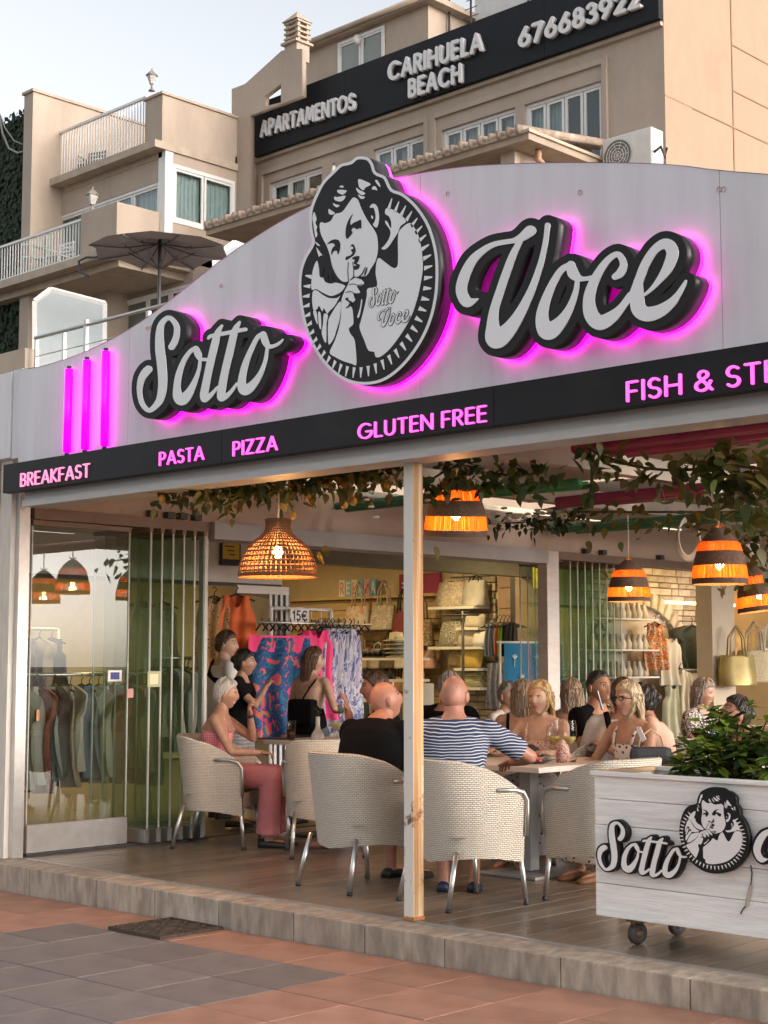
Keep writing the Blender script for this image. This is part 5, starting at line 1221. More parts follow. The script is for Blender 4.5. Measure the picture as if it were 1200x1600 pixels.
tote((-13.55, 15.38, 2.14), .44, .33, .2, 0, M_floral, 'floral canvas bag lying on the upper shop shelf', handle=.03); tote((-13.15, 15.38, 2.14), .34, .34, .16, 0, M_greyc, 'grey tote bag with black handles on the upper shop shelf', M_blackstrap, .06)
pillow((-13.58, 15.35, 1.61), .40, .36, 0, M_geo, 'geometric black and cream cushion on the middle shelf'); pillow((-13.22, 15.33, 1.61), .36, .32, .2, M_linen, 'grey linen cushion on the middle shelf'); pillow((-13.0, 15.3, 1.61), .24, .2, .1, M_wplastic, 'small white cushion at the end of the middle shelf'); pillow((-13.16, 15.36, 1.86), .30, .18, .1, M_linen, 'flat linen cushion on the short shelf')
pillow((-13.2, 15.33, 1.33), .34, .30, .15, M_yel, 'mustard yellow cushion on the lower shelf'); pillow((-13.5, 15.4, 1.33), .3, .3, .1, pattern_mat('rust_print', [(.35, .2, .1), (.3, .28, .16), (.42, .36, .25)], 15), 'rust patterned cushion beside the mustard cushion')
tote((-13.22, 15.38, 1.08), .42, .2, .22, 0, pattern_mat('green_stripe', [(.16, .18, .07), (.40, .36, .24), (.2, .22, .1)], 10, 1, 0, (.2, 1, 6)), 'green striped basket on the lowest shelf', handle=.04)
tote((-14.05, 15.3, 1.62), .34, .36, .16, 0, M_tapestry, 'dark tapestry bag with long brown handles hanging on the slat wall', mat('brown_strap', (.14, .07, .03), .7, var=0), .36)
tote((-14.75, 15.3, 1.85), .42, .34, .14, 0, M_floral, 'pink printed canvas tote on the slat wall', None, .34); tote((-15.25, 15.3, 1.85), .44, .34, .14, 0, pattern_mat('coral_print', [(.56, .53, .46), (.55, .52, .45), (.55, .25, .18), (.56, .5, .42)], 9), 'coral printed canvas tote on the slat wall', None, .34)
tote((-15.2, 15.0, 1.62), .36, .26, .10, 0, M_linen, 'plain cream tote in front of the slat wall', None, .1); tote((-14.35, 15.25, 1.7), .30, .40, .12, 0, mat('wine_cloth', (.20, .05, .05), .9), 'wine red bag at the right of the slat wall', M_blackstrap, .3)
tote((-14.1, 15.2, 1.1), .3, .34, .14, 0, mat('straw_bag', (.46, .35, .18), .9, var=.2, scale=30), 'straw bag with dark handles low on the slat wall', M_blackstrap, .3)
for k in range(46):
    x = -17.5 + 3.6 * random.random(); zz = random.choice((.55, .95, 1.0, 1.32)); c = random.choice(((.5, .44, .33), (.32, .2, .1), (.5, .3, .22), (.2, .26, .3), (.55, .52, .46), (.1, .08, .07), (.45, .12, .1)))
    tote((x, 15.38 - .1 * random.random(), zz), random.uniform(.24, .4), random.uniform(.22, .34), .13, random.uniform(-.2, .2), mat('goods_%02d%02d' % (int(c[0] * 99), int(c[2] * 99)), c, .9, var=.2, scale=14), {.5: 'cream', .32: 'brown', .2: 'slate', .55: 'white', .1: 'black', .45: 'red'}[c[0]] + ' bag on the ' + {.55: 'floor level', .95: 'lower', 1.0: 'middle', 1.32: 'upper'}[zz] + ' crowded row of the slat wall', random.choice((None, M_blackstrap)), random.uniform(.08, .25))['group'] = 'bags in the lower rows of the slat wall'
for k in range(30):
    y = 6.6 + 3.6 * k / 30; c = random.choice(((.5, .44, .33), (.32, .1, .06), (.5, .3, .1), (.2, .26, .3), (.55, .52, .46), (.08, .08, .09))); zz = random.choice((1.95, 2.0, 1.55))
    tote((-17.6, y, zz), random.uniform(.25, .45), random.uniform(.25, .5), .2, R(90), mat('goods_%02d%02d' % (int(c[0] * 99), int(c[2] * 99)), c, .9, var=.2, scale=14), 'bag high on the back wall of the left shop', None, .2)['group'] = 'bags on the left back wall'
# shoe and hat gondola right of the dress rack
gd = thing('shop_gondola', 'white display stand of sandals and hats right of the tie dye dresses', 'display stand', (-13.4, 13.6, 0))
q = MB(); q.box2((-14.1, 13.5, 0), (-14.05, 14.0, 1.8)); q.build('side_panel', M_white, gd)
q = MB(); q.box2((-12.7, 13.5, 0), (-12.65, 14.0, 1.15)); q.build('side_panel', M_white, gd)
for z in (.95, 1.20, 1.46): q = MB(); q.box2((-14.05, 13.5, z - .03), (-12.70, 13.98, z)); q.build('shelf', M_white, gd)
sh = MB(); sh.ell((0, 0, .05), (.035, .10, .05), 8, 6); sh.box((0, .0, .012), (.075, .22, .022)); SH = sh.mesh('sandal'); SH.materials.append(mat('black_sandal', (.025, .022, .02), .6))
for z in (1.20, 1.46):
    for k in range(11):
        o = obj('sandal', SH, None, None, True, Matrix.Translation((-13.95 + k * .088, 13.62, z))); tag(o, f'black sandal on the {"upper" if z > 1.3 else "lower"} shelf of the sandal stand', 'sandal', 'sandals on the ' + ('upper' if z > 1.3 else 'lower') + ' shelf')
for k in range(5):
    q = MB(); q.lathe([(.0, .11), (.08, .10), (.09, .02), (.17, .0), (.165, -.008), (.08, .0)], 16, (-13.0 + .02 * (k % 2), 13.7, 1.47 + k * .05)); tag(q.build('straw_hat', mat('straw_hat_%d' % (k % 2), ((.42, .36, .24), (.30, .29, .22))[k % 2], .95, var=.15, scale=30)), 'straw hat in the stack on the display stand', 'hat', 'stack of straw hats')
# shorts and skirts on stands beside the stone wall
for k, c in enumerate(((.20, .25, .36), (.22, .27, .38), (.70, .13, .06), (.25, .62, .06), (.02, .02, .02), (.03, .03, .03))):
    p = onY(770 + k * 7.5, 968, 14.6); garment('shorts', .30 if k < 2 else .16, .40, (p.x, 14.6 - .02 * k, p.z), R(0 if k < 2 else 18), mat('shorts_%d' % k, c, .85), ['front pair of blue shorts on the shop stand', 'second pair of blue shorts on the shop stand', 'bright orange shorts on the shop stand', 'lime green shorts on the shop stand', 'black shorts at the right of the shop stand', 'rearmost black shorts on the shop stand'][k], key=k)
for k in range(3):
    p = onY(775 + k * 16, 1030, 14.5); garment('skirt', .30 if k < 2 else .16, .55, (p.x, 14.5, p.z), 0, pattern_mat('blue_lace', [(.28, .32, .46), (.42, .46, .58), (.30, .34, .48)], 26, kind='voronoi') if k < 2 else mat('plum_cloth', (.12, .03, .07), .9), ['left blue lace skirt below the shorts', 'right blue lace skirt below the shorts', 'plum skirt below the lime shorts'][k], key=20 + k)
st = thing('garment_stand', 'thin metal stand carrying the shorts beside the stone wall', 'rack', (-12.6, 14.65, 0)); q = MB(); q.tube([(-12.75, 14.66, 0), (-12.75, 14.66, 2.05)], .02, 6); q.build('pole', M_metal_dark, st); q = MB(); q.tube([(-13.1, 14.62, 2.0), (-12.45, 14.62, 2.0)], .012, 6); q.build('arm', M_metal_dark, st)
# dark rail low in front of the slat wall
rail(-14.3, 14.2, 15.0, 1.15, 8, ('tank',), [(.02, .03, .03), (.05, .06, .05), (.3, .28, .22)], 'low rail of dark tops before the slat wall', ('low rail before the slat wall', 'dark tops on the low rail'), .4, .6)
# blue towel stand
p = onX(865, 1005, -10.9); q = MB(); tz = p.z; bt = thing('towel_stand', 'blue beach towel printed with white palms hung on a stand behind the white post', 'towel', (-11.0, 13.9, 0))
P = [[Vector((-11.0 + .012 * math.sin(i), 13.35 + 1.05 * i / 14, 1.62 - 1.2 * j / 4)) for i in range(15)] for j in range(5)]; q.grid(P); q.build('cloth', mat('blue_towel', (.02, .16, .32), .95, var=.06), bt)
q = MB(); q.tube([(-11.02, 13.25, 1.63), (-11.02, 14.5, 1.63)], .015, 6); q.build('bar', M_white, bt)
for y in (13.3, 14.45): q = MB(); q.tube([(-11.02, y, 0), (-11.02, y, 1.63)], .015, 6); q.build('upright', M_white, bt)
for k in range(7):
    q = MB(); y, z = 13.5 + .13 * k, 1.45 - .22 * (k % 3); q.box((-10.972, y, z - .05), (.002, .008, .10))
    for a in (-50, -15, 20, 55): q.box((-10.972, y + .03 * math.sin(R(a)), z + .02 * math.cos(R(a))), (.002, .012, .055), M=Matrix.Rotation(-R(a), 3, 'X'))
    q.build('palm_print', M_wplastic, bt)
# garments before the arch
M_ofl = pattern_mat('orange_floral', [(.62, .58, .5), (.60, .24, .06), (.55, .16, .04), (.2, .12, .05), (.6, .5, .4)], 12); M_olive = mat('olive_cloth', (.035, .042, .028), .9, var=.1); M_ivory = mat('ivory_cloth', (.60, .55, .45), .9, var=.06)
for px, py, kd, w, h, m_, lb in ((1023, 968, 'tank', .46, .62, M_ofl, 'orange floral top hanging before the stone arch'), (1047, 992, 'dress', .44, .62, M_ivory, 'ivory sleeveless dress hanging before the stone arch'), (1081, 972, 'tee', .66, .62, M_olive, 'dark olive tied shirt hanging beside the cream column'), (1050, 1063, 'tank', .40, .7, mat('sage_cloth', (.42, .42, .30), .9), 'sage green top hanging low before the arch')):
    p = onX(px, py, -11.55); garment(kd, w, h, p, R(78), m_, lb, key=31 + px)
for k in range(9):
    p = onX(1062 + k * 4.8, 1040, -11.5); garment('dress', .30, .85, p, R(20), M_ivory, ['first', 'second', 'third', 'fourth', 'fifth', 'sixth', 'seventh', 'eighth', 'ninth'][k] + ' white dress along the rail left of the cream column', 'white dresses on the rail', key=40 + k % 3)
# glass shelves seen through the folded glass on the right
for z, nm in ((1.55, 'upper'), (1.2, 'middle'), (1.95, 'top')):
    q = MB(); q.box2((-11.75, 15.75, z), (-11.45, 17.1, z + .02)); tag(q.build('wall_shelf', M_white), f'{nm} shelf of small goods behind the folded glass', 'shelf', 'shelves behind the folded glass')
    for k in range(10):
        q = MB(); q.lathe([(.0, 0), (.05, 0), (.055, .08), (.03, .14), (.02, .2), (.0, .2)], 8, (-11.6, 15.85 + k * .125, z + .021)); tag(q.build('ornament', mat('ornament_%d' % (k % 3), ((.5, .45, .35), (.35, .3, .22), (.6, .58, .5))[k % 3], .4)), f'small ornament on the {nm} shelf behind the folded glass', 'ornament', f'ornaments on the {nm} shelf')
# bags hanging at the right edge
M_straw = mat('pale_straw', (.50, .42, .27), .9, var=.2, scale=40, bump=.5, bscale=90)
for (px, py), w, h, m_, lb in (((1152, 1072), .44, .36, mat('gold_leather', (.42, .32, .12), .35, metal=.3, var=.15), 'gold leather bag hanging right of the cream column'), ((1180, 1066), .46, .38, M_straw, 'pale straw tote hanging beside the gold bag'), ((1204, 1060), .40, .36, M_wplastic, 'white tote hanging at the right edge')):
    p = onX(px, py, -9.55); tote((p.x, p.y, p.z), w, h, .16, R(60), m_, lb, None, .34)
for k in range(3):
    p = onX(1163 + k * 20, 985, -10.8); q = MB(); q.box((p.x, p.y, p.z - .3), (.02, .5, .6)); tag(q.build('display_panel', mat('warm_display_%d' % k, ((.5, .3, .1), (.3, .2, .1), (.45, .36, .2))[k], .7, var=.3, scale=8)), ['warm orange', 'brown', 'tan'][k] + ' display panel behind the hanging bags', 'panel')
sl_ = thing('light_strip', 'warm linear light in the shop behind the hanging bags', 'light', (-11.4, 17.9, 2.2)); q = MB(); q.box2((-11.42, 17.2, 2.18), (-11.38, 18.9, 2.215)); q.build('tube', mat('warm_strip', (.9, .7, .4), .5, var=0, emis=(1, .5, .14), estr=6.0), sl_)
# ================================================================== pergola over the terrace: rafters, painted poles, lamps, vines
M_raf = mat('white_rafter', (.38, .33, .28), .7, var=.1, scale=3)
pg = thing('pergola', 'white timber pergola frame over the open terrace', 'pergola', (-6.5, 10, 0))
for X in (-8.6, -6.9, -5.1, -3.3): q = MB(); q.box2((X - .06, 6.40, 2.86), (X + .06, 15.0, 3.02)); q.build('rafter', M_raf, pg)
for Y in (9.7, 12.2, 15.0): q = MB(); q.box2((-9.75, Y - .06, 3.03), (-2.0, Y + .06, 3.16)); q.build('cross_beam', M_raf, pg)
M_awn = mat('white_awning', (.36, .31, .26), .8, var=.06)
q = MB(); q.add([(-9.75, 12.4, 2.93), (-6.2, 12.4, 3.22), (-6.2, 15.0, 3.22), (-9.75, 15.0, 2.93)], [(0, 1, 2, 3)]); q.add([(-9.75, 12.4, 2.97), (-6.2, 12.4, 3.26), (-6.2, 15.0, 3.26), (-9.75, 15.0, 2.97)], [(0, 1, 2, 3)]); q.build('awning_or_dimming_panel', M_awn, pg)
q = MB(); q.box2((-9.75, 6.4, 3.17), (-1.5, 9.55, 3.22)); q.build('awning_or_dimming_panel', M_awn, pg)  # added out of view to cut the sky light falling on the terrace
q = MB(); q.box2((-9.75, 9.85, 3.17), (-6.0, 12.05, 3.22)); q.build('awning_or_dimming_panel', M_awn, pg)  # added cover closing more of the open pergola to dim the terrace
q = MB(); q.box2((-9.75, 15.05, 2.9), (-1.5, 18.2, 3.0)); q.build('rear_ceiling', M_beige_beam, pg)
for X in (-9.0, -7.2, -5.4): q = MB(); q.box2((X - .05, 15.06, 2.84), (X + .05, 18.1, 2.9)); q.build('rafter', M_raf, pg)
M_mag = mat('magenta_pole_paint', (.30, .025, .10), .6, var=.2, scale=8); M_gre = mat('green_pole_paint', (.025, .15, .055), .6, var=.2, scale=8)
def poles(n, x0, x1, y, z, m, cname, where):
    for k in range(n):
        q = MB(); dx = random.uniform(-.25, .25) if k else 0; yy = y + k * .13; zz = z + random.uniform(-.015, .015)
        q.tube([(x0 + dx, yy, zz), ((x0 + x1) / 2, yy + random.uniform(-.02, .02), zz + .01), (x1, yy, zz)], .032, 8); tag(q.build('painted_pole', m), f'{["nearest", "second", "third", "fourth", "farthest"][k]} {cname} painted pole of the bundle {where}', 'pole', f'{cname} poles {where}')
poles(5, -5.88, -2.2, 7.85, 2.78, M_mag, 'magenta', 'nearest the front beam'); poles(4, -7.9, -3.0, 10.3, 2.78, M_mag, 'magenta', 'above the middle of the terrace')
poles(4, -9.6, -3.5, 12.35, 2.76, M_gre, 'green', 'at the back above the shop side'); poles(2, -6.95, -9.6, 9.35, 2.77, M_gre, 'green', 'behind the big hanging bell lamp')
# ------------------------------------------------ lamps
M_cane = mat('dark_cane', (.20, .08, .028), .6, var=.25, scale=30); M_browncord = mat('brown_woven', (.15, .09, .06), .85, var=.25, scale=50, bump=.6, bscale=120)
def translucent(name, col, tr=.7):
    m = bpy.data.materials.new(name); m.use_nodes = True; N = m.node_tree.nodes; L = m.node_tree.links; N.clear(); o = N.new('ShaderNodeOutputMaterial')
    d = N.new('ShaderNodeBsdfDiffuse'); t = N.new('ShaderNodeBsdfTranslucent'); x = N.new('ShaderNodeMixShader'); x.inputs[0].default_value = tr; d.inputs[0].default_value = (*col, 1); t.inputs[0].default_value = (*col, 1)
    L.new(d.outputs[0], x.inputs[1]); L.new(t.outputs[0], x.inputs[2]); L.new(x.outputs[0], o.inputs[0]); MATS[name] = m; return m
M_straw_t = translucent('translucent_straw', (.85, .40, .11))
M_bulb = mat('lit_bulb', (1, .8, .5), .4, var=0, emis=(1.0, .62, .22), estr=30.0)
def bulb(t, p, power):
    q = MB(); q.ell((0, 0, 0), (.032, .032, .042), 12, 8); o = q.build('bulb', M_bulb, t, world=False); o.location = (0, 0, p)
    ld = bpy.data.lights.new('lamp_light', 'POINT'); ld.energy = power; ld.color = (1.0, .47, .15); ld.shadow_soft_size = .04
    l = bpy.data.objects.new('lamp_light', ld); COL.objects.link(l); l.parent = t; l.location = (0, 0, p - .085)
def cord(t, z0, z1):
    q = MB(); q.tube([(0, 0, z0), (.004, 0, (z0 + z1) / 2), (0, 0, z1)], .006, 6); q.build('cord', M_wplastic, t, world=False)
def dome_lamp(loc, rad, label):
    t = thing('pendant_lamp', label, 'lamp', loc); s = rad / .26
    prof = [(.085, .375), (.080, .34), (.088, .30), (.115, .265), (.165, .225), (.215, .17), (.245, .10), (.258, .03), (.26, .0)]
    rz = catmull([(a * s, b * s) for a, b in prof], 4)
    q = MB(); n = 46
    for k in range(n):
        a = 2 * math.pi * k / n; q.tube([(r * math.cos(a), r * math.sin(a), z) for r, z in rz], .0058 * s, 4, smooth=False)
    o = q.build('cane_uprights', M_cane, t, world=False); o['kind'] = 'stuff'
    q = MB(); nh = 18
    for k in range(nh):
        f = k / (nh - 1) * (len(rz) - 1); i = min(int(f), len(rz) - 2); r, z = np.array(rz[i]) + (np.array(rz[i + 1]) - rz[i]) * (f - i)
        q.tube([(r * math.cos(a), r * math.sin(a), z) for a in np.linspace(0, 2 * math.pi, 40)], .0058 * s if k < nh - 1 else .009 * s, 4, caps=False, smooth=False)
    o = q.build('cane_rings', M_cane, t, world=False); o['kind'] = 'stuff'
    bulb(t, .16 * s, 18.0); cord(t, .22 * s, 2.83 - loc[2]); return t
def bell_lamp(loc, rad, h, label, tilt=(0, 0), power=8.0):
    t = thing('pendant_lamp', label, 'lamp', loc, 0); t.rotation_euler = (R(tilt[0]), R(tilt[1]), 0)
    rp = lambda z: rad * np.interp(z / h, [0, .15, .45, .7, .88, 1], [1, .985, .90, .74, .48, .20])
    bands = [(0, .10, 0), (.10, .33, 1), (.33, .58, 0), (.58, .75, 1), (.75, 1.0, 0)]
    for a, b, st_ in bands:
        zs = np.linspace(a * h, b * h, 6)
        if not st_:
            q = MB(); q.lathe([(rp(z) + .004 * (i % 2), z) for i, z in enumerate(np.linspace(a * h, b * h, 14))] + [(rp(z) - .008, z) for z in zs[::-1]], 36); q.build('woven_band', M_browncord, t, world=False)
        else:
            q = MB(); n = 84
            for k in range(n):
                if random.random() < .06: continue
                an = 2 * math.pi * (k + random.uniform(-.25, .25)) / n; q.tube([(rp(z) * math.cos(an), rp(z) * math.sin(an), z) for z in zs], random.uniform(.0045, .0068) * rad / .2, 4, caps=False, smooth=False)
            o = q.build('straw_band', M_straw_t, t, world=False); o['kind'] = 'stuff'
    q = MB()
    for k in range(4): a = k * 1.6; q.tube([(0, 0, h), (.03 * math.cos(a), .03 * math.sin(a), h + .02), (.05 * math.cos(a), .05 * math.sin(a), h + .015 + .02 * (k % 2))], .006, 5)
    q.build('rope_knot', mat('orange_rope', (.5, .22, .07), .9), t, world=False)
    bulb(t, h * .36, power); cord(t, h, 2.83 - loc[2]); return t
def at_dist(px, py, d):
    r_ = ray(px, py); r_ = r_ / math.hypot(r_.x, r_.y); return CAM + r_ * d
p = at_dist(434, 900, 10.0); dome_lamp((p.x, p.y, p.z + .0), .255, 'dome shaped open woven cane pendant lamp on the left')
p = at_dist(712, 838, 10.0); bell_lamp((p.x, p.y, p.z), .205, .40, 'bell shaped banded straw lamp right beside the front post', (4, 5))
p = at_dist(983, 940, 15.0); bell_lamp((p.x, p.y, p.z), .205, .40, 'small distant bell lamp hanging before the folded glass')
p = at_dist(1125, 913, 12.0); bell_lamp((p.x, p.y, p.z), .21, .43, 'bell lamp above the plants near the right edge')
p = at_dist(1190, 955, 13.6); bell_lamp((p.x, p.y, p.z), .20, .40, 'bell lamp cut by the right edge of the picture', (3, -6))
for k, (x, y, z) in enumerate(((-4.5, 10.4, 2.2), (-3.5, 12.0, 2.2), (-3.6, 10.6, 2.12))): bell_lamp((x, y, z), .205, .40, ['bell lamp beyond the right edge mirrored in the glass door', 'farthest bell lamp beyond the right edge', 'rightmost bell lamp beyond the right edge'][k])
for px, py, d, lb in ((1118, 775, 12, 'nearer'), (1172, 860, 14.5, 'farther')):
    c_ = at_dist(px, py, d); q = MB(); q.lathe([(.02, -.06), (.055, -.05), (.085, .0), (.09, .05), (.05, .055)], 16, c_, close=True); tag(q.build('ceiling_rose', M_wplastic), f'white cup ceiling fitting on the {lb} lamp cord at the right', 'fitting')
q = MB(); c_ = at_dist(1075, 838, 12.8)
for k in range(5): q.tube([c_ + Vector((.055 * math.cos(a) * (1 + .12 * k) , .055 * math.cos(a), .16 * math.sin(a) - .01 * k)) for a in np.linspace(0, 2 * math.pi, 20)], .007, 5, caps=False)
tag(q.build('coiled_cable', mat('pale_cable', (.45, .42, .38), .6)), 'coil of pale cable hanging from the green poles', 'cable')
# ------------------------------------------------ vines
LEAF = []
def leaf_mesh(m, l=1.0, w=.72, heart=True):
    q = MB(); pts = [(0, 0), (.12, .30), (.34, .40), (.62, .30), (1.0, 0)] if heart else [(0, 0), (.2, .16), (.5, .24), (.8, .14), (1.0, 0)]
    mid = [Vector((p[0] * l, 0, -.16 * p[0] ** 2 * l)) for p in pts]; e1 = [Vector((p[0] * l, p[1] * w, .10 * p[1] - .16 * p[0] ** 2 * l)) for p in pts]; e2_ = [Vector((p[0] * l, -p[1] * w, .10 * p[1] - .16 * p[0] ** 2 * l)) for p in pts]
    q.grid([e1, mid, e2_]); me = q.mesh('leaf', fixn=False); me.materials.append(m); return me
def leaf_mat(name, col, yel, rnd=.35, spec=.4):
    m = mat(name, col, .5, var=.2, scale=30, rnd=rnd, spec=spec); N, L, B = nodes(m); B.inputs['Subsurface Weight'].default_value = 0
    t = N.new('ShaderNodeBsdfTranslucent'); t.inputs[0].default_value = (*yel, 1); x = N.new('ShaderNodeMixShader'); x.inputs[0].default_value = .3
    o = [n for n in N if n.type == 'OUTPUT_MATERIAL'][0]; L.new(B.outputs[0], x.inputs[1]); L.new(t.outputs[0], x.inputs[2]); L.new(x.outputs[0], o.inputs[0]); return m
LM = [leaf_mat('vine_leaf_green', (.055, .075, .018), (.12, .14, .02)), leaf_mat('vine_leaf_olive', (.10, .085, .022), (.2, .14, .02)), leaf_mat('vine_leaf_dark', (.026, .048, .016), (.05, .09, .02))]
VL = [leaf_mesh(m) for m in LM]
M_stem = mat('vine_stem', (.07, .05, .025), .9)
def rotm(): return Matrix.Rotation(random.uniform(0, 6.28), 4, 'Z') @ Matrix.Rotation(random.uniform(-1.1, 1.4), 4, 'Y') @ Matrix.Rotation(random.uniform(-.8, .8), 4, 'X')
def vine(label, path, nleaf, spread, size, drop=.1, cat='vine', only=None, group=None, name='vine'):
    c0 = path[0]; t = thing(name, label, cat, c0, group=group); P = catmull([tuple(p) for p in path], 6)
    q = MB(); q.tube([Vector(p) for p in P], .008, 5); q.build('stem', M_stem, t)
    for k in range(nleaf):
        f = random.random() * (len(P) - 1); i = min(int(f), len(P) - 2); c_ = Vector(P[i]).lerp(Vector(P[i + 1]), f - i)
        c_ = c_ + Vector((random.gauss(0, spread), random.gauss(0, spread), random.gauss(-drop * .3, drop * .6))); s = size * random.uniform(.6, 1.25)
        obj('leaf', random.choice(VL if only is None else [VL[j] for j in only]), None, t, True, Matrix.Translation(c_) @ rotm() @ Matrix.Scale(s, 4))
    return t
def at3(px, py, d): return tuple(at_dist(px, py, d))
vine('dense lemon vine hanging behind the front beam left of the post', [at3(255, 772, 10.3), at3(380, 752, 9.9), at3(500, 735, 9.6), at3(610, 722, 9.3)], 295, .06, .085, .11)
vine('dense lemon foliage right above the dome lamp', [at3(330, 762, 10.4), at3(450, 748, 10.1), at3(600, 740, 9.8)], 295, .09, .08, .12)
vine('third thick strand of lemon foliage along the front beam', [at3(290, 765, 10.2), at3(420, 750, 9.8), at3(560, 728, 9.5), at3(625, 718, 9.3)], 295, .07, .08, .10)
vine('leafy vine around the bell lamp beside the post', [at3(668, 752, 9.6), at3(720, 728, 9.5), at3(790, 742, 9.6), at3(852, 738, 9.7)], 230, .06, .085, .09, only=(0, 2))
vine('sparse olive vine trailing under the magenta poles', [at3(915, 700, 8.3), at3(985, 727, 8.2), at3(1060, 735, 8.1), at3(1130, 728, 8.0), at3(1215, 735, 7.9)], 130, .045, .10, .11, only=(0, 1))
vine('short vine strand dangling below the magenta poles', [at3(922, 700, 8.3), at3(925, 735, 8.3), at3(922, 775, 8.3)], 12, .03, .11, .05, only=(0, 2))
vine('olive vine hanging over the plants at the right', [at3(1120, 720, 8.0), at3(1165, 745, 8.0), at3(1205, 770, 8.0)], 150, .08, .10, .14, only=(0, 1))
vine('vine wound along the green poles', [at3(900, 800, 13), at3(1000, 800, 12.5), at3(1100, 800, 12), at3(1215, 800, 11.5)], 110, .08, .10, .12, only=(0, 1))
vine('shaded vine hanging behind the right bell lamps', [at3(1140, 860, 13), at3(1180, 830, 13), at3(1215, 850, 13)], 110, .14, .12, .25, only=(1, 2))
# lemons, flowers
M_lemon = mat('lemon_skin', (.50, .23, .025), .5, var=.12)
for k, (px, py, d) in enumerate(((455, 758, 9.7), (489, 758, 9.7), (481, 774, 9.7), (512, 756, 9.6), (537, 757, 9.6), (552, 783, 9.6), (538, 788, 9.6), (458, 804, 9.8), (253, 780, 10.2), (606, 758, 9.4), (450, 782, 9.8))):
    c_ = at_dist(px, py, d); q = MB(); q.ell(c_, (.024, .024, .031), 12, 8); tag(q.build('lemon', M_lemon), 'yellow lemon hanging in the vine above the dome lamp', 'lemon', 'lemons in the vine')
M_petal = mat('white_petal', (.66, .64, .58), .8, var=.08); M_ppet = mat('pink_petal', (.55, .30, .26), .8, var=.1)
def flower(c_, s, m, label, group):
    q = MB()
    for k in range(6):
        a = k * 1.047; d1 = Vector((math.cos(a), math.sin(a) * .7, .25 * (k % 2))); q.ell(c_ + d1 * s * .6, (s * .5, s * .4, s * .3), 7, 5)
    q.ell(c_, (s * .35,) * 3, 7, 5); tag(q.build('flower', m), label, 'flower', group)
for k in range(46):
    px = 766 + 146 * random.random(); c_ = at_dist(px, 812 - (px - 766) * .05 + random.gauss(0, 6), 14.2); flower(c_, .035, M_petal, 'white flower in the garland under the awning', 'white flower garland')
vine('green garland stem with leaves carrying white flowers', [at3(762, 818, 14.2), at3(840, 815, 14.2), at3(915, 805, 14.2)], 120, .05, .09, .08, only=(2,), name='garland', cat='garland')
for k, (px, py) in enumerate(((577, 755), (579, 769), (573, 781), (580, 792), (588, 808), (668, 770), (668, 782), (700, 715), (790, 722), (748, 743), (760, 735))):
    flower(at_dist(px, py, 9.3), .020, M_ppet if k > 4 else M_petal, 'pink blossom in the vine right of the post' if k > 4 else 'cream blossom on the strand left of the post', 'pink blossoms' if k > 4 else 'cream blossoms')
for k, (px, py, d) in enumerate(((680, 853, 9.3), (918, 845, 13), (943, 888, 13), (498, 862, 9.9), (507, 852, 9.9))):
    o = obj('hanging_leaf', VL[1], None, None, True, Matrix.Translation(at_dist(px, py, d)) @ Matrix.Rotation(R(70), 4, 'Y') @ Matrix.Rotation(k, 4, 'X') @ Matrix.Scale(.10, 4)); tag(o, ['yellow leaf dangling under the lamp beside the post', 'yellow leaf dangling below the green poles', 'lone leaf before the folded glass', 'lower dry leaf at the dome lamp rim', 'upper dry leaf at the dome lamp rim'][k], 'leaf')
# ================================================================== chairs, tables, tableware, planter
def wicker_mat():
    m = mat('white_wicker', (.55, .50, .43), .7, var=0); N, L, B = nodes(m)
    uv = N.new('ShaderNodeUVMap'); uv.uv_map = 'UVMap'; br = N.new('ShaderNodeTexBrick'); L.new(uv.outputs[0], br.inputs['Vector'])
    br.inputs['Scale'].default_value = 1.0; br.inputs['Brick Width'].default_value = .026; br.inputs['Row Height'].default_value = .0115; br.inputs['Mortar Size'].default_value = .0028; br.inputs['Mortar Smooth'].default_value = .9; br.offset = .5
    br.inputs['Color1'].default_value = (.76, .70, .61, 1); br.inputs['Color2'].default_value = (.68, .62, .53, 1); br.inputs['Mortar'].default_value = (.40, .34, .27, 1)
    L.new(br.outputs['Color'], B.inputs['Base Color']); inv = N.new('ShaderNodeMath'); inv.operation = 'SUBTRACT'; inv.inputs[0].default_value = 1; L.new(br.outputs['Fac'], inv.inputs[1])
    bp = N.new('ShaderNodeBump'); bp.inputs['Strength'].default_value = .9; bp.inputs['Distance'].default_value = .006; L.new(inv.outputs[0], bp.inputs['Height']); L.new(bp.outputs[0], B.inputs['Normal']); return m
M_wick = wicker_mat(); M_leg = mat('satin_aluminium_leg', (.62, .61, .60), .28, metal=.9, var=.05); M_foot = mat('black_foot', (.02, .02, .02), .5, var=0); M_cush = mat('olive_cushion', (.26, .20, .06), .9, var=.1)
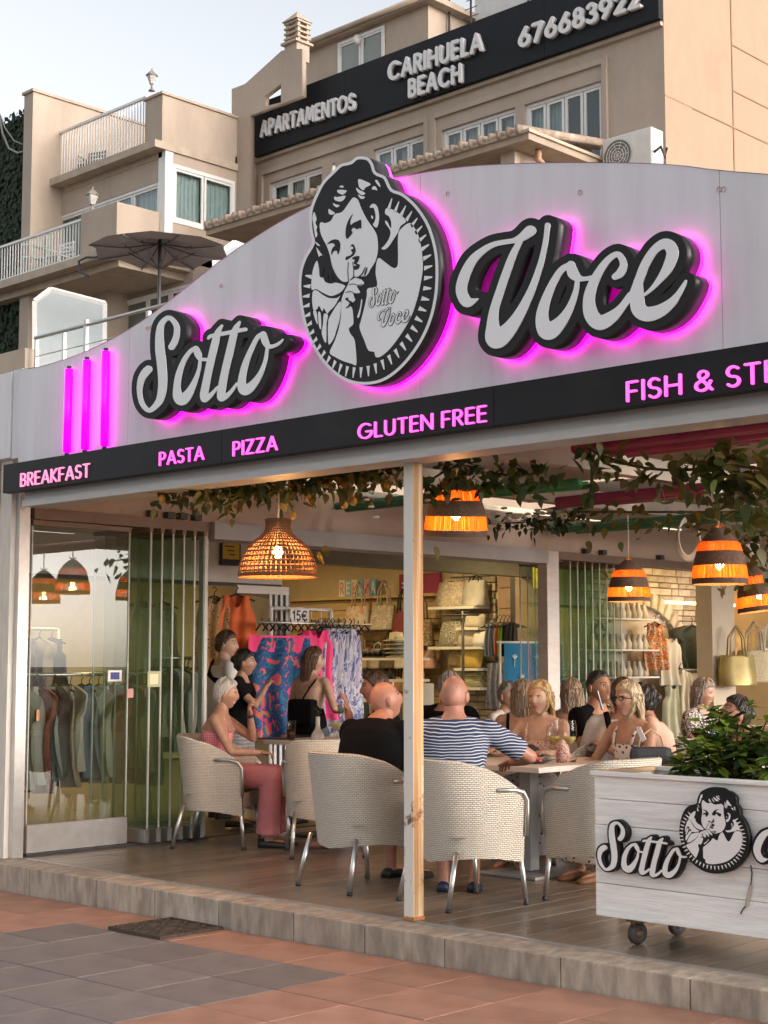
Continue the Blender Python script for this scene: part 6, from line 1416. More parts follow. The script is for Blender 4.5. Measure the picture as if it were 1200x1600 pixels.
def build_chair():
    t = thing('wicker_armchair', 'white wicker armchair', 'chair')
    # plan path of the tub from front-left round the back to front-right
    def plan(u):                                       # u in -1..1
        s = abs(u); sg = 1 if u >= 0 else -1
        if s < .58: a = s / .58 * R(90); x, y = .285 * math.sin(a) ** .85 if a > 0 else 0., -.02 - .255 * math.cos(a) ** .8
        else: x, y = .285, -.02 + (s - .58) / .42 * .27
        return sg * x, y
    U = np.linspace(-1, 1, 45); V = np.linspace(0, 1, 12); out = []; inn = []; uvo = []; L_ = 0; prev = None; lens = []
    for u in U:
        p = plan(u)
        if prev: L_ += math.hypot(p[0] - prev[0], p[1] - prev[1])
        lens.append(L_); prev = p
    def top(u): s = abs(u); return .845 - .02 * s - .185 * max(0, (s - .30) / .70) ** 1.6
    def bot(u): s = abs(u); return .255 + .035 * math.sin(min(1, s) * math.pi) - .01 * s
    for v in V:
        ro = []; ri = []; ru = []
        for u, l in zip(U, lens):
            x, y = plan(u); z0, z1 = bot(u), top(u); z = z0 + (z1 - z0) * v; f = .90 + .13 * (z - .28) / .55; back = -.05 * ((z - .28) / .55) * (1 - min(1, abs(u) / .8))
            n = Vector((x, y + .02, 0)); n = n.normalized() if n.length else Vector((0, -1, 0))
            o = Vector((x * f, y * (f if y < 0 else 1) + back, z)); ro.append(o); ri.append(o - n * .028); ru.append((l, z))
        out.append(ro); inn.append(ri); uvo.append(ru)
    q = MB(); q.grid(out, uv=uvo); q.grid(inn, uv=uvo)
    q.grid([out[-1], [a.lerp(b, .5) + Vector((0, 0, .012)) for a, b in zip(out[-1], inn[-1])], inn[-1]], uv=[[(l, k * .014) for l in lens] for k in range(3)])
    q.grid([out[0], inn[0]], uv=[[(l, k * .02) for l in lens] for k in range(2)])
    for e in (0, -1): q.grid([[r[e] for r in out], [r[e] for r in inn]], uv=[[(k * .02, v * .4) for v in V] for k in range(2)])
    q.build('shell', M_wick, t, world=False)
    P = [[Vector((-.25 + .5 * i / 10, -.22 + .47 * j / 10, .41)) for i in range(11)] for j in range(11)]
    q = MB(); q.grid(P, uv=[[(p.x, p.y) for p in r] for r in P]); fr_ = [[Vector((-.255 + .51 * i / 10, .255, .42 - .115 * k)) for i in range(11)] for k in range(2)]; q.grid(fr_, uv=[[(p.x, p.z) for p in r] for r in fr_]); q.build('seat', M_wick, t, world=False)
    q = MB(); q.bevbox((0, .03, .435), (.42, .40, .05), .018); q.build('cushion', M_cush, t, world=False)
    for sx in (-1, 1):
        q = MB(); q.tube([(sx * .287, .04, .672), (sx * .290, .16, .672), (sx * .290, .225, .655), (sx * .288, .255, .61), (sx * .284, .258, .55), (sx * .275, .255, .40)], .0135, 8); q.build('armrest', M_leg, t, world=False)
        for y, yo in ((.235, .03), (-.215, -.075)):
            q = MB(); q.tube([(sx * .235, y, .33), (sx * (.255 if y > 0 else .265), y + yo, .02)], .0155, 10); lg = q.build('leg', M_leg, t, world=False)
            q = MB(); q.tube([(sx * (.255 if y > 0 else .2655), y + yo, .022), (sx * (.256 if y > 0 else .266), y + yo * 1.02, 0)], .0175, 10); q.build('foot', M_foot, lg, world=False)
    return t
ch0 = build_chair(); first = [True]
def chair(x, y, rz, label):
    global ch0
    if first[0]: o = ch0; first[0] = False; o['label'] = label
    else: o = copy_tree(ch0, None, label)
    place(o, (x, y, 0), rz); o['group'] = 'white wicker armchairs'; return o
CH = []
def face(dx, dy): return math.atan2(dy, dx) - math.pi / 2
chair(-9.30, 7.80, face(.82, .57), 'white wicker armchair with the woman in pink, left beside the folded glass')
chair(-8.33, 8.0, face(-.80, .62), 'empty white wicker armchair second from the left, at the drinks table')
chair(-6.98, 7.02, face(.12, 1), 'white wicker armchair holding the man in black, left of the front post')
chair(-6.07, 6.98, face(.26, 1), 'large near white wicker armchair of the man in the striped shirt')
chair(-5.50, 7.62, face(-1, .10), 'empty white wicker armchair between the striped man and the planter')
chair(-5.85, 9.08, face(-.75, -.66), 'white wicker armchair of the blonde woman with glasses')
chair(-6.98, 8.90, face(.1, -1), 'white wicker armchair of the blonde woman facing the striped man')
chair(-6.45, 10.05, face(-.2, 1), 'white wicker armchair carrying the man in white with black strap')
chair(-5.25, 8.55, face(-.5, 1), 'white wicker armchair with its rounded back just behind the planter')
chair(-7.1, 11.9, face(-.3, -1), 'white wicker armchair of the laughing woman at the back')
chair(-7.75, 9.6, face(-.4, -.9), 'white wicker armchair of the man facing left behind the post')
chair(-8.05, 10.1, face(.4, .9), 'white wicker armchair behind the long haired woman'); chair(-7.35, 9.95, face(-.9, .3), 'white wicker armchair beside the woman with sunglasses on her head')
# tables
M_ttop = mat('pale_table_top', (.58, .53, .47), .4, var=.08, scale=3, stretch=(1, 8, 1)); M_tedge = mat('table_edge', (.62, .57, .50), .5, var=.04); M_tbase = mat('grey_table_column', (.36, .36, .35), .45, metal=.4); M_tdark = mat('dark_table_column', (.05, .05, .05), .5)
def table(x, y, sx, sy, z, label, col=None):
    t = thing('cafe_table', label, 'table', (x, y, 0), 0, 'terrace tables')
    q = MB(); q.bevbox((0, 0, z - .018), (sx, sy, .036), .004); q.build('table_top', M_ttop, t, world=False)
    q = MB(); q.box((0, 0, z / 2), (.09, .09, z - .06)); q.build('column', col or M_tbase, t, world=False)
    q = MB(); q.bevbox((0, 0, .012), (.48, .48, .022), .006); q.build('base_plate', col or M_tbase, t, world=False); return t
T1Z = .78; table(-9.12, 8.85, .80, .80, T1Z, 'pale square table with cola, vase and goblet before the woman in pink', M_tdark)
T2Z = .75; table(-6.55, 8.20, .92, .95, T2Z, 'pale table with plates and two wine glasses before the striped man')
table(-7.55, 10.0, .85, .85, .75, 'table of the group behind the blonde woman', M_tdark); table(-5.75, 10.15, .85, .85, .75, 'dark set table with red wine behind the planter', M_tdark)
G_glass = glass_mat('clear_drinking_glass', (.94, .95, .94), .9, 1.35); 
M_wine = mat('white_wine', (.62, .50, .18), .1, var=0, trans=.6); M_red = mat('red_wine', (.06, .005, .01), .1, var=0); M_cola = mat('cola', (.05, .015, .006), .1, var=0); M_juice = mat('cloudy_lemonade', (.60, .55, .34), .2, var=0)
M_ceram = mat('white_ceramic', (.62, .60, .57), .25, var=.03); M_blackc = mat('black_ceramic', (.03, .03, .03), .35, var=0)
def wineglass(x, y, z, label, wine, s=1., goblet=False, fill=.35):
    t = thing('wine_glass', label, 'glass', (x, y, z))
    bowl = [(.004, .085), (.02, .092), (.036, .115), (.041, .145), (.038, .185), (.033, .215)] if not goblet else [(.004, .07), (.03, .078), (.05, .11), (.054, .14), (.050, .175), (.046, .19)]
    q = MB(); q.lathe([(.034 * s, .0), (.032 * s, .003), (.005 * s, .008), (.004 * s, .08 * s)] + [(r * s, zz * s) for r, zz in bowl], 18); q.build('glass', G_glass, t, world=False)
    zf = bowl[0][1] + (bowl[-1][1] - bowl[0][1]) * fill; pr = [(0, bowl[0][1] + .004)] + [(r - .003, zz) for r, zz in bowl[1:] if zz < zf] + [(np.interp(zf, [b[1] for b in bowl], [b[0] for b in bowl]) - .003, zf), (0, zf)]
    q = MB(); q.lathe([(r * s, zz * s) for r, zz in pr], 18); q.build('drink', wine, t, world=False)
def tumbler(x, y, z, label, drink, h=.15, r=.036, fill=.6):
    t = thing('tumbler', label, 'glass', (x, y, z)); q = MB(); q.lathe([(.0, .003), (r * .8, .003), (r, h)], 16); q.build('glass', G_glass, t, world=False)
    q = MB(); q.lathe([(0, .008), (r * .76, .008), (r * (.8 + .2 * fill) - .003, h * fill), (0, h * fill)], 16); q.build('drink', drink, t, world=False)
def plate(x, y, z, r, label, m, food=None):
    t = thing('plate', label, 'plate', (x, y, z)); q = MB(); q.lathe([(0, .003), (r * .6, .003), (r, .018), (r * 1.01, .02), (r * .62, .008), (0, .008)], 24); q.build('dish', m, t, world=False)
    if food:
        for k in range(7): q = MB(); a = k * 2.4; rr_ = r * .45 * (k / 7) ** .5; q.ell((rr_ * math.cos(a), rr_ * math.sin(a), .02 + .008 * (k % 3)), (r * .22, r * .17, .016), 8, 5); q.build('food', food[k % len(food)], t, world=False)
def onT(px, py, z): p = onZ(px, py, z); return p
def tp(px, d): r_ = ray(px, 1033); r_ = r_ / math.hypot(r_.x, r_.y); return CAM + r_ * d
p = tp(455, 12.6); tumbler(p.x, p.y, T1Z, 'tall tumbler of cola on the table of the woman in pink', M_cola, .16, .042, .55)
p = tp(527, 12.5); wineglass(p.x, p.y, T1Z, 'round goblet of cloudy lemonade beside the white vase', M_juice, 1.15, True, .5)
p = tp(497, 12.6); vs = thing('bud_vase', 'small white ceramic bud vase with a sprig on the drinks table', 'vase', (p.x, p.y, T1Z)); q = MB(); q.lathe([(.0, 0), (.055, 0), (.058, .02), (.05, .05), (.024, .09), (.018, .12), (.018, .19), (.014, .19)], 18); q.build('vase', M_ceram, vs, world=False)
q = MB(); q.tube([(0, 0, .1), (.004, 0, .2), (-.01, .01, .26)], .003, 5); q.build('stem', M_stem, vs, world=False)
for k in range(4): obj('leaf', VL[2], None, vs, False, Matrix.Translation((0, 0, .2 + .018 * k)) @ Matrix.Rotation(k * 1.7, 4, 'Z') @ Matrix.Rotation(-.7, 4, 'Y') @ Matrix.Scale(.06, 4))
p = tp(432, 12.8); q = MB(); q.bevbox((p.x, p.y, T1Z + .006), (.24, .17, .011), .003, rz=.5); tag(q.build('menu', M_blackc), 'black menu folder lying on the drinks table', 'menu')
M_food1 = mat('green_salad', (.10, .14, .03), .7, var=.3, scale=40); M_food2 = mat('browned_meat', (.20, .08, .03), .6, var=.3, scale=40); M_food3 = mat('tomato', (.45, .06, .03), .4)
p = tp(820, 10.55); plate(p.x, p.y, T2Z, .13, 'white plate with salad near the striped man', M_ceram, [M_food1, M_food2, M_food3]); p = tp(832, 10.25); plate(p.x, p.y, T2Z, .12, 'black plate with food at the corner of the table', M_blackc, [M_food2, M_food3])
p = tp(858, 10.65); plate(p.x, p.y, T2Z, .055, 'small white bowl on the table before the blonde woman', M_ceram); p = tp(828, 10.8); q = MB(); rg = [[Vector((p.x + r * (1 + .35 * math.cos(3 * a)) * math.cos(a), p.y + r * math.sin(a), T2Z + zz)) for a in np.linspace(0, 6.28, 16, endpoint=False)] for zz, r in ((.0, .09), (.03, .085), (.07, .05), (.095, .015))]; q.loft(rg); tag(q.build('napkin', M_blackstrap), 'crumpled black napkin on the table before the blonde woman', 'napkin')
p = tp(864, 10.55); wineglass(p.x, p.y, T2Z, 'left of the two white wine glasses on the near table', M_wine, 1.28); p = tp(888, 10.45); wineglass(p.x, p.y, T2Z, 'right of the two white wine glasses on the near table', M_wine, 1.28)
p = tp(852, 10.5); tumbler(p.x, p.y, T2Z, 'water tumbler beside the two white wine glasses', M_ceram, .1, .034, .1); p = tp(878, 10.35); q = MB(); q.loft([[Vector((p.x + r * math.cos(a), p.y + r * math.sin(a), T2Z + zz)) for a in np.linspace(0, 6.28, 10, endpoint=False)] for zz, r in ((0, .045), (.06, .05), (.12, .03), (.15, .008))]); tag(q.build('printed_napkin', pattern_mat('red_print_napkin', [(.5, .42, .36), (.25, .05, .04), (.5, .4, .34)], 40)), 'red and white printed cloth standing beside the wine glasses', 'napkin')
p = tp(1087, 11.4); wineglass(p.x, p.y, .75, 'glass of red wine on the table behind the planter', M_red, 1.35, False, .3); p = tp(1090, 11.1); tumbler(p.x, p.y, .75, 'empty tumbler in front of the red wine glass', M_ceram, .1, .036, .08); p = tp(1112, 11.3)
q = MB(); q.lathe([(0, 0), (.036, 0), (.036, .13), (.014, .19), (.014, .22), (0, .22)], 16, (p.x, p.y, .75)); tag(q.build('water_bottle', mat('blue_bottle', (.02, .10, .35), .15)), 'blue water bottle on the table behind the planter', 'bottle')
p = tp(1080, 11.2); q = MB(); q.bevbox((p.x, p.y, .757), (.34, .26, .012), .004, rz=.6); tag(q.build('place_mat', M_blackc), 'dark place mat under the red wine glass', 'mat')
p = tp(1015, 10.05); q = MB(); hb = thing('handbag', 'black handbag with pale handle on the chair behind the planter', 'bag', (p.x, p.y, .72)); q.bevbox((p.x, p.y, .80), (.27, .13, .15), .045, rz=R(40)); q.build('body', M_blackstrap, hb)
q = MB(); pr2 = RIGHT * .12; q.tube([Vector((p.x, p.y, .86)) - pr2 * .7, Vector((p.x, p.y, .94)) - pr2 * .55, Vector((p.x, p.y, .985)), Vector((p.x, p.y, .94)) + pr2 * .55, Vector((p.x, p.y, .86)) + pr2 * .7], .007, 6); q.build('handle', mat('tan_strap', (.45, .33, .2), .7), hb)
p = tp(1000, 9.9); q = MB(); q.box((p.x, p.y, .96), (.035, .004, .09), M=Matrix.Rotation(R(-30), 3, 'Y')); tag(q.build('paper_slip', M_wplastic), 'white paper slip sticking up beside the handbag', 'paper')

# ------------------------------------------------ wheeled planter
M_board = mat('whitewashed_board', (.88, .845, .80), .65, var=.10, scale=5, stretch=(.7, 1, 9), bump=.5, bscale=22, rnd=.06, dirt=(.66, .60, .53), dscale=3, dlo=.55, dhi=.85)
YP_, XP_ = 6.47, -4.74; PLN, PDP = 2.05, .52
pt_ = thing('wheeled_planter', 'long whitewashed board planter on castors carrying the restaurant logo', 'planter', (XP_ + PLN / 2, YP_ + PDP / 2, 0))
zs_ = [.135, .318, .492, .632, .762, .842]
zs_ = [.135, .30, .452, .592, .722, .838]
for a, c in zip(zs_[:-1], zs_[1:]):
    q = MB(); q.bevbox((XP_ + PLN / 2, YP_ + .012 + random.uniform(-.0015, .0015), (a + c) / 2), (PLN, .024, c - a - .003), .003); q.build('board', M_board, pt_)
    q = MB(); q.bevbox((XP_ + .012, YP_ + PDP / 2 + .012, (a + c) / 2), (.024, PDP - .03, c - a - .003), .003); q.build('board', M_board, pt_)
    q = MB(); q.bevbox((XP_ + PLN / 2, YP_ + PDP + .012, (a + c) / 2), (PLN, .024, c - a - .003), .003); q.build('board', M_board, pt_)
q = MB(); q.bevbox((XP_ + PLN / 2, YP_ + .0, .850), (PLN + .02, .05, .022), .004); q.build('top_rim', M_board, pt_)
q = MB(); q.bevbox((XP_ + PLN / 2, YP_ + PDP + .01, .850), (PLN + .02, .05, .022), .004); q.build('top_rim', M_board, pt_)
q = MB(); q.bevbox((XP_ + .015, YP_ + PDP / 2, .850), (.05, PDP - .05, .022), .004); q.build('top_rim', wood_mat('bare_pine', (.42, .27, .15), (.55, .38, .22)), pt_)
q = MB(); q.box2((XP_ + .03, YP_ + .03, .14), (XP_ + PLN - .03, YP_ + PDP - .005, .79)); q.build('soil', mat('dark_soil', (.035, .025, .018), .95, var=.3, scale=40, bump=.8, bscale=60), pt_)
M_tyre = mat('castor_tyre', (.045, .038, .033), .6, var=.2, scale=20)
for x, y in ((XP_ + .18, YP_ + .10), (XP_ + .18, YP_ + PDP - .06), (XP_ + PLN - .2, YP_ + .10), (XP_ + PLN - .2, YP_ + PDP - .06)):
    q = MB(); q.lathe([(.022, -.018), (.048, -.018), (.055, -.008), (.055, .008), (.048, .018), (.022, .018)], 20, (x, y, .055), M=Matrix.Rotation(R(70), 3, 'Z') @ Matrix.Rotation(R(90), 3, 'X')); w = q.build('castor', M_tyre, pt_)
    q = MB(); q.box((x, y, .118), (.09, .07, .012)); q.box((x + .01, y + .024, .085), (.03, .006, .065), rz=R(-20)); q.box((x - .01, y - .024, .085), (.03, .006, .065), rz=R(-20)); q.build('castor_fork', mat('rusty_steel', (.20, .13, .09), .6, metal=.5, var=.3, scale=25), w)
    q = MB(); q.lathe([(0, -.021), (.02, -.021), (.02, .021), (0, .021)], 12, (x, y, .055), M=Matrix.Rotation(R(70), 3, 'Z') @ Matrix.Rotation(R(90), 3, 'X')); q.build('hub', MATS['rusty_steel'], w)
# planter signs: same artwork, smaller
M_pb = mat('planter_sign_black', (.008, .008, .008), .45, var=0, spec=.3); M_pw = mat('planter_sign_white', (.80, .76, .74), .4, var=.02)
YPS = YP_ - .045
def flat_script(D, x0, y0, h, off, X0, X1, Z0, Z1, label):
    """the sign's outline on its own plane, scaled onto the planter face"""
    face = contours(D, 0, x0, y0, h, .2); W = [onY(p[0], p[1], YS) for l in face for p in l]
    ax, cx, az, cz = min(w.x for w in W), max(w.x for w in W), min(w.z for w in W), max(w.z for w in W)
    if Z1 is None: Z1 = Z0 + (X1 - X0) * (cz - az) / (cx - ax) * 1.08
    def f(Y):
        def g_(p): w = onY(p[0], p[1], YS); return Vector((X0 + (w.x - ax) / (cx - ax) * (X1 - X0), Y, Z0 + (w.z - az) / (cz - az) * (Z1 - Z0)))
        return g_
    t = thing('planter_script', label, 'sign', (X0, YP_, Z0))
    obj('backing', fill_mesh('backing', contours(D, off, x0, y0, h, .25), f(YPS), f(YP_ - .002)), M_pb, t); obj('white_lettering', fill_mesh('white_lettering', face, f(YPS - .004), f(YPS + .001)), M_pw, t)
sx0, sx1 = onY(934, 1340, YPS).x, onY(1078, 1340, YPS).x
flat_script(D_sotto, 185, 465, .75, 4.6, sx0, sx1, onY(955, 1363, YPS).z, onY(958, 1283, YPS).z, 'small black and white Sotto script on the planter front')
vx0 = onY(1178, 1340, YPS).x
flat_script(D_voce, 680, 300, 1.0, 6.0, vx0, vx0 + (sx1 - sx0) * 1.25, onY(1190, 1392, YPS).z, None, 'small black and white Voce script on the planter, cut by the right edge')
ec = onY(1115, 1307, YPS); er = (onY(1172, 1307, YPS).x - onY(1059, 1307, YPS).x) / 2
M_pl = Matrix.Translation((ec.x, YPS - .012, ec.z)) @ Matrix(((1, 0, 0, 0), (0, 0, -1, 0), (0, .84, 0, 0), (0, 0, 0, 1)))
emblem('planter_emblem', 'small round black and white child emblem on the planter front', M_pl, er, .03, R(-27), small=False, led=False, mats=(M_pb, M_pw, M_pb))
cbp = thing('led_cable', 'thin black cable with a small connector hanging on the planter boards', 'cable', onY(1172, 1365, YP_)); q = MB(); q.tube([onY(x, y, YP_ - .006) for x, y in ((1173, 1352), (1175, 1365), (1173, 1383))], .003, 6); q.build('cable', M_blackstrap, cbp)
q = MB(); q.tube([onY(x, y, YP_ - .006) for x, y in ((1166, 1415), (1161, 1420), (1157, 1428))], .003, 6); q.build('cable', M_blackstrap, cbp); q = MB(); q.tube([onY(1173, 1383, YP_ - .008), onY(1166, 1416, YP_ - .008)], .009, 4, flat=.5, smooth=False); q.build('connector', mat('led_connector', (.5, .42, .33), .5), cbp)
# plants in the planter
PM = [leaf_mat('shrub_leaf_lime', (.20, .27, .035), (.40, .50, .04), .35, .5), leaf_mat('shrub_leaf_green', (.085, .15, .03), (.18, .28, .03), .35, .5), leaf_mat('shrub_leaf_deep', (.022, .05, .014), (.04, .09, .01), .3, .5)]
PLF = [leaf_mesh(m, 1.0, 1.05, False) for m in PM]
def shrub(cx, cy, z0, n, rad, hgt, ls, label, mix=(0, 0, 1, 1, 2)):
    t = thing('planter_shrub', label, 'plant', (cx, cy, z0), group='shrubs in the planter')
    tips = []
    for k in range(max(4, n // 11)):
        a = random.uniform(0, 6.28); r_ = rad * math.sqrt(random.random()); h_ = hgt * (1 - .45 * (r_ / rad) ** 2) * random.uniform(.55, 1.05); tip = Vector((cx + r_ * math.cos(a), cy + r_ * math.sin(a) * .75, z0 + h_))
        q = MB(); q.tube([(cx + .15 * r_ * math.cos(a), cy + .15 * r_ * math.sin(a), z0 - .03), Vector((cx, cy, z0)).lerp(tip, .6) + Vector((0, 0, -.03)), tip], [.008, .006, .003], 5); q.build('stem', M_stem, t); tips.append(tip)
    for k in range(n):
        tip = tips[k % len(tips)]; a = k * 2.4 + random.uniform(-.3, .3); el = random.uniform(-.7, .35); s = ls * random.uniform(.65, 1.2)
        back = random.random() ** 2 * .13; M = Matrix.Translation(tip + Vector((0, 0, -back))) @ Matrix.Rotation(a, 4, 'Z') @ Matrix.Rotation(el + back * 3, 4, 'Y') @ Matrix.Rotation(random.uniform(-.4, .4), 4, 'X') @ Matrix.Scale(s, 4)
        obj('leaf', PLF[random.choice(mix)], None, t, True, M)
pcx = onY(1135, 1150, YP_ + .26)
shrub(pcx.x + .02, YP_ + .30, .80, 300, .25, .43, .092, 'large glossy green shrub in the middle of the planter')
shrub(pcx.x + .42, YP_ + .22, .80, 300, .24, .36, .092, 'glossy shrub at the right edge of the planter'); shrub(pcx.x - .02, YP_ + .22, .80, 300, .22, .30, .085, 'lower front shrub below the large one in the planter'); shrub(pcx.x + .25, YP_ + .34, .80, 300, .22, .42, .09, 'bushy shrub between the large one and the right edge')
shrub(onY(1052, 1200, YP_ + .2).x, YP_ + .18, .80, 34, .05, .055, .06, 'small low succulent near the left end of the planter', (0, 0, 1)); shrub(onY(1102, 1205, YP_ + .18).x, YP_ + .16, .79, 50, .09, .06, .065, 'low leafy clump behind the emblem in the planter', (1, 1, 2))
# ================================================================== people
def remesh(mb, vox, smooth=3, name='body'):
    me = mb.mesh(name); o = bpy.data.objects.new('tmp', me); COL.objects.link(o)
    r = o.modifiers.new('r', 'REMESH'); r.mode = 'VOXEL'; r.voxel_size = vox
    if smooth: s = o.modifiers.new('s', 'SMOOTH'); s.factor = .5; s.iterations = smooth
    dg = bpy.context.evaluated_depsgraph_get(); out = bpy.data.meshes.new_from_object(o.evaluated_get(dg)); bpy.data.objects.remove(o); bpy.data.meshes.remove(me)
    out.name = name; out.polygons.foreach_set('use_smooth', [True] * len(out.polygons)); out.materials.clear(); return out
def mb_from(me, mi=0):
    q = MB(); q.add([v.co.copy() for v in me.vertices], [tuple(p.vertices) for p in me.polygons], mi, True); bpy.data.meshes.remove(me); return q
def skin_mat(name, c):
    m = mat(name, c, .48, var=.13, scale=22, bump=.12, bscale=120); N, L, B = nodes(m); B.inputs['Subsurface Weight'].default_value = .12; B.inputs['Subsurface Radius'].default_value = (.02, .008, .005); return m
SK = {'tan': skin_mat('skin_tan', (.345, .185, .12)), 'fair': skin_mat('skin_fair', (.42, .255, .18)), 'red': skin_mat('skin_sunburnt', (.38, .175, .12)), 'brown': skin_mat('skin_brown', (.30, .15, .09))}
M_lip = mat('lips', (.36, .11, .085), .45, var=0); M_eyew = mat('eye_white', (.62, .58, .54), .25, var=0); M_iris = mat('iris', (.03, .02, .012), .2, var=0); M_mouth = mat('mouth_dark', (.08, .02, .02), .5, var=0); M_teeth = mat('teeth', (.65, .62, .56), .3, var=0)
def hair_mat(name, c, c2):
    if name in MATS: return MATS[name]
    m = mat(name, c, .42, var=0); N, L, B = nodes(m); tc = N.new('ShaderNodeTexCoord'); mp = N.new('ShaderNodeMapping'); mp.inputs['Scale'].default_value = (150, 150, 7); L.new(tc.outputs['Object'], mp.inputs[0])
    n = N.new('ShaderNodeTexNoise'); n.inputs['Scale'].default_value = 1.; n.inputs['Detail'].default_value = 4; L.new(mp.outputs[0], n.inputs[0]); cr = N.new('ShaderNodeValToRGB'); cr.color_ramp.elements[0].position = .32; cr.color_ramp.elements[1].position = .68
    cr.color_ramp.elements[0].color = (*c, 1); cr.color_ramp.elements[1].color = (*c2, 1); L.new(n.outputs[0], cr.inputs[0]); L.new(cr.outputs[0], B.inputs['Base Color'])
    bp = N.new('ShaderNodeBump'); bp.inputs['Strength'].default_value = .6; bp.inputs['Distance'].default_value = .006; L.new(n.outputs[0], bp.inputs['Height']); L.new(bp.outputs[0], B.inputs['Normal']); return m
HM = {'grey': hair_mat('hair_silver', (.30, .28, .255), (.60, .57, .53)), 'brown': hair_mat('hair_brown', (.035, .02, .012), (.10, .06, .035)), 'black': hair_mat('hair_black', (.008, .007, .007), (.03, .025, .022)), 'blonde': hair_mat('hair_blonde', (.26, .155, .06), (.56, .40, .20)),
      'pale': hair_mat('hair_pale_blonde', (.32, .235, .13), (.62, .50, .33)), 'ash': hair_mat('hair_ash', (.13, .09, .06), (.34, .26, .18)), 'chest': hair_mat('hair_chestnut', (.05, .022, .012), (.15, .075, .038)), 'pepper': hair_mat('hair_grey_brown', (.10, .08, .065), (.28, .25, .22))}
def sm(x): x = min(1, max(0, x)); return x * x * (3 - 2 * x)
def head_pt(s, fem=0.):
    sx, sy, sz = s; jaw = sm((-sz - .05) / .8)
    x = .077 * sx * (1 - (.30 + .05 * fem) * jaw); y = .097 * sy; z = .120 * sz
    if sy > 0: y *= 1 - .10 * sm((-sz) / .9) * (1 - sm((-sz - .55) / .4) * .9)
    else: y *= 1 - .28 * sm((-sz - .15) / .6)
    if sy > .1:
        g_ = lambda cx, cz, wx, wz: math.exp(-((x - cx) / wx) ** 2 - ((z - cz) / wz) ** 2)
        nose = math.exp(-(x / (.010 + .008 * sm((.01 - z) / .05))) ** 2) * sm((.035 - z) / .055) * (1 if z > -.034 else math.exp(-((z + .034) / .010) ** 2))
        y += (.019 - .004 * fem) * nose - .010 * (g_(-.032, .010, .017, .014) + g_(.032, .010, .017, .014)) + .0045 * math.exp(-((z - .032) / .011) ** 2) * math.exp(-(x / .05) ** 2) * (1 - .6 * fem)
        y += .0075 * g_(0, -.056, .023, .0075) + .0065 * g_(0, -.070, .019, .0075) - .003 * g_(0, -.063, .024, .003) + .008 * g_(0, -.102, .022, .016) + .004 * (g_(-.045, -.025, .018, .02) + g_(.045, -.025, .018, .02))
    return Vector((x, y, z))
def head_grid(n, k):
    D = []
    for i in range(k + 1):
        t = math.pi * i / k; D.append([(math.sin(t) * math.sin(2 * math.pi * j / n), math.sin(t) * math.cos(2 * math.pi * j / n), math.cos(t)) for j in range(n)])
    return D
def add_shell(q, pts, mi):                         # pts[k][n] closed round
    k, n = len(pts), len(pts[0]); fs = []
    for i in range(k - 1):
        for j in range(n): a, b = i * n + j, i * n + (j + 1) % n; fs.append((a, a + n, b + n, b))
    b0 = len(q.f); q.add([p for r in pts for p in r], fs, mi, True); return b0
def make_head(M, fem, smile=0, glasses=False, browm=2):
    """head in body space; slots 0 skin 1 lips 2 brows 3 eye white 4 iris 5 mouth"""
    q = MB(); n, k = 72, 54; P = [[head_pt(s, fem) for s in r] for r in head_grid(n, k)]; b0 = add_shell(q, P, 0)
    for fi in range(b0, len(q.f)):
        c = sum((Vector(q.v[i]) for i in q.f[fi]), Vector()) / 4; x, y, z = c
        if y > .05:
            if abs(x) < .024 - .0 and abs(z + .063 - smile * .10 * abs(x)) < .0095 * (1 - (x / .026) ** 2): q.m[fi] = 5 if (smile and abs(z + .063 - smile * .1 * abs(x)) < .005) else 1
            zb = .0335 + .006 * (1 - ((abs(x) - .036) / .02) ** 2)
            if .014 < abs(x) < .054 and abs(z - zb + .002) < .0042: q.m[fi] = 2
    for sx in (-1, 1):
        q.ell((sx * .032, .071, .010), (.0150, .0135, .0088), 12, 8, 3); q.ell((sx * .032 + .0015, .0795, .010), (.0064, .0065, .0064), 10, 6, 4)
        q.tube([(sx * .016, .083, .011), (sx * .026, .0865, .0195), (sx * .040, .084, .019), (sx * .049, .074, .011)], .0022, 5, 4)
        q.ell((sx * .079, -.008, -.004), (.011, .020, .033), 12, 8, 0, M=Matrix.Rotation(sx * R(-18), 3, 'Z') @ Matrix.Rotation(R(-10), 3, 'X'))
    q.v = [tuple(M @ Vector(v)) for v in q.v]; return q
HAIRLINE = {'short': [(-1, -.085), (-.5, -.065), (-.12, -.01), (.12, .0), (.3, .03), (.55, .058), (.8, .066), (1, .066)], 'buzz': [(-1, -.08), (-.5, -.05), (-.1, .0), (.2, .03), (.4, .055), (.7, .075), (1, .078)],
            'bob': [(-1, -.13), (-.4, -.13), (.05, -.13), (.22, -.05), (.4, .035), (.7, .06), (1, .064)], 'long': [(-1, -.13), (-.3, -.13), (.12, -.13), (.28, -.03), (.45, .045), (.7, .066), (1, .07)], 'up': [(-1, -.085), (-.5, -.065), (-.1, -.005), (.2, .02), (.45, .045), (.7, .06), (1, .062)]}
head_grid_c = head_grid(64, 44)
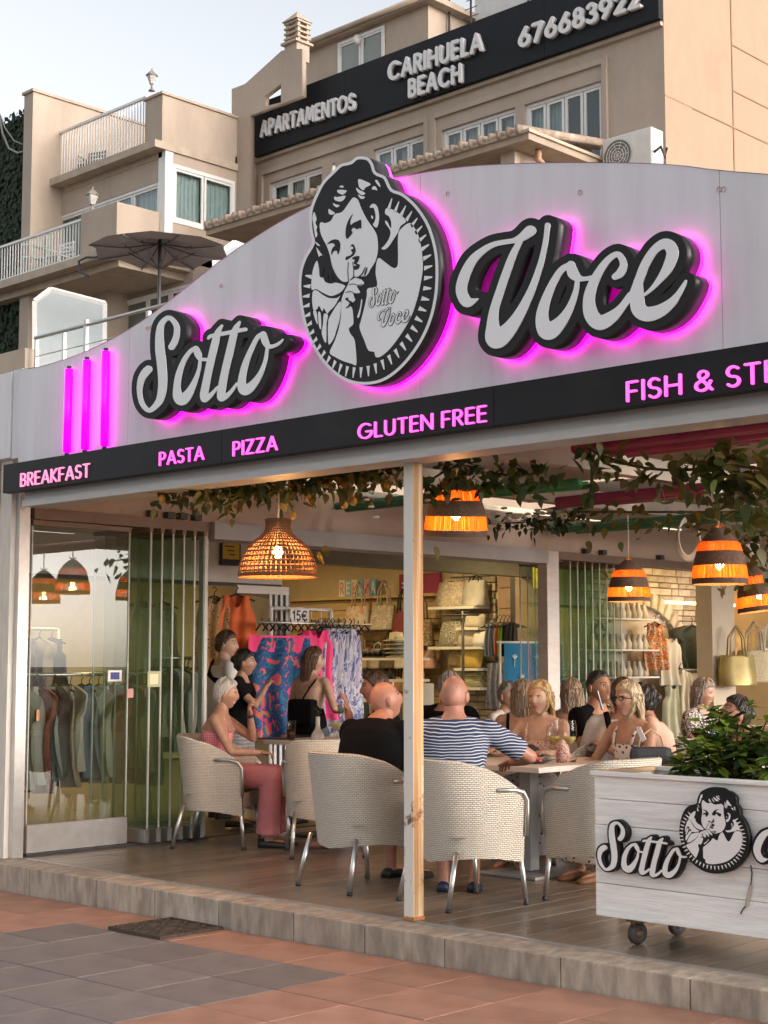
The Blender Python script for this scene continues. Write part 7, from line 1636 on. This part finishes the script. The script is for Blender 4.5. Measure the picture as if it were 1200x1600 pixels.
def make_hair(M, kind, thick=.016, length=.28, seed=0, side=1.0):
    q = MB(); n, k = 64, 44; hl = HAIRLINE[kind]; P = []; rr = random.Random(seed)
    for r in head_grid(n, k):
        row = []
        for s in r:
            p = head_pt(s, 0); th = np.interp(s[1], [a for a, b in hl], [b for a, b in hl]); m_ = sm((p.z - th + .006) / .014); d = Vector((s[0], s[1], s[2])).normalized()
            an = math.atan2(s[0], s[1]); wav = .0022 * math.sin(an * 23 + 5 * s[2]) + .0016 * math.sin(an * 41 + seed) + .003 * math.sin(an * 7 + s[2] * 9 + seed)
            crown = .007 * sm((s[2]) / .8); row.append(p + d * (-.014 + (.014 + thick + crown + wav) * m_))
        P.append(row)
    add_shell(q, P, 0)
    for _ in range(150 if kind != 'buzz' else 0):          # strand clumps over the shell
        j = rr.randrange(n); i0 = rr.randrange(1, k // 2); pth = []; dj = rr.uniform(-.35, .35)
        for i in range(i0, min(k, i0 + rr.randrange(7, 16)), 2):
            jj = (j + dj * (i - i0)) % n; a_, b_ = P[i][int(jj) % n], P[i][(int(jj) + 1) % n]; p = a_.lerp(b_, jj % 1); s = head_grid_c[i][int(jj) % n]
            if p.length < head_pt(s, 0).length + .004: break
            pth.append(p * (1.0 + .012 * rr.random()) + Vector((0, 0, .001)))
        if len(pth) > 2: q.tube(pth, [rr.uniform(.0022, .0045)] * (len(pth) - 1) + [.0008], 4, smooth=True)
    if kind in ('bob', 'long'):
        # curtain of hair round the back and sides: closed loft of C-shaped sections
        L_ = length; secs = []; NS = 9
        for i in range(NS):
            t = i / (NS - 1); z = .05 - (L_ + .05) * t; o = []; inn = []
            open_ = R(118) - R(38) * sm(t * 1.4) if kind == 'long' else R(112) - R(12) * t
            hw = .090 + .012 * math.sin(t * 2.6) - (.018 * t if kind == 'long' else -.006 * math.sin(3 * t)); hd = .098 - .022 * t; yc = -.014 - (.028 * t if kind == 'long' else .004)
            m = 26
            for j in range(m + 1):
                a = -open_ + 2 * open_ * j / m; w = 1 + .030 * math.sin(a * 17 + 2 * t + seed) * (.3 + t) + .025 * math.sin(a * 6 + seed * 2 + 3 * t); zz = z + (.02 * math.sin(a * 11 + seed) + .012 * math.sin(a * 29)) * sm(t * 1.5 - .4)
                o.append(Vector((hw * math.sin(a) * w, yc - hd * math.cos(a) * w, zz))); inn.append(Vector(((hw - .026 * (1 - .5 * t)) * math.sin(a) * w, yc - (hd - .030) * math.cos(a) * w, zz)))
            secs.append(o + inn[::-1])
        q.loft(secs)
        for _ in range(130):
            j = rr.randrange(27); pth = [secs[i][j] + Vector((secs[i][j].x, secs[i][j].y + .02, 0)) * rr.uniform(.0, .07) + Vector((rr.uniform(-.004, .004), rr.uniform(-.004, .004), 0)) for i in range(rr.randrange(0, 3), NS)]
            pth.append(pth[-1] + Vector((rr.uniform(-.012, .012), rr.uniform(-.012, .012), rr.uniform(-.035, .01)))); q.tube(pth, [rr.uniform(.0025, .005)] * (len(pth) - 1) + [.0008], 4, smooth=True)
    if kind == 'up':
        q.ell((0, -.105, .045), (.036, .034, .036), 14, 10)
    q.v = [tuple(M @ Vector(v)) for v in q.v]; return q
def ik(a, c, l1, l2, pole):
    a, c, pole = Vector(a), Vector(c), Vector(pole); d = c - a; L_ = min(d.length, (l1 + l2) * .995); u = d.normalized(); x = (l1 * l1 - l2 * l2 + L_ * L_) / (2 * L_); h = math.sqrt(max(0, l1 * l1 - x * x))
    pp = pole - u * pole.dot(u); pp = pp.normalized() if pp.length > 1e-6 else Vector((0, 0, -1)); return a + u * x + pp * h, a + u * L_
def hand(q, w, d, up, curl, s=1., mir=1):
    """palm and five fingers beyond wrist w; d: pointing, up: back of the hand"""
    d = d.normalized(); up = (up - d * up.dot(d)).normalized(); sd_ = d.cross(up) * mir
    pal = MB(); rgs = []
    for t, hw, hd in ((0, .024, .018), (.03, .034, .017), (.065, .040, .015), (.09, .037, .012)):
        c = w + d * t * s; rgs.append([c + sd_ * hw * s * math.cos(a) + up * hd * s * math.sin(a) for a in np.linspace(0, 6.283, 12, endpoint=False)])
    q.loft(rgs)
    for k, (off, ln) in enumerate(((-.028, .062), (-.009, .074), (.010, .070), (.028, .055))):
        b = w + d * .084 * s + sd_ * off * s; a1, a2 = R(curl * .5), R(curl * 1.25); d1 = d * math.cos(a1) - up * math.sin(a1); d2 = d * math.cos(a2) - up * math.sin(a2); m_ = b + d1 * ln * .5 * s
        q.tube([b - d * .01, b, m_, m_ + d2 * ln * .5 * s], [.0092 * s, .0092 * s, .0085 * s, .0068 * s], 8)
    b = w + d * .025 * s - sd_ * .030 * s; dt = (d * .75 - sd_ * .55 - up * .35 * (curl / 60)).normalized(); m_ = b + dt * .035 * s; q.tube([b + sd_ * .012 * s, b, m_, m_ + (dt + d * .5).normalized() * .028 * s], [.012 * s, .011 * s, .0095 * s, .0075 * s], 8)
TOR_M = [(-.16, .125, .105), (-.04, .165, .125), (.14, .165, .122), (.36, .150, .108), (.60, .168, .118), (.78, .182, .115), (.90, .150, .085), (.98, .085, .068), (1.06, .06, .058)]
TOR_F = [(-.16, .135, .110), (-.04, .172, .125), (.14, .160, .115), (.36, .125, .092), (.58, .148, .112), (.70, .158, .118), (.80, .160, .098), (.90, .125, .072), (.98, .065, .056), (1.06, .05, .05)]
def person(label, pos, facing, sit=True, h=1.72, fem=0, lean=8, skin='fair', hair=None, hairk='short', hlen=.28, yaw=0, pitch=0, roll=0, twist=0, armL=None, armR=None, poleL=None, poleR=None, curl=35,
           top=None, sleeve=.5, topmat=None, neck=.95, straps=False, strapmat=None, bottom=None, botmat=None, shoe=None, feet=True, vox=.011, smile=0, belly=0., seat=.47, fat=1., kneeo=.10, step=0., seed=1, zoff=0.):
    S = h / 1.72; fx = Vector((facing[0], facing[1])).normalized(); rz = math.atan2(fx.y, fx.x) - math.pi / 2
    t = thing('person', label, 'person', (pos[0], pos[1], zoff), rz); X = Vector((1, 0, 0)); PZ = (seat + .085 * S) if sit else .93 * S
    p0 = Vector((0, 0 if not sit else -.06, PZ)); la = R(lean); dsp = Vector((0, math.sin(la), math.cos(la))); fv = Vector((0, math.cos(la), -math.sin(la))); TL = .50 * S; tor = TOR_F if fem else TOR_M
    tw = R(twist); Rt = Matrix.Rotation(tw, 3, 'Z')
    def spine(tt): return p0 + dsp * TL * tt + (Vector((0, math.sin(la) * .10 * tt * tt, -.02 * tt * tt * math.sin(la))))
    def axes(tt): r_ = Matrix.Rotation(tw * max(0, tt), 3, 'Z'); return r_ @ X, r_ @ fv
    def ring(tt, hw, hd, n=20):
        c = spine(tt); sv, fw = axes(tt); b = belly * math.exp(-((tt - .28) / .25) ** 2)
        return [c + sv * hw * S * fat * math.copysign(abs(math.cos(a)) ** .85, math.cos(a)) + fw * (hd * S * fat + (b if math.sin(a) > 0 else 0)) * math.copysign(abs(math.sin(a)) ** .85, math.sin(a)) for a in np.linspace(0, 6.283, n, endpoint=False)]
    body = MB(); body.loft([ring(a, b, c) for a, b, c in tor])
    nb = spine(1.0); sv, fw = axes(1.); hr = Matrix.Rotation(R(yaw), 3, 'Z') @ Rt @ Matrix.Rotation(R(-pitch), 3, 'X') @ Matrix.Rotation(R(roll), 3, 'Y')
    hs = 1.0 * (S ** .5) * (.97 if fem else 1.02); hc = nb + Vector((0, .025 + math.sin(la) * .07, .135 * hs - math.sin(la) * .02)); HMx = Matrix.Translation(hc) @ hr.to_4x4() @ Matrix.Scale(hs, 4)
    nk = .050 if fem else .060; body.tube([nb - dsp * .05, nb + dsp * .03, hc + hr @ Vector((0, -.020, -.055))], [nk * 1.15 * S, nk * S, nk * .98 * S], 14)
    SH_ = []; arms = []; up_, fo_ = .285 * S, .245 * S; shw = (.172 if fem else .195) * S * (.5 + .5 * fat)
    for sgn, tgt, pole in ((-1, armL, poleL), (1, armR, poleR)):
        sv, fw = axes(.86); sh_ = spine(.86) + sv * sgn * shw
        if tgt is None: tgt = (sgn * .20, .30, PZ + .16) if sit else (sgn * .26, .05, PZ - .12)
        el, wr = ik(sh_, Vector(tgt), up_, fo_, Vector(pole) if pole else Vector((sgn * .55, -.35, -1))); arms.append((sgn, sh_, el, wr))
        k = 1.0 if not fem else .84; k *= (.6 + .4 * fat)
        body.ell(sh_ - sv * sgn * .01, (.060 * k * S, .058 * k * S, .062 * k * S), 14, 10)
        body.tube([sh_, sh_.lerp(el, .35), sh_.lerp(el, .75), el], [.054 * k * S, .052 * k * S, .044 * k * S, .040 * k * S], 12); body.tube([el, el.lerp(wr, .3), el.lerp(wr, .8), wr, wr + (wr - el).normalized() * .02], [.040 * k * S, .042 * k * S, .031 * k * S, .026 * k * S, .026 * k * S], 12); body.ell(el, (.040 * k * S,) * 3, 10, 8)
        body.tube([sh_ - sv * sgn * .02, spine(.93) + sv * sgn * .05 * S], [.050 * k * S, .055 * S], 12)
    legs = []
    for sgn in (-1, 1):
        hip = p0 + Vector((sgn * .09 * S, .02, -.02)); 
        if sit: kn = Vector((sgn * kneeo * S, .44 * S, PZ - .02)); an = Vector((sgn * (kneeo - .01) * S, .44 * S + step * sgn - .02, .085))
        else: an = Vector((sgn * .085 * S, step * sgn, .085)); kn = hip.lerp(an, .5) + Vector((0, .035, 0)) ; 
        legs.append((sgn, hip, kn, an)); k = fat
        body.tube([hip, hip.lerp(kn, .3), kn], [.085 * S * k, .080 * S * k, .058 * S], 14); body.ell(kn, (.058 * S,) * 3, 12, 8); body.tube([kn, kn.lerp(an, .3), kn.lerp(an, .8), an], [.056 * S, .055 * S, .038 * S, .036 * S], 12)
        body.tube([an, an + Vector((0, -.02, -.045)), an + Vector((0, .10, -.055)), an + Vector((0, .165, -.065))], [.036 * S, .036 * S, .033 * S, .020 * S], 10)
    me = remesh(body, vox, 4); q = mb_from(me, 0)
    hq = make_head(HMx, fem, smile); off = len(q.v); q.v += hq.v; q.f += [tuple(i + off for i in f) for f in hq.f]; q.m += hq.m; q.smooth += hq.smooth
    for sgn, sh_, el, wr in arms:
        d = (wr - el).normalized(); hand(q, wr - d * .012, d, Vector((0, 0, 1)) if abs(d.z) < .8 else Vector((0, -1, 0)) * (1 if d.z > 0 else -1), curl, S * (.92 if fem else 1.0), sgn)
    hm = HM[hair] if hair else HM['brown']
    b = obj('body', q.mesh('body', fixn=False), [SK[skin], M_lip, hm, M_eyew, M_iris, M_teeth if smile else M_mouth], t, False)
    if hair: obj('hair', make_hair(HMx, hairk, {'short': .010, 'buzz': .003, 'bob': .014, 'long': .014, 'up': .010}[hairk], hlen, seed).mesh('hair', fixn=False), HM[hair], t, False)
    G = .013
    if top:
        g = MB(); lo = -.14; secs = [(a, w + G, d + G) for a, w, d in tor if a <= neck]
        if straps: secs = [s for s in secs if s[0] <= .66] + [(.72, .150 if fem else .17, .112)]
        g.loft([ring(*s) for s in secs])
        if sleeve:
            for sgn, sh_, el, wr in arms:
                sv, fw = axes(.86); e_ = sh_.lerp(el, min(1, sleeve)); k = (1.0 if not fem else .84) * (.6 + .4 * fat)
                g.ell(sh_ - sv * sgn * .012, (.072 * k * S, .070 * k * S, .072 * k * S), 14, 10); g.tube([sh_, sh_.lerp(e_, .6), e_], [.068 * k * S, .066 * k * S, .064 * k * S], 14); g.tube([sh_ - sv * sgn * .02, spine(.92) + sv * sgn * .055 * S], [.064 * k * S, .064 * S], 12)
        obj(top, remesh(g, vox, 2, top), topmat, t, False)
        if straps:
            for sgn in (-1, 1):
                sv, fw = axes(.8); pf, pb_ = spine(.68) + sv * sgn * .085 * S + fw * .118 * S, spine(.68) + sv * sgn * .085 * S - fw * .112 * S; tp_ = spine(.90) + sv * sgn * .10 * S + Vector((0, 0, .030 * S))
                g = MB(); g.tube([pf, pf.lerp(tp_, .5) + fw * .028, tp_ + fw * .02, tp_ - fw * .03, pb_.lerp(tp_, .5) - fw * .024, pb_], .009 if strapmat is None else .013, 6, flat=.5); g.build('shoulder_strap', strapmat or topmat, t, world=False)
    if bottom:
        g = MB(); fl = 1.9 if bottom == 'wide_trousers' else 1.0
        if bottom in ('trousers', 'wide_trousers', 'jeans'):
            g.loft([ring(*s) for s in ((-.17, .135, .115), (-.04, tor[1][1] + G, tor[1][2] + G), (.14, tor[2][1] + G * .8, tor[2][2] + G * .8))])
            for sgn, hip, kn, an in legs: g.tube([hip, hip.lerp(kn, .4), kn], [.100 * S * fat, .094 * S * fat, .074 * S * (1 + .25 * (fl - 1))], 14); g.ell(kn, (.074 * S * (1 + .2 * (fl - 1)),) * 3, 12, 8); g.tube([kn, kn.lerp(an, .5), an + Vector((0, 0, .015))], [.073 * S * (1 + .25 * (fl - 1)), .060 * S * (1 + .6 * (fl - 1)), .054 * S * fl], 14)
        elif bottom == 'shorts':
            g.loft([ring(*s) for s in ((-.17, .135, .115), (-.04, tor[1][1] + G, tor[1][2] + G), (.14, tor[2][1] + G * .8, tor[2][2] + G * .8))])
            for sgn, hip, kn, an in legs: g.tube([hip, hip.lerp(kn, .5), hip.lerp(kn, .85)], [.100 * S * fat, .096 * S * fat, .088 * S], 14)
        else:                                           # skirt
            if sit:
                g.loft([[p0 + Vector((.19 * S * c, .02 + y, .11 * S * s_ + dz)) for c, s_ in ((math.cos(a), math.sin(a)) for a in np.linspace(0, 6.283, 18, endpoint=False))] for y, dz in ((-.10, 0), (.1, .0), (.3, 0), (.44, -.01), (.50, -.05))])
                g.loft([[Vector((0, .45 * S, z)) + Vector((w * math.cos(a), .10 * math.sin(a), 0)) for a in np.linspace(0, 6.283, 18, endpoint=False)] for z, w in ((PZ + .03, .19), (PZ - .2, .21), (.20, .24), (.12, .25))])
            else: g.loft([ring(-.0, tor[1][1] + G, tor[1][2] + G)] + [[Vector((w * math.cos(a), w * .8 * math.sin(a), z)) for a in np.linspace(0, 6.283, 20, endpoint=False)] for z, w in ((PZ - .1, .20), (PZ - .35, .23))] )
        obj(bottom, remesh(g, vox, 2, bottom), botmat, t, False)
    if shoe:
        for sgn, hip, kn, an in legs:
            g = MB(); rgs = []
            for y, hw, zt in ((-.075, .030, .05), (-.05, .040, .062), (.0, .044, .06), (.07, .050, .052), (.13, .050, .042), (.175, .036, .03), (.195, .012, .02)):
                rgs.append([Vector((an.x + hw * math.cos(a), an.y + y, .0 + (zt if math.sin(a) > 0 else 0) * abs(math.sin(a)) ** .6 + .002)) for a in np.linspace(0, 6.283, 14, endpoint=False)])
            g.loft(rgs); g.build('shoe', shoe, t, world=False)
    return t, HMx, arms, spine, axes
def gingham():
    m = mat('pink_gingham', (.62, .22, .25), .85, var=0); N, L, B = nodes(m); tc = N.new('ShaderNodeTexCoord'); sp = N.new('ShaderNodeSeparateXYZ'); L.new(tc.outputs['Object'], sp.inputs[0]); outs = []
    for ax in (1, 2):
        a = N.new('ShaderNodeMath'); a.operation = 'MULTIPLY'; a.inputs[1].default_value = 55; L.new(sp.outputs[ax], a.inputs[0]); f = N.new('ShaderNodeMath'); f.operation = 'FRACT'; L.new(a.outputs[0], f.inputs[0]); g = N.new('ShaderNodeMath'); g.operation = 'GREATER_THAN'; g.inputs[1].default_value = .5; L.new(f.outputs[0], g.inputs[0]); outs.append(g)
    s = N.new('ShaderNodeMath'); s.operation = 'ADD'; L.new(outs[0].outputs[0], s.inputs[0]); L.new(outs[1].outputs[0], s.inputs[1]); d = N.new('ShaderNodeMath'); d.operation = 'MULTIPLY'; d.inputs[1].default_value = .5; L.new(s.outputs[0], d.inputs[0])
    mx = N.new('ShaderNodeMix'); mx.data_type = 'RGBA'; L.new(d.outputs[0], mx.inputs['Factor']); mx.inputs['A'].default_value = (.62, .30, .32, 1); mx.inputs['B'].default_value = (.52, .07, .12, 1); L.new(mx.outputs['Result'], B.inputs['Base Color']); return m
def stripes(name, c0, c1, period=.019, duty=.3):
    m = mat(name, c0, .85, var=0); N, L, B = nodes(m); tc = N.new('ShaderNodeTexCoord'); sp = N.new('ShaderNodeSeparateXYZ'); L.new(tc.outputs['Object'], sp.inputs[0]); nz = N.new('ShaderNodeTexNoise'); nz.inputs['Scale'].default_value = 5; L.new(tc.outputs['Object'], nz.inputs[0])
    w = N.new('ShaderNodeMath'); w.operation = 'MULTIPLY_ADD'; w.inputs[1].default_value = .055; L.new(nz.outputs[0], w.inputs[0]); L.new(sp.outputs[2], w.inputs[2]); a = N.new('ShaderNodeMath'); a.operation = 'DIVIDE'; a.inputs[1].default_value = period; L.new(w.outputs[0], a.inputs[0])
    f = N.new('ShaderNodeMath'); f.operation = 'FRACT'; L.new(a.outputs[0], f.inputs[0]); g = N.new('ShaderNodeMath'); g.operation = 'LESS_THAN'; g.inputs[1].default_value = duty; L.new(f.outputs[0], g.inputs[0]); mx = N.new('ShaderNodeMix'); mx.data_type = 'RGBA'; L.new(g.outputs[0], mx.inputs['Factor']); mx.inputs['A'].default_value = (*c0, 1); mx.inputs['B'].default_value = (*c1, 1); L.new(mx.outputs['Result'], B.inputs['Base Color']); return m
C_black = mat('black_cotton', (.006, .006, .007), .95, var=.1, spec=.1, bump=.8, bscale=14); C_white = mat('white_cotton', (.64, .61, .59), .9, var=.04, bump=.8, bscale=14); C_denim = mat('denim', (.10, .14, .2), .9, var=.12); C_navy = stripes('navy_stripe_jersey', (.022, .032, .085), (.52, .54, .58)); C_ging = gingham(); C_pinktr = mat('pink_linen', (.46, .17, .19), .9, var=.12, bump=1., bscale=16)
C_rosep = pattern_mat('rose_print', [(.58, .46, .40), (.30, .06, .05), (.56, .45, .38), (.5, .28, .22)], 38, kind='voronoi'); C_fl = pattern_mat('dark_floral_on_white', [(.16, .03, .04), (.04, .04, .06), (.62, .57, .53), (.62, .57, .53), (.60, .55, .5)], 30, kind='voronoi'); C_bw = pattern_mat('black_white_print', [(.02, .02, .02), (.55, .52, .48), (.03, .03, .03), (.42, .36, .32)], 12, 2, 1.5); C_bluefl = pattern_mat('blue_floral_skirt', [(.06, .07, .14), (.5, .47, .46), (.48, .45, .45)], 26, kind='voronoi')
C_peach = mat('peach_top', (.58, .36, .28), .9, var=.05); M_shoeb = mat('black_shoe', (.015, .014, .014), .5, var=0); M_navysh = mat('navy_clog', (.01, .02, .05), .45, var=0); M_tan_sh = mat('brown_sandal', (.16, .07, .03), .6, var=.2)
def P_(px, d): p = tp(px, d); return (p.x, p.y)
# -- woman in pink
t, Hm, arms, spn, axs = person('older woman with short silver hair in pink gingham, hand at her chin, seated left', (-9.30, 7.80), (.80, .60), h=1.68, fem=1, lean=7, skin='tan', hair='grey', hairk='short', yaw=6, pitch=2, armR=(.13, .36, .72), armL=(-.02, .235, 1.02), poleL=(-.5, .2, -1), poleR=(.5, -.5, -.6), curl=70,
    top='halter_top', topmat=C_ging, sleeve=0, straps=True, bottom='wide_trousers', botmat=C_pinktr, shoe=M_shoeb, vox=.009, smile=.35, seed=3, fat=1.02)
sg_, sh_, el_, wr_ = arms[0]; q = MB(); d_ = (wr_ - el_).normalized(); q.tube([wr_ - d_ * .035, wr_ - d_ * .012], .030, 12); q.build('wristband', M_blackstrap, t, world=False)
# -- man in black
person('broad man in a black shirt hunched over his table, shaved head partly behind the post', (-6.98, 7.05), (-.15, 1), h=1.80, lean=24, skin='red', yaw=-35, pitch=-22, armL=(-.16, .52, .80), armR=(.20, .50, .80), top='t_shirt', topmat=C_black, sleeve=.6, neck=.99, bottom='shorts', botmat=C_denim, shoe=M_shoeb, vox=.010, fat=1.18, belly=.03)
# -- man facing left behind the post
p = P_(603, 12.0); person('dark haired man facing left with hand on his mouth, behind the man in black', p, (-.72, -.69), h=1.80, lean=10, skin='red', hair='brown', hairk='short', armR=(.04, .30, 1.05), armL=(-.15, .4, .8), top='polo_shirt', topmat=C_black, vox=.012, seed=5)
# -- striped man
t, Hm, arms, spn, axs = person('bald man in a navy and white striped shirt seen from behind beside the post', (-6.13, 6.96), (-.62, .80), h=1.80, lean=10, skin='red', yaw=-14, pitch=-6, armR=(.34, .34, .80), poleR=(1, -.05, -.45), armL=(-.08, .46, .79), poleL=(-.3, -.2, -1), top='t_shirt', topmat=C_navy, sleeve=.80, neck=.99, bottom='shorts', botmat=C_denim, shoe=M_navysh, vox=.010, fat=1.06, belly=.02)
# -- others at the tables
p = P_(699, 12.5); t, Hm, a_, s_, x_ = person('person in a mauve grey cap behind the bald striped man', p, (-.3, 1), h=1.76, lean=6, skin='red', hair='pepper', hairk='short', top='t_shirt', topmat=C_black, vox=.013)
q = MB(); g = [[head_pt(s, 0) * 1.13 for s in r] for r in head_grid(32, 24)[:11]]; add_shell(q, [[Hm @ (p_ + Vector((0, 0, .006))) for p_ in r] for r in g], 0); q.build('cap', mat('mauve_cap', (.27, .22, .23), .9, var=.06), t, world=False)
p = P_(779, 12.9); person('grey haired woman in a white top half hidden left of the long haired woman', p, (.62, .1), h=1.62, fem=1, lean=12, skin='fair', hair='pepper', hairk='up', yaw=-20, pitch=-8, armR=(.10, .36, .88), top='blouse', topmat=C_white, sleeve=.2, vox=.012, seed=8)
p = P_(813, 12.2); person('woman with long ash blonde hair in a black strap top seen from behind', p, (-.45, .9), h=1.64, fem=1, lean=8, skin='fair', hair='ash', hairk='long', hlen=.30, yaw=25, top='strap_top', topmat=mat('brown_black_top', (.04, .02, .017), .9), sleeve=0, straps=True, strapmat=C_black, armL=(-.26, .36, .84), vox=.012, seed=2)
p = P_(846, 11.05); t, Hm, a_, s_, x_ = person('frowning blonde woman in a rose print dress behind the two wine glasses', p, (.20, -.98), h=1.66, fem=1, lean=6, skin='fair', hair='blonde', hairk='long', hlen=.23, yaw=0, pitch=-2, armL=(-.22, .40, .80), armR=(.20, .38, .80), top='dress', topmat=C_rosep, sleeve=0, straps=True, strapmat=C_rosep, bottom='skirt', botmat=C_bluefl, shoe=M_tan_sh, vox=.010, seed=4)
q = MB(); q.ell(Hm @ Vector((.082, .0, -.052)), (.006, .006, .010), 8, 6); q.build('earring', M_ceram, t, world=False)
p = P_(886, 12.6); t, Hm, a_, s_, x_ = person('woman with long light brown hair and sunglasses on her head behind the blonde', p, (-.1, 1), h=1.66, fem=1, lean=8, skin='fair', hair='ash', hairk='long', hlen=.22, yaw=55, top='strap_top', topmat=C_black, sleeve=0, straps=True, vox=.013, seed=6)
q = MB(); q.tube([Hm @ Vector((x, .075 - abs(x) * .6, .105)) for x in (-.07, -.04, 0, .04, .07)], .013, 6, flat=.4); q.build('sunglasses', M_blackc, t, world=False)
p = P_(931, 11.75); person('dark haired man in a black polo shirt turned to the right', p, (.93, -.05), h=1.80, lean=5, skin='brown', hair='black', hairk='buzz', yaw=-6, pitch=-4, armR=(.24, .38, .80), top='polo_shirt', topmat=C_black, sleeve=.65, neck=.97, vox=.011, seed=7, fat=1.08)
p = P_(967, 11.25); t, Hm, arms, spn, axs = person('person in a white shirt with a black shoulder strap seen from behind', p, (-.35, .95), h=1.70, lean=12, skin='tan', hair='brown', hairk='short', pitch=-12, top='t_shirt', topmat=C_white, sleeve=.7, neck=.97, vox=.012, seed=9)
sv, fw = axs(.8); q = MB(); q.tube([spn(.92) - sv * .10 - fw * .06 + Vector((0, 0, .045)), spn(.72) - sv * .04 - fw * .150, spn(.4) + sv * .05 - fw * .145, spn(.15) + sv * .14 - fw * .11], .022, 8, flat=.35, upv=(1, 0, 0)); q.build('bag_strap', C_black, t, world=False)
p = P_(984, 10.55); t, Hm, a_, s_, x_ = person('blonde woman with glasses in a white dress with dark red flowers', p, (-.15, -.98), h=1.66, fem=1, lean=5, skin='tan', hair='pale', hairk='long', hlen=.22, yaw=-4, pitch=-4, armR=(.22, .32, .76), armL=(-.20, .34, .76), top='dress', topmat=C_fl, sleeve=0, straps=True, strapmat=C_fl, bottom='skirt', botmat=C_fl, shoe=M_tan_sh, vox=.010, seed=11)
for sx in (-1, 1): q = MB(); q.tube([Hm @ Vector((sx * .034 + .024 * math.cos(a), .096, .008 + .017 * math.sin(a))) for a in np.linspace(0, 6.283, 18)], .0024, 5, caps=False); q.build('glasses_rim', C_black, t, world=False)
q = MB(); q.tube([Hm @ Vector((-.010, .100, .012)), Hm @ Vector((.010, .100, .012))], .002, 5); q.build('glasses_bridge', C_black, t, world=False)
for sx in (-1, 1): q = MB(); q.tube([Hm @ Vector((sx * .058, .094, .012)), Hm @ Vector((sx * .084, -.01, .010))], .0022, 5); q.build('glasses_temple', C_black, t, world=False)
p = P_(1030, 11.2); t, Hm, arms, spn, axs = person('dark haired person in a peach top holding up a phone', p, (-.55, -.35), h=1.66, fem=1, lean=14, skin='brown', hair='black', hairk='up', pitch=-14, armR=(.06, .34, 1.06), armL=(-.16, .4, .82), top='blouse', topmat=C_peach, sleeve=.4, vox=.012, curl=60)
q = MB(); wr_ = arms[1][3]; q.bevbox(wr_ + Vector((-.02, .09, .08)), (.075, .010, .15), .004, M=Matrix.Rotation(R(-15), 3, 'X')); q.build('phone', M_blackc, t, world=False); q = MB(); q.box(wr_ + Vector((-.02, .083, .08)), (.066, .002, .135), M=Matrix.Rotation(R(-15), 3, 'X')); q.build('phone_screen', mat('lit_screen', (.5, .52, .55), .3, var=0, emis=(.7, .8, 1), estr=.25), t, world=False)
p = P_(1097, 13.3); person('laughing grey haired woman in a black and white print shirt at the back', p, (.95, -.05), h=1.64, fem=1, lean=4, skin='fair', hair='pepper', hairk='bob', hlen=.11, yaw=10, pitch=8, smile=.6, armR=(.26, .34, .80), top='print_shirt', topmat=C_bw, sleeve=.8, neck=.95, vox=.012, seed=13, fat=1.1)
p = P_(1192, 10.6); person('dark haired person with reddish face behind the shrub at the right edge', p, (-.55, -.8), h=1.62, lean=22, skin='red', hair='black', hairk='up', pitch=-22, top='t_shirt', topmat=C_black, vox=.012, seed=14, seat=.43)
# -- passers-by in front of the shop
p = P_(346, 14.2); t, Hm, arms, spn, axs = person('tall young man in a white shirt with dark shoulder band standing at the shop', p, (.35, .95), sit=False, h=1.72, lean=2, skin='fair', hair='brown', hairk='short', yaw=-38, top='t_shirt', topmat=C_white, sleeve=.6, bottom='shorts', botmat=C_denim, shoe=M_shoeb, vox=.012, seed=15)
sv, fw = axs(.8); q = MB(); q.tube([spn(.9) - sv * .12 - fw * .06 + Vector((0, 0, .04)), spn(.75) + sv * .0 - fw * .135, spn(.6) + sv * .15 - fw * .10], .03, 8, flat=.3, upv=(1, 0, 0)); q.build('shoulder_band', C_black, t, world=False)
p = P_(373, 13.5); person('black haired woman in a black top standing behind the woman in pink, hand at mouth', p, (.85, .50), sit=False, h=1.54, fem=1, lean=3, skin='tan', hair='black', hairk='up', yaw=8, pitch=-4, armR=(.02, .26, 1.20), poleR=(.6, .1, -1), top='t_shirt', topmat=C_black, sleeve=.55, bottom='trousers', botmat=stripes('grey_white_stripe', (.30, .31, .32), (.5, .5, .5), .03), shoe=M_shoeb, vox=.011, seed=16, fat=1.12, curl=60)
p = P_(484, 13.7); t, Hm, arms, spn, axs = person('young woman with long brown hair in an open backed black top walking past the dresses', p, (-.20, .98), sit=False, h=1.56, fem=1, lean=3, skin='fair', hair='chest', hairk='long', hlen=.27, yaw=-48, top='open_back_top', topmat=C_black, neck=.5, sleeve=0, bottom='jeans', botmat=mat('grey_jeans', (.09, .10, .12), .9), shoe=M_shoeb, step=.12, armR=(.25, .20, .98), vox=.011, seed=17)
q = MB(); q.bevbox((.06, -.19, .98), (.26, .11, .22), .03); q.build('shoulder_bag', C_black, t, world=False)
sv, fw = axs(.8); q = MB(); q.tube([spn(.92) + sv * .09 + Vector((0, 0, .035)), spn(.75) + sv * .07 - fw * .12, Vector((.06, -.19, 1.09))], .010, 6, flat=.5); q.build('bag_strap', C_black, t, world=False)
sg_, sh_, el_, wr_ = arms[1]; q = MB(); q.tube([el_.lerp(wr_, .1), el_.lerp(wr_, .35), el_.lerp(wr_, .6)], [.037, .038, .034], 12, caps=False); q.build('forearm_tattoo', mat('tattoo_ink', (.05, .075, .045), .6, var=.4, scale=40), t, world=False)
